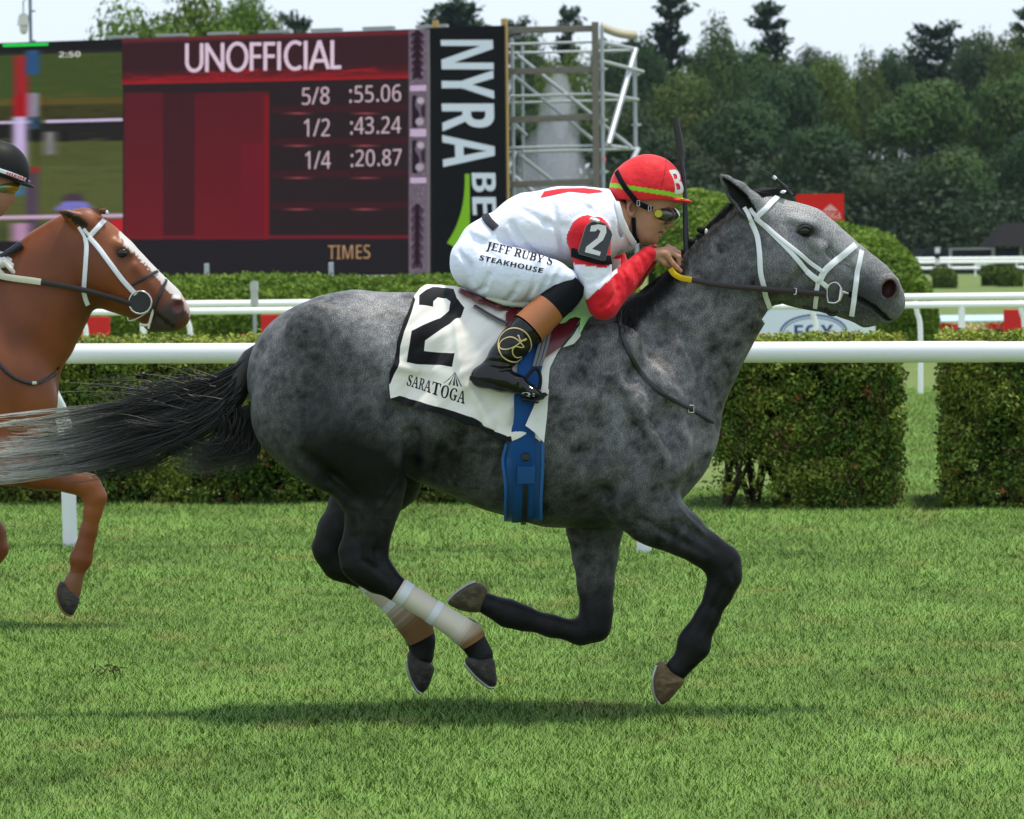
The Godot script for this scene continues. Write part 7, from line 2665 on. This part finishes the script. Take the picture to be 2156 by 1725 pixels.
func head_gear(person: Node3D, home: Vector3) -> void:
	var mpu := EYE.z / FOCAL
	var f := Field.new(at_z(1275, 445, 0.0) + Vector3(0, 0, -0.135), at_z(1466, 315, 0.0) + Vector3(0, 0, 0.135), 0.0034)
	f.egg(at_z(1364, 402, 0), Vector3(76, 77, 0) * mpu + Vector3(0, 0, 0.108), Basis(Vector3(0, 0, 1), -0.1), 0.01)
	f.egg(at_z(1325, 398, 0), Vector3(38, 46, 0) * mpu + Vector3(0, 0, 0.096), Basis.IDENTITY, 0.03)
	# open below: from nape to brow
	var c0 := at_z(1290, 420, 0)
	var c1 := at_z(1440, 423, 0)
	var along := (c1 - c0).normalized()
	f.clip(c0, Vector3(-along.y, along.x, 0))
	# the peak
	f.egg(at_z(1424, 422, 0), Vector3(34, 6, 0) * mpu + Vector3(0, 0, 0.078), Basis(Vector3(0, 0, 1), -0.10), 0.006, 3)
	f.egg(at_z(1362, 420, 0), Vector3(58, 56, 0) * mpu + Vector3(0, 0, 0.090), Basis.IDENTITY, 0.004, 2, true)
	var b := MB.new()
	f.build(b, func(p: Vector3, _n: Vector3, m: int) -> Color:
		var u := flat_of(p)
		if m == 2: return Color(0.03, 0.02, 0.02)
		var t := u.y - (390.0 + (u.x - 1289.0) * 0.158)
		if t > -4.0 and t < 5.5: return Color(0.26, 0.56, 0.03)
		if absf(u.x - 1388.0 - (400.0 - u.y) * 0.12 - 6.0 * sin((400.0 - u.y) * 0.03)) < 0.9 and t < -4.0: return Color(0.34, 0.012, 0.02)
		return Color(0.66, 0.026, 0.034))
	shift(b, -home)
	var m := cloth_mat("cap_silk")
	put("helmet", b.mesh(), m, person)
	var e := MB.new()
	lettering(e, f, "B", Vector2(1421, 409), Vector2(20, -2), Vector2(-13, -50), 0.002, "Droid Sans", true, 0.06)
	shift(e, -home)
	put("cap_letter", e.mesh(), mat("white_print", Color.WHITE), person)
	# goggles
	var g := Field.new(at_z(1350, 490, 0.0) + Vector3(0, 0, -0.10), at_z(1445, 420, 0.0) + Vector3(0, 0, 0.10), 0.0032)
	g.egg(at_z(1394, 451, 0), Vector3(38, 21, 0) * mpu + Vector3(0, 0, 0.076), Basis(Vector3(0, 0, 1), -0.14), 0.006)
	var gb := MB.new()
	g.build(gb, plain(Color(0.035, 0.035, 0.026)))
	shift(gb, -home)
	var gm := mat("goggle_lens", Color.WHITE, 0.05, 0.0, true)
	gm.clearcoat_enabled = true
	gm.clearcoat = 1.0
	gm.clearcoat_roughness = 0.02
	put("goggles", gb.mesh(), gm, person)
	var fr := MB.new()
	var ring := []
	for k in 22:
		var a := TAU * k / 21.0
		var q := Vector2(cos(a) * 33.0, sin(a) * 20.0).rotated(0.14)
		var w := on_body(g, 1390 + q.x * 0.92, 451 + q.y * 0.92, 0.06)
		if not is_nan(w.x): ring.append(w - home)
	fr.tube(ring, [0.0035], 7, false)
	put("goggle_frame", fr.mesh(), mat("goggle_frame", lin(0.10, 0.05, 0.035), 0.35), person)
	for s in [true, false]:
		var vent := MB.new()
		var c := on_body(g, 1386, 450, 0.06 if s else -0.06, s) - home
		var out := Vector3(0.0, 0.0, 1.0 if s else -1.0)
		vent.tube([c - out * 0.004, c + out * 0.008, c + out * 0.011], [0.0155, 0.0155, 0.0125], 20)
		put("goggle_vent", vent.mesh(), mat("yellow_vent", lin(0.42, 0.40, 0.03), 0.4), person)
	var st := MB.new()
	strap(st, f, [Vector2(1299, 362), Vector2(1310, 384), Vector2(1322, 402), Vector2(1334, 417)], 0.018, 0.003, 0.0015)
	for z in [1.0]:
		var path := smooth_path([at_z(1333, 415, 0.106), at_z(1341, 426, 0.098), at_z(1356, 434, 0.088), at_z(1374, 441, 0.075)], 5)
		var nn := []
		for p in path: nn.append(Vector3(0.25, 0.1, 1).normalized())
		band(st, path, nn, [0.018], 0.0018)
	shift(st, -home)
	put("goggle_strap", st.mesh(), mat("black_knit", Color.WHITE), person)
	var sl := MB.new()
	for q in [[1344, 428, 0.099], [1368, 439, 0.086]]:
		for k in 4:
			var a: Array = [[-1, -1], [1, -1], [1, 1], [-1, 1], [-1, -1]]
			var o := at_z(q[0], q[1], q[2]) - home
			sl.tube([o + Vector3(a[k][0] * 0.0045, a[k][1] * 0.009, 0), o + Vector3(a[k + 1][0] * 0.0045, a[k + 1][1] * 0.009, 0)], [0.0014], 6)
	put("strap_buckle", sl.mesh(), mat("bright_metal", Color.WHITE), person)
	var ch := MB.new()
	var cp := smooth_path([at_z(1334, 458, 0.066), at_z(1335, 480, 0.062), at_z(1337, 500, 0.046), at_z(1344, 509, 0.02), at_z(1346, 510, 0.0)], 5)
	var cn := []
	for p in cp: cn.append(Vector3(0, -0.3, 1).normalized())
	band(ch, cp, cn, [0.0145], 0.002)
	shift(ch, -home)
	put("chin_strap", ch.mesh(), mat("black_knit", Color.WHITE), person)
# ---- the chestnut horse and its rider, coming up behind on the rail side
const BACK := -2.9
var chestnut: Field

func second_horse() -> void:
	rng.seed = 3100
	var z := BACK
	var n1 := FastNoiseLite.new()
	n1.seed = 14; n1.frequency = 4.0; n1.fractal_octaves = 3
	var k := (EYE.z - z) / FOCAL
	var f := Field.new(at_z(-560, 1330, z) + Vector3(0, 0, -0.36), at_z(420, 420, z) + Vector3(0, 0, 0.36), 0.010)
	chestnut = f
	chain(f, [[-520, 770, 130, 0.26, z], [-420, 775, 145, 0.285, z], [-300, 800, 162, 0.29, z], [-180, 815, 176, 0.285, z], [-90, 822, 172, 0.25, z], [-30, 815, 140, 0.21, z]], 0.03, 1, 2.2)
	chain(f, [[-30, 790, 138, 0.20, z], [18, 815, 104, 0.16, z]], 0.03, 1)
	for s in [1.0, -1.0]:
		chain(f, [[18, 800, 80, 0.08, z + 0.075 * s], [38, 850, 76, 0.085, z + 0.075 * s], [20, 900, 62, 0.075, z + 0.075 * s]], 0.025, 1)
	chain(f, [[-60, 760, 150, 0.17, z], [0, 706, 136, 0.135, z], [50, 662, 116, 0.112, z], [92, 612, 98, 0.095, z], [130, 560, 86, 0.088, z], [158, 530, 78, 0.084, z]], 0.04, 1)
	chain(f, [[178, 484, 46, 0.068, z], [202, 545, 74, 0.084, z], [236, 578, 70, 0.088, z], [268, 598, 60, 0.078, z], [300, 618, 51, 0.066, z], [328, 636, 45, 0.058, z], [352, 654, 41, 0.056, z], [368, 664, 31, 0.055, z]], 0.03, 2)
	chain(f, [[322, 680, 20, 0.042, z], [346, 682, 14, 0.038, z]], 0.02, 2)
	chain(f, [[-60, 850, 80, 0.085, z + 0.16], [-40, 940, 62, 0.085, z + 0.15], [10, 976, 46, 0.07, z + 0.145], [80, 1000, 31, 0.055, z + 0.14], [150, 1014, 24, 0.045, z + 0.14], [186, 1024, 26, 0.045, z + 0.14], [201, 1048, 23, 0.042, z + 0.14], [195, 1078, 19, 0.035, z + 0.14], [186, 1120, 18, 0.029, z + 0.14], [178, 1150, 18, 0.030, z + 0.14], [170, 1178, 23, 0.036, z + 0.14], [163, 1206, 14, 0.029, z + 0.14], [154, 1226, 18, 0.032, z + 0.14], [150, 1244, 22, 0.036, z + 0.14]], 0.018, 3)
	chain(f, [[-140, 900, 80, 0.08, z - 0.12], [-110, 1010, 48, 0.06, z - 0.13], [-50, 1080, 32, 0.05, z - 0.13], [-18, 1122, 28, 0.046, z - 0.13], [-10, 1156, 26, 0.043, z - 0.13], [-40, 1210, 21, 0.032, z - 0.13], [-70, 1270, 24, 0.034, z - 0.13]], 0.018, 4)
	for s in [1.0, -1.0]:
		f.egg(at_z(206, 572, z + 0.062 * s), Vector3(0.105, 0.095, 0.040), Basis(Vector3(0, 0, 1), -0.75), 0.03, 2)
		f.egg(at_z(258, 522, z + 0.066 * s), Vector3(0.045, 0.022, 0.022), Basis(Vector3(0, 0, 1), -0.6), 0.03, 2)
		f.egg(at_z(258, 532, z + 0.10 * s), Vector3(0.028, 0.018, 0.022), Basis(Vector3(0, 0, 1), -0.5), 0.014, 2, true)
		f.limb(at_z(284, 562, z + 0.068 * s), at_z(330, 620, z + 0.050 * s), 0.013, 0.010, 0.025, 2)
		f.egg(at_z(372, 644, z + 0.046 * s), Vector3(0.036, 0.040, 0.026), Basis(Vector3(0, 0, 1), -0.6), 0.014, 9)
		f.egg(at_z(374, 645, z + 0.072 * s), Vector3(0.022, 0.026, 0.034), Basis(Vector3(0, 0, 1), -0.6), 0.008, 7, true)
		f.limb(at_z(330, 664, z + 0.060 * s), at_z(364, 692, z + 0.040 * s), 0.006, 0.006, 0.008, 8, true)
		chain(f, [[184, 476, 22, 0.032, z + 0.055 * s], [164, 463, 18, 0.030, z + 0.068 * s], [142, 452, 11, 0.022, z + 0.078 * s], [117, 441, 3, 0.004, z + 0.082 * s]], 0.012, 2)
		for i in 2:
			var q := [[172, 478, 0.098], [150, 464, 0.104], [124, 447, 0.094]]
			f.limb(at_z(q[i][0], q[i][1], z + q[i][2] * s), at_z(q[i + 1][0], q[i + 1][1], z + q[i + 1][2] * s), [0.018, 0.018][i], [0.018, 0.006][i], 0.004, 8, true)
	f.smooth(3, 0.5)
	var to_draw := func(p: Vector3) -> Vector2:
		return flat_of(p, BACK)
	var paint := func(p: Vector3, n: Vector3, m: int) -> Color:
		var u: Vector2 = to_draw.call(p)
		var t := 1.0 + 0.35 * n1.get_noise_3dv(p)
		var c := Color(0.22, 0.060, 0.017) * t
		c = c.lerp(Color(0.34, 0.105, 0.032) * t, clampf(blob(u, 60, 870, 60) + blob(u, 260, 500, 40) + blob(u, 190, 1060, 60), 0.0, 0.8))
		c = c.lerp(Color(0.075, 0.024, 0.012), clampf(blob(u, 190, 640, 40) * 0.7 + blob(u, 262, 534, 16), 0.0, 0.85))
		c = c.lerp(Color(0.06, 0.045, 0.045), clampf(blob(u, 345, 680, 34) * 1.2 + blob(u, 378, 648, 22), 0.0, 0.95))
		# the blaze, a stripe down the front of the face
		var ridge := (u.x - 262.0) * -0.757 + (u.y - 487.0) * 0.653
		if u.x > 252.0 and u.y > 474.0 and (m == 2 or m == 9) and n.x > -0.2:
			if ridge < 11.5 + 5.0 * n1.get_noise_2d(u.x * 0.06, 3.0) + 7.0 * blob(u, 276, 512, 18): c = Color(0.74, 0.70, 0.66) if u.x < 382.0 else Color(0.60, 0.42, 0.38)
		if m == 7: c = Color(0.17, 0.05, 0.045)
		if m == 8: c = Color(0.02, 0.012, 0.010)
		if u.y > 1200.0 and m == 3: c = c.lerp(Color(0.30, 0.15, 0.08), 0.6)
		c.a = 1.0
		return c
	var horse := thing("racehorse", "chestnut racehorse with white blaze entering at the left edge", "horse", at_z(0, 1000, z))
	var home := horse.position
	var b := MB.new()
	f.build(b, paint)
	shift(b, -home)
	var cm := mat("chestnut_coat", Color.WHITE, 0.42, 0.0, true)
	cm.albedo_texture = noise_tex(31, 0.11, Color(0.78, 0.78, 0.78), Color(1, 1, 1), 512, 3)
	cm.uv1_triplanar = true
	cm.uv1_scale = Vector3(3.2, 7.0, 3.2)
	cm.metallic_specular = 0.4
	put("body", b.mesh(), cm, horse)
	for s in [1.0, -1.0]:
		var e := MB.new()
		e.ball(at_z(257, 533, z + 0.084 * s) - home, Vector3(0.022, 0.018, 0.013), 10)
		put("eye", e.mesh(), mat("horse_eye", Color.WHITE), horse)
	var hf := MB.new()
	var wall := PackedVector2Array([Vector2(128, 1223), Vector2(146, 1240), Vector2(167, 1258), Vector2(162, 1280), Vector2(152, 1296), Vector2(142, 1294), Vector2(126, 1277), Vector2(118, 1252), Vector2(120, 1236)])
	var mid := Vector2(142, 1260)
	var rows := []
	for s in range(-7, 8):
		var t := sin(float(s) / 7.0 * PI * 0.5)
		var shrink := pow(maxf(1.0 - t * t, 0.0), 0.30) + 0.002
		var row := []
		for q in smooth_loop(wall, 4):
			row.append(at_z(mid.x + (q.x - mid.x) * shrink, mid.y + (q.y - mid.y) * shrink, z + 0.14 + 0.052 * t) - home)
		rows.append(row)
	grid_skin(hf, rows, true)
	put("hoof", hf.mesh(), hoof_mat("hoof_chestnut", Color(0.06, 0.055, 0.05)), horse)
	var so := MB.new()
	so.tube(smooth_path([at_z(127, 1224, z + 0.16) - home, at_z(119, 1240, z + 0.165) - home, at_z(120, 1262, z + 0.165) - home, at_z(132, 1288, z + 0.16) - home, at_z(150, 1298, z + 0.15) - home], 4), [0.006], 6)
	put("shoe", so.mesh(), mat("shoe_bronze", lin(0.35, 0.24, 0.09), 0.4, 0.4), horse)
	# mane with its little knots
	var mane := MB.new()
	var paths := []
	var crest := [Vector2(-20, 602), Vector2(20, 568), Vector2(61, 531), Vector2(98, 506), Vector2(130, 481), Vector2(148, 468)]
	for i in 420:
		var s := rng.randf() * 4.999
		var j := int(s)
		var q: Vector2 = crest[j].lerp(crest[j + 1], s - j)
		var end := q + Vector2(rnd(-16, 10), rnd(-26, 16) if s < 3.0 else rnd(-8, 14))
		var pts := []
		for m in 5:
			var t := m / 4.0
			var u := q.lerp(end, t) + Vector2(-2, -6.0 * sin(t * PI))
			pts.append(at_z(u.x, u.y, z + rnd(-0.02, 0.06)) - home)
		paths.append(pts)
	for i in 90:
		var root := Vector2(rnd(176, 206), rnd(445, 452))
		paths.append([at_z(root.x, root.y, z + rnd(-0.03, 0.03)) - home, at_z(root.x + 20, root.y - rnd(2, 10), z) - home, at_z(222 + rnd(-5, 5), 452 - rnd(0, 5), z) - home])
	strands(mane, paths, 0.0020, func(_p: Vector3, _f: float) -> Color: return Color(0.15, 0.055, 0.022))
	put("mane", mane.mesh(), hair_material(), horse)
	for q in [[150, 490], [122, 513], [84, 541], [220, 447]]:
		var kb := MB.new()
		kb.ball(at_z(q[0] - 3, q[1] - 2, z + 0.04) - home, Vector3(0.017, 0.013, 0.015), 6)
		put("mane_knot", kb.mesh(), mat("brown_knot", lin(0.10, 0.045, 0.02), 0.6), horse)
		var t := MB.new()
		t.ball(at_z(q[0] + 5, q[1] + 1, z + 0.045) - home, Vector3(0.007, 0.011, 0.009), 6)
		put("knot_band", t.mesh(), mat("white_tape", Color.WHITE), horse)
	# bridle
	var bridle := thing("bridle", "white and black racing bridle with brown reins on the chestnut horse", "bridle", at_z(230, 570, z))
	var bo := bridle.position
	var white := mat("white_strap", Color.WHITE)
	var black := mat("black_leather", Color.WHITE)
	var lay := func(called: String, line: Array, wide: float, lift: float, m: Material) -> void:
		for s in [1.0, -1.0]:
			var sb := MB.new()
			var pts := []
			var nn := []
			for q in smooth_path(line, 8):
				var p := on_body(f, q.x, q.y, z + 0.1 * s, s > 0)
				if is_nan(p.x): continue
				var n := f.normal(p)
				pts.append(p + n * lift - bo); nn.append(n)
			if pts.size() > 1:
				band(sb, pts, nn, [wide], 0.002)
				put(called, sb.mesh(), m, bridle)
	lay.call("browband", [Vector2(189, 497), Vector2(206, 478), Vector2(222, 462), Vector2(232, 455)], 0.021, 0.004, white)
	lay.call("crownpiece", [Vector2(165, 478), Vector2(173, 490), Vector2(180, 504)], 0.013, 0.004, white)
	lay.call("crownpiece", [Vector2(176, 482), Vector2(184, 492), Vector2(192, 503)], 0.013, 0.004, white)
	lay.call("throat_lash", [Vector2(179, 502), Vector2(182, 520), Vector2(180, 560), Vector2(177, 608), Vector2(179, 628), Vector2(184, 642)], 0.019, 0.004, white)
	lay.call("cheekpiece", [Vector2(186, 499), Vector2(205, 520), Vector2(232, 556), Vector2(258, 590), Vector2(286, 620)], 0.021, 0.005, white)
	lay.call("noseband", [Vector2(277, 600), Vector2(300, 588), Vector2(322, 576), Vector2(336, 572)], 0.013, 0.006, black)
	lay.call("noseband", [Vector2(345, 580), Vector2(348, 592), Vector2(340, 610), Vector2(328, 640), Vector2(322, 672)], 0.013, 0.006, black)
	var rein := MB.new()
	var grip := MB.new()
	for s in [1.0, -1.0]:
		var path := smooth_path([at_z(-90, 556, z + 0.06 * s) - bo, at_z(0, 581, z + 0.11 * s) - bo, at_z(86, 594, z + 0.13 * s) - bo, at_z(180, 612, z + 0.125 * s) - bo, at_z(276, 640, z + 0.09 * s) - bo], 6)
		var nn := []
		for p in path: nn.append(Vector3(0, 0, s))
		band(rein, path.slice(11), nn.slice(11), [0.023], 0.002)
		band(grip, path.slice(0, 13), nn.slice(0, 13), [0.027], 0.004)
		var ring := MB.new()
		var rp := []
		for i in 17:
			var a := TAU * i / 16.0
			rp.append(at_z(295 + cos(a) * 24.0, 637 + sin(a) * 24.0, z + 0.088 * s) - bo)
		ring.tube(rp, [0.0042], 8, false)
		put("bit_ring", ring.mesh(), mat("bright_metal", Color.WHITE), bridle)
		var guard := MB.new()
		guard.tube([at_z(295, 637, z + 0.076 * s) - bo, at_z(295, 637, z + 0.084 * s) - bo], [0.041], 20)
		put("bit_guard", guard.mesh(), black, bridle)
	put("rein", rein.mesh(), mat("brown_leather", Color.WHITE), bridle)
	put("rein_grip", grip.mesh(), mat("cream_rubber", lin(0.66, 0.63, 0.50), 0.6), bridle)
	var tie := MB.new()
	tie.tube(smooth_path([at_z(322, 652, z + 0.07) - bo, at_z(318, 668, z + 0.07) - bo, at_z(312, 684, z + 0.068) - bo, at_z(296, 684, z + 0.07) - bo], 4), [0.005, 0.004, 0.006], 7)
	tie.tube(smooth_path([at_z(314, 682, z + 0.07) - bo, at_z(312, 692, z + 0.07) - bo], 3), [0.005], 7)
	tie.tube(smooth_path([at_z(268, 668, z + 0.06) - bo, at_z(272, 676, z + 0.06) - bo, at_z(290, 670, z + 0.06) - bo, at_z(312, 656, z + 0.065) - bo], 4), [0.003], 6)
	put("tongue_tie", tie.mesh(), mat("cream_rubber", Color.WHITE), bridle)
	var yoke := thing("breastplate", "thin black leather yoke across the chestnut horse's chest", "breastplate", at_z(70, 790, z))
	var yb := MB.new()
	var pts := []
	var nn := []
	for q in smooth_path([Vector2(-40, 700), Vector2(-12, 752), Vector2(8, 778), Vector2(34, 798), Vector2(70, 808), Vector2(100, 797), Vector2(116, 785), Vector2(121, 774)], 6):
		var p := on_body(f, q.x, q.y, z + 0.2)
		if is_nan(p.x): p = at_z(q.x, q.y, z)
		var n := f.normal(p)
		pts.append(p + n * 0.005 - yoke.position); nn.append(n)
	band(yb, pts, nn, [0.014], 0.003)
	put("strap", yb.mesh(), black, yoke)
	var bu := MB.new()
	bu.box(at_z(72, 807, z + 0.21) - yoke.position, Vector3(0.022, 0.014, 0.008), Basis.IDENTITY, 0.003)
	put("buckle", bu.mesh(), mat("bright_metal", Color.WHITE), yoke)
	second_rider(z)

func second_rider(z: float) -> void:
	var person := thing("person", "jockey in a black cap and mirrored goggles at the left edge", "person", at_z(-100, 520, z))
	var home := person.position
	var k := (EYE.z - z) / FOCAL
	var skin := Color(0.36, 0.18, 0.11)
	var b := MB.new()
	var bf := Field.new(at_z(-420, 840, z) + Vector3(0, 0, -0.42), at_z(60, 290, z) + Vector3(0, 0, 0.42), 0.010)
	chain(bf, [[-300, 510, 45, 0.14, z], [-220, 470, 58, 0.16, z], [-130, 455, 56, 0.17, z], [-80, 440, 40, 0.10, z], [-40, 415, 26, 0.055, z]], 0.03)
	for s in [1.0, -1.0]:
		chain(bf, [[-130, 480, 36, 0.05, z + 0.19 * s], [-110, 560, 28, 0.045, z + 0.23 * s], [-60, 575, 22, 0.038, z + 0.17 * s], [-28, 562, 12, 0.024, z + 0.10 * s]], 0.012)
		chain(bf, [[-310, 530, 46, 0.08, z + 0.10 * s], [-220, 560, 42, 0.075, z + 0.18 * s], [-150, 590, 26, 0.05, z + 0.24 * s], [-215, 670, 24, 0.042, z + 0.30 * s], [-270, 745, 16, 0.032, z + 0.32 * s], [-190, 775, 12, 0.034, z + 0.33 * s]], 0.012)
	bf.build(b, func(_p, _n, _m): return skin)
	var f := Field.new(at_z(-75, 465, z) + Vector3(0, 0, -0.12), at_z(60, 300, z) + Vector3(0, 0, 0.12), 0.0034)
	f.egg(at_z(-14, 366, z), Vector3(56, 54, 0) * k + Vector3(0, 0, 0.080), Basis.IDENTITY, 0.01)
	chain(f, [[-8, 396, 40, 0.070, z], [-8, 416, 34, 0.062, z], [-10, 432, 25, 0.05, z], [-12, 444, 14, 0.03, z]], 0.014)
	chain(f, [[-40, 420, 24, 0.055, z], [-22, 438, 16, 0.042, z]], 0.014)
	chain(f, [[20, 402, 7, 0.010, z], [24, 414, 7, 0.012, z], [24, 421, 7, 0.014, z]], 0.007)
	f.egg(at_z(11, 431, z), Vector3(0.012, 0.006, 0.020), Basis.IDENTITY, 0.005, 5)
	f.egg(at_z(8, 440, z), Vector3(0.012, 0.006, 0.019), Basis.IDENTITY, 0.004, 5)
	f.egg(at_z(0, 449, z), Vector3(0.014, 0.010, 0.016), Basis.IDENTITY, 0.008)
	f.limb(at_z(4, 435, z + 0.026), at_z(14, 435, z), 0.003, 0.003, 0.003, 6, true)
	f.build(b, func(_p: Vector3, _n: Vector3, m: int) -> Color: return Color(0.09, 0.03, 0.025) if m == 6 else (Color(0.38, 0.15, 0.11) if m == 5 else skin))
	shift(b, -home)
	put("body", b.mesh(), mat("skin", Color.WHITE), person)
	var sh := Field.new(at_z(-420, 660, z) + Vector3(0, 0, -0.36), at_z(0, 370, z) + Vector3(0, 0, 0.36), 0.009)
	chain(sh, [[-300, 510, 48, 0.15, z], [-220, 468, 66, 0.18, z], [-130, 455, 64, 0.19, z], [-85, 445, 42, 0.11, z]], 0.03, 1)
	for s in [1.0, -1.0]:
		chain(sh, [[-130, 480, 42, 0.06, z + 0.19 * s], [-110, 560, 33, 0.053, z + 0.23 * s], [-60, 575, 27, 0.046, z + 0.17 * s], [-34, 564, 17, 0.032, z + 0.10 * s]], 0.012, 2)
	var sb := MB.new()
	sh.build(sb, func(_p, _n, _m): return Color(0.02, 0.02, 0.022))
	shift(sb, -home)
	put("silks", sb.mesh(), cloth_mat("silk_cloth"), person)
	var br := Field.new(at_z(-400, 660, z) + Vector3(0, 0, -0.36), at_z(-110, 440, z) + Vector3(0, 0, 0.36), 0.010)
	for s in [1.0, -1.0]:
		chain(br, [[-312, 528, 52, 0.09, z + 0.09 * s], [-220, 560, 47, 0.082, z + 0.18 * s], [-152, 588, 28, 0.056, z + 0.24 * s]], 0.02)
	var bb := MB.new()
	br.build(bb, func(_p, _n, _m): return Color(0.76, 0.78, 0.84))
	shift(bb, -home)
	put("breeches", bb.mesh(), cloth_mat("breeches_cloth"), person)
	# white gloves with fingers closed on rein and whip
	for s in [1.0, -1.0]:
		var g := Field.new(at_z(-55, 605, z) + Vector3(0, 0, 0.075 * s - 0.08), at_z(45, 515, z) + Vector3(0, 0, 0.075 * s + 0.08), 0.0036)
		var j := func(x: float, y: float, zz: float) -> Vector3: return at_z(x, y, z + zz * s)
		g.limb(j.call(-40, 566, 0.11), j.call(-18, 556, 0.09), 0.028, 0.025, 0.01)
		g.egg(j.call(-4, 552, 0.075), Vector3(0.040, 0.024, 0.040), Basis(Vector3(0, 0, 1), -0.45), 0.012)
		for q in [[[8, 552, 0.10], [22, 566, 0.10], [30, 576, 0.085]], [[8, 546, 0.08], [24, 558, 0.082], [26, 572, 0.07]], [[6, 540, 0.058], [22, 549, 0.06], [26, 562, 0.05]], [[2, 535, 0.036], [16, 540, 0.038], [22, 552, 0.03]]]:
			for i in 2:
				g.limb(j.call(q[i][0], q[i][1], q[i][2]), j.call(q[i + 1][0], q[i + 1][1], q[i + 1][2]), 0.0112 - 0.001 * i, 0.0102 - 0.001 * i, 0.0028)
		g.limb(j.call(-12, 564, 0.10), j.call(4, 576, 0.09), 0.014, 0.011, 0.004)
		var gb := MB.new()
		g.build(gb, func(_p, _n, _m): return Color(0.72, 0.70, 0.64))
		shift(gb, -home)
		put("glove", gb.mesh(), mat("white_glove", Color.WHITE, 0.7, 0.0, true), person)
	# cap
	var hf := Field.new(at_z(-100, 420, z) + Vector3(0, 0, -0.135), at_z(84, 285, z) + Vector3(0, 0, 0.135), 0.0042)
	var tilt := Basis(Vector3(0, 0, 1), -0.32)
	hf.egg(at_z(-6, 362, z), Vector3(68, 66, 0) * k + Vector3(0, 0, 0.112), tilt, 0.01)
	var c0 := at_z(-60, 352, z)
	var dir := (at_z(64, 392, z) - c0).normalized()
	hf.clip(c0, Vector3(-dir.y, dir.x, 0))
	hf.egg(at_z(44, 385, z), Vector3(30, 5, 0) * k + Vector3(0, 0, 0.08), tilt, 0.006, 3)
	hf.egg(at_z(-10, 380, z), Vector3(52, 46, 0) * k + Vector3(0, 0, 0.092), tilt, 0.004, 2, true)
	var hb := MB.new()
	hf.build(hb, func(_p, _n, _m): return Color(0.016, 0.016, 0.018))
	shift(hb, -home)
	put("helmet", hb.mesh(), mat("black_cap", Color.WHITE, 0.5, 0.0, true), person)
	var wb := MB.new()
	var pts := []
	var nn := []
	for q in smooth_path([Vector2(-40, 348), Vector2(0, 359), Vector2(34, 371), Vector2(63, 383)], 6):
		var p := on_body(hf, q.x, q.y, z + 0.1)
		if is_nan(p.x): p = at_z(q.x, q.y, z)
		var n := hf.normal(p)
		pts.append(p + n * 0.003 - home); nn.append(n)
	band(wb, pts, nn, [0.017], 0.0015)
	put("cap_band", wb.mesh(), mat("white_cloth", Color.WHITE), person)
	var tx := MB.new()
	for q in [["HIEDER", Vector2(12, 367.5), Vector2(47, 14.5), Vector2(2.5, -5.5)]]:
		lettering(tx, hf, q[0], q[1], q[2], q[3], 0.007, "Droid Sans", true, z + 0.1)
	shift(tx, -home)
	put("band_lettering", tx.mesh(), mat("red_print", Color.WHITE), person)
	var gg := Field.new(at_z(-50, 425, z) + Vector3(0, 0, -0.1), at_z(55, 370, z) + Vector3(0, 0, 0.1), 0.0036)
	gg.egg(at_z(6, 396, z), Vector3(36, 18, 0) * k + Vector3(0, 0, 0.075), Basis(Vector3(0, 0, 1), 0.1), 0.006)
	var gb := MB.new()
	gg.build(gb, func(p: Vector3, _n: Vector3, _m: int) -> Color:
		var u := flat_of(p, BACK)
		return Color(0.02, 0.20, 0.14).lerp(Color(0.45, 0.22, 0.02), clampf((u.x + u.y * 0.4 - 156.0) / 40.0, 0.0, 1.0)))
	shift(gb, -home)
	put("goggles", gb.mesh(), mat("mirror_lens", Color.WHITE, 0.08, 0.55, true), person)
	var whip := thing("whip", "black whip handle held in the white glove at the left edge", "whip", at_z(20, 530, z))
	var w := MB.new()
	w.tube([at_z(-60, 566, z + 0.07) - whip.position, at_z(8, 537, z + 0.07) - whip.position, at_z(40, 518, z + 0.07) - whip.position, at_z(45, 514, z + 0.07) - whip.position], [0.010, 0.012, 0.016, 0.017], 12)
	put("handle", w.mesh(), mat("whip_shaft", Color.WHITE), whip)
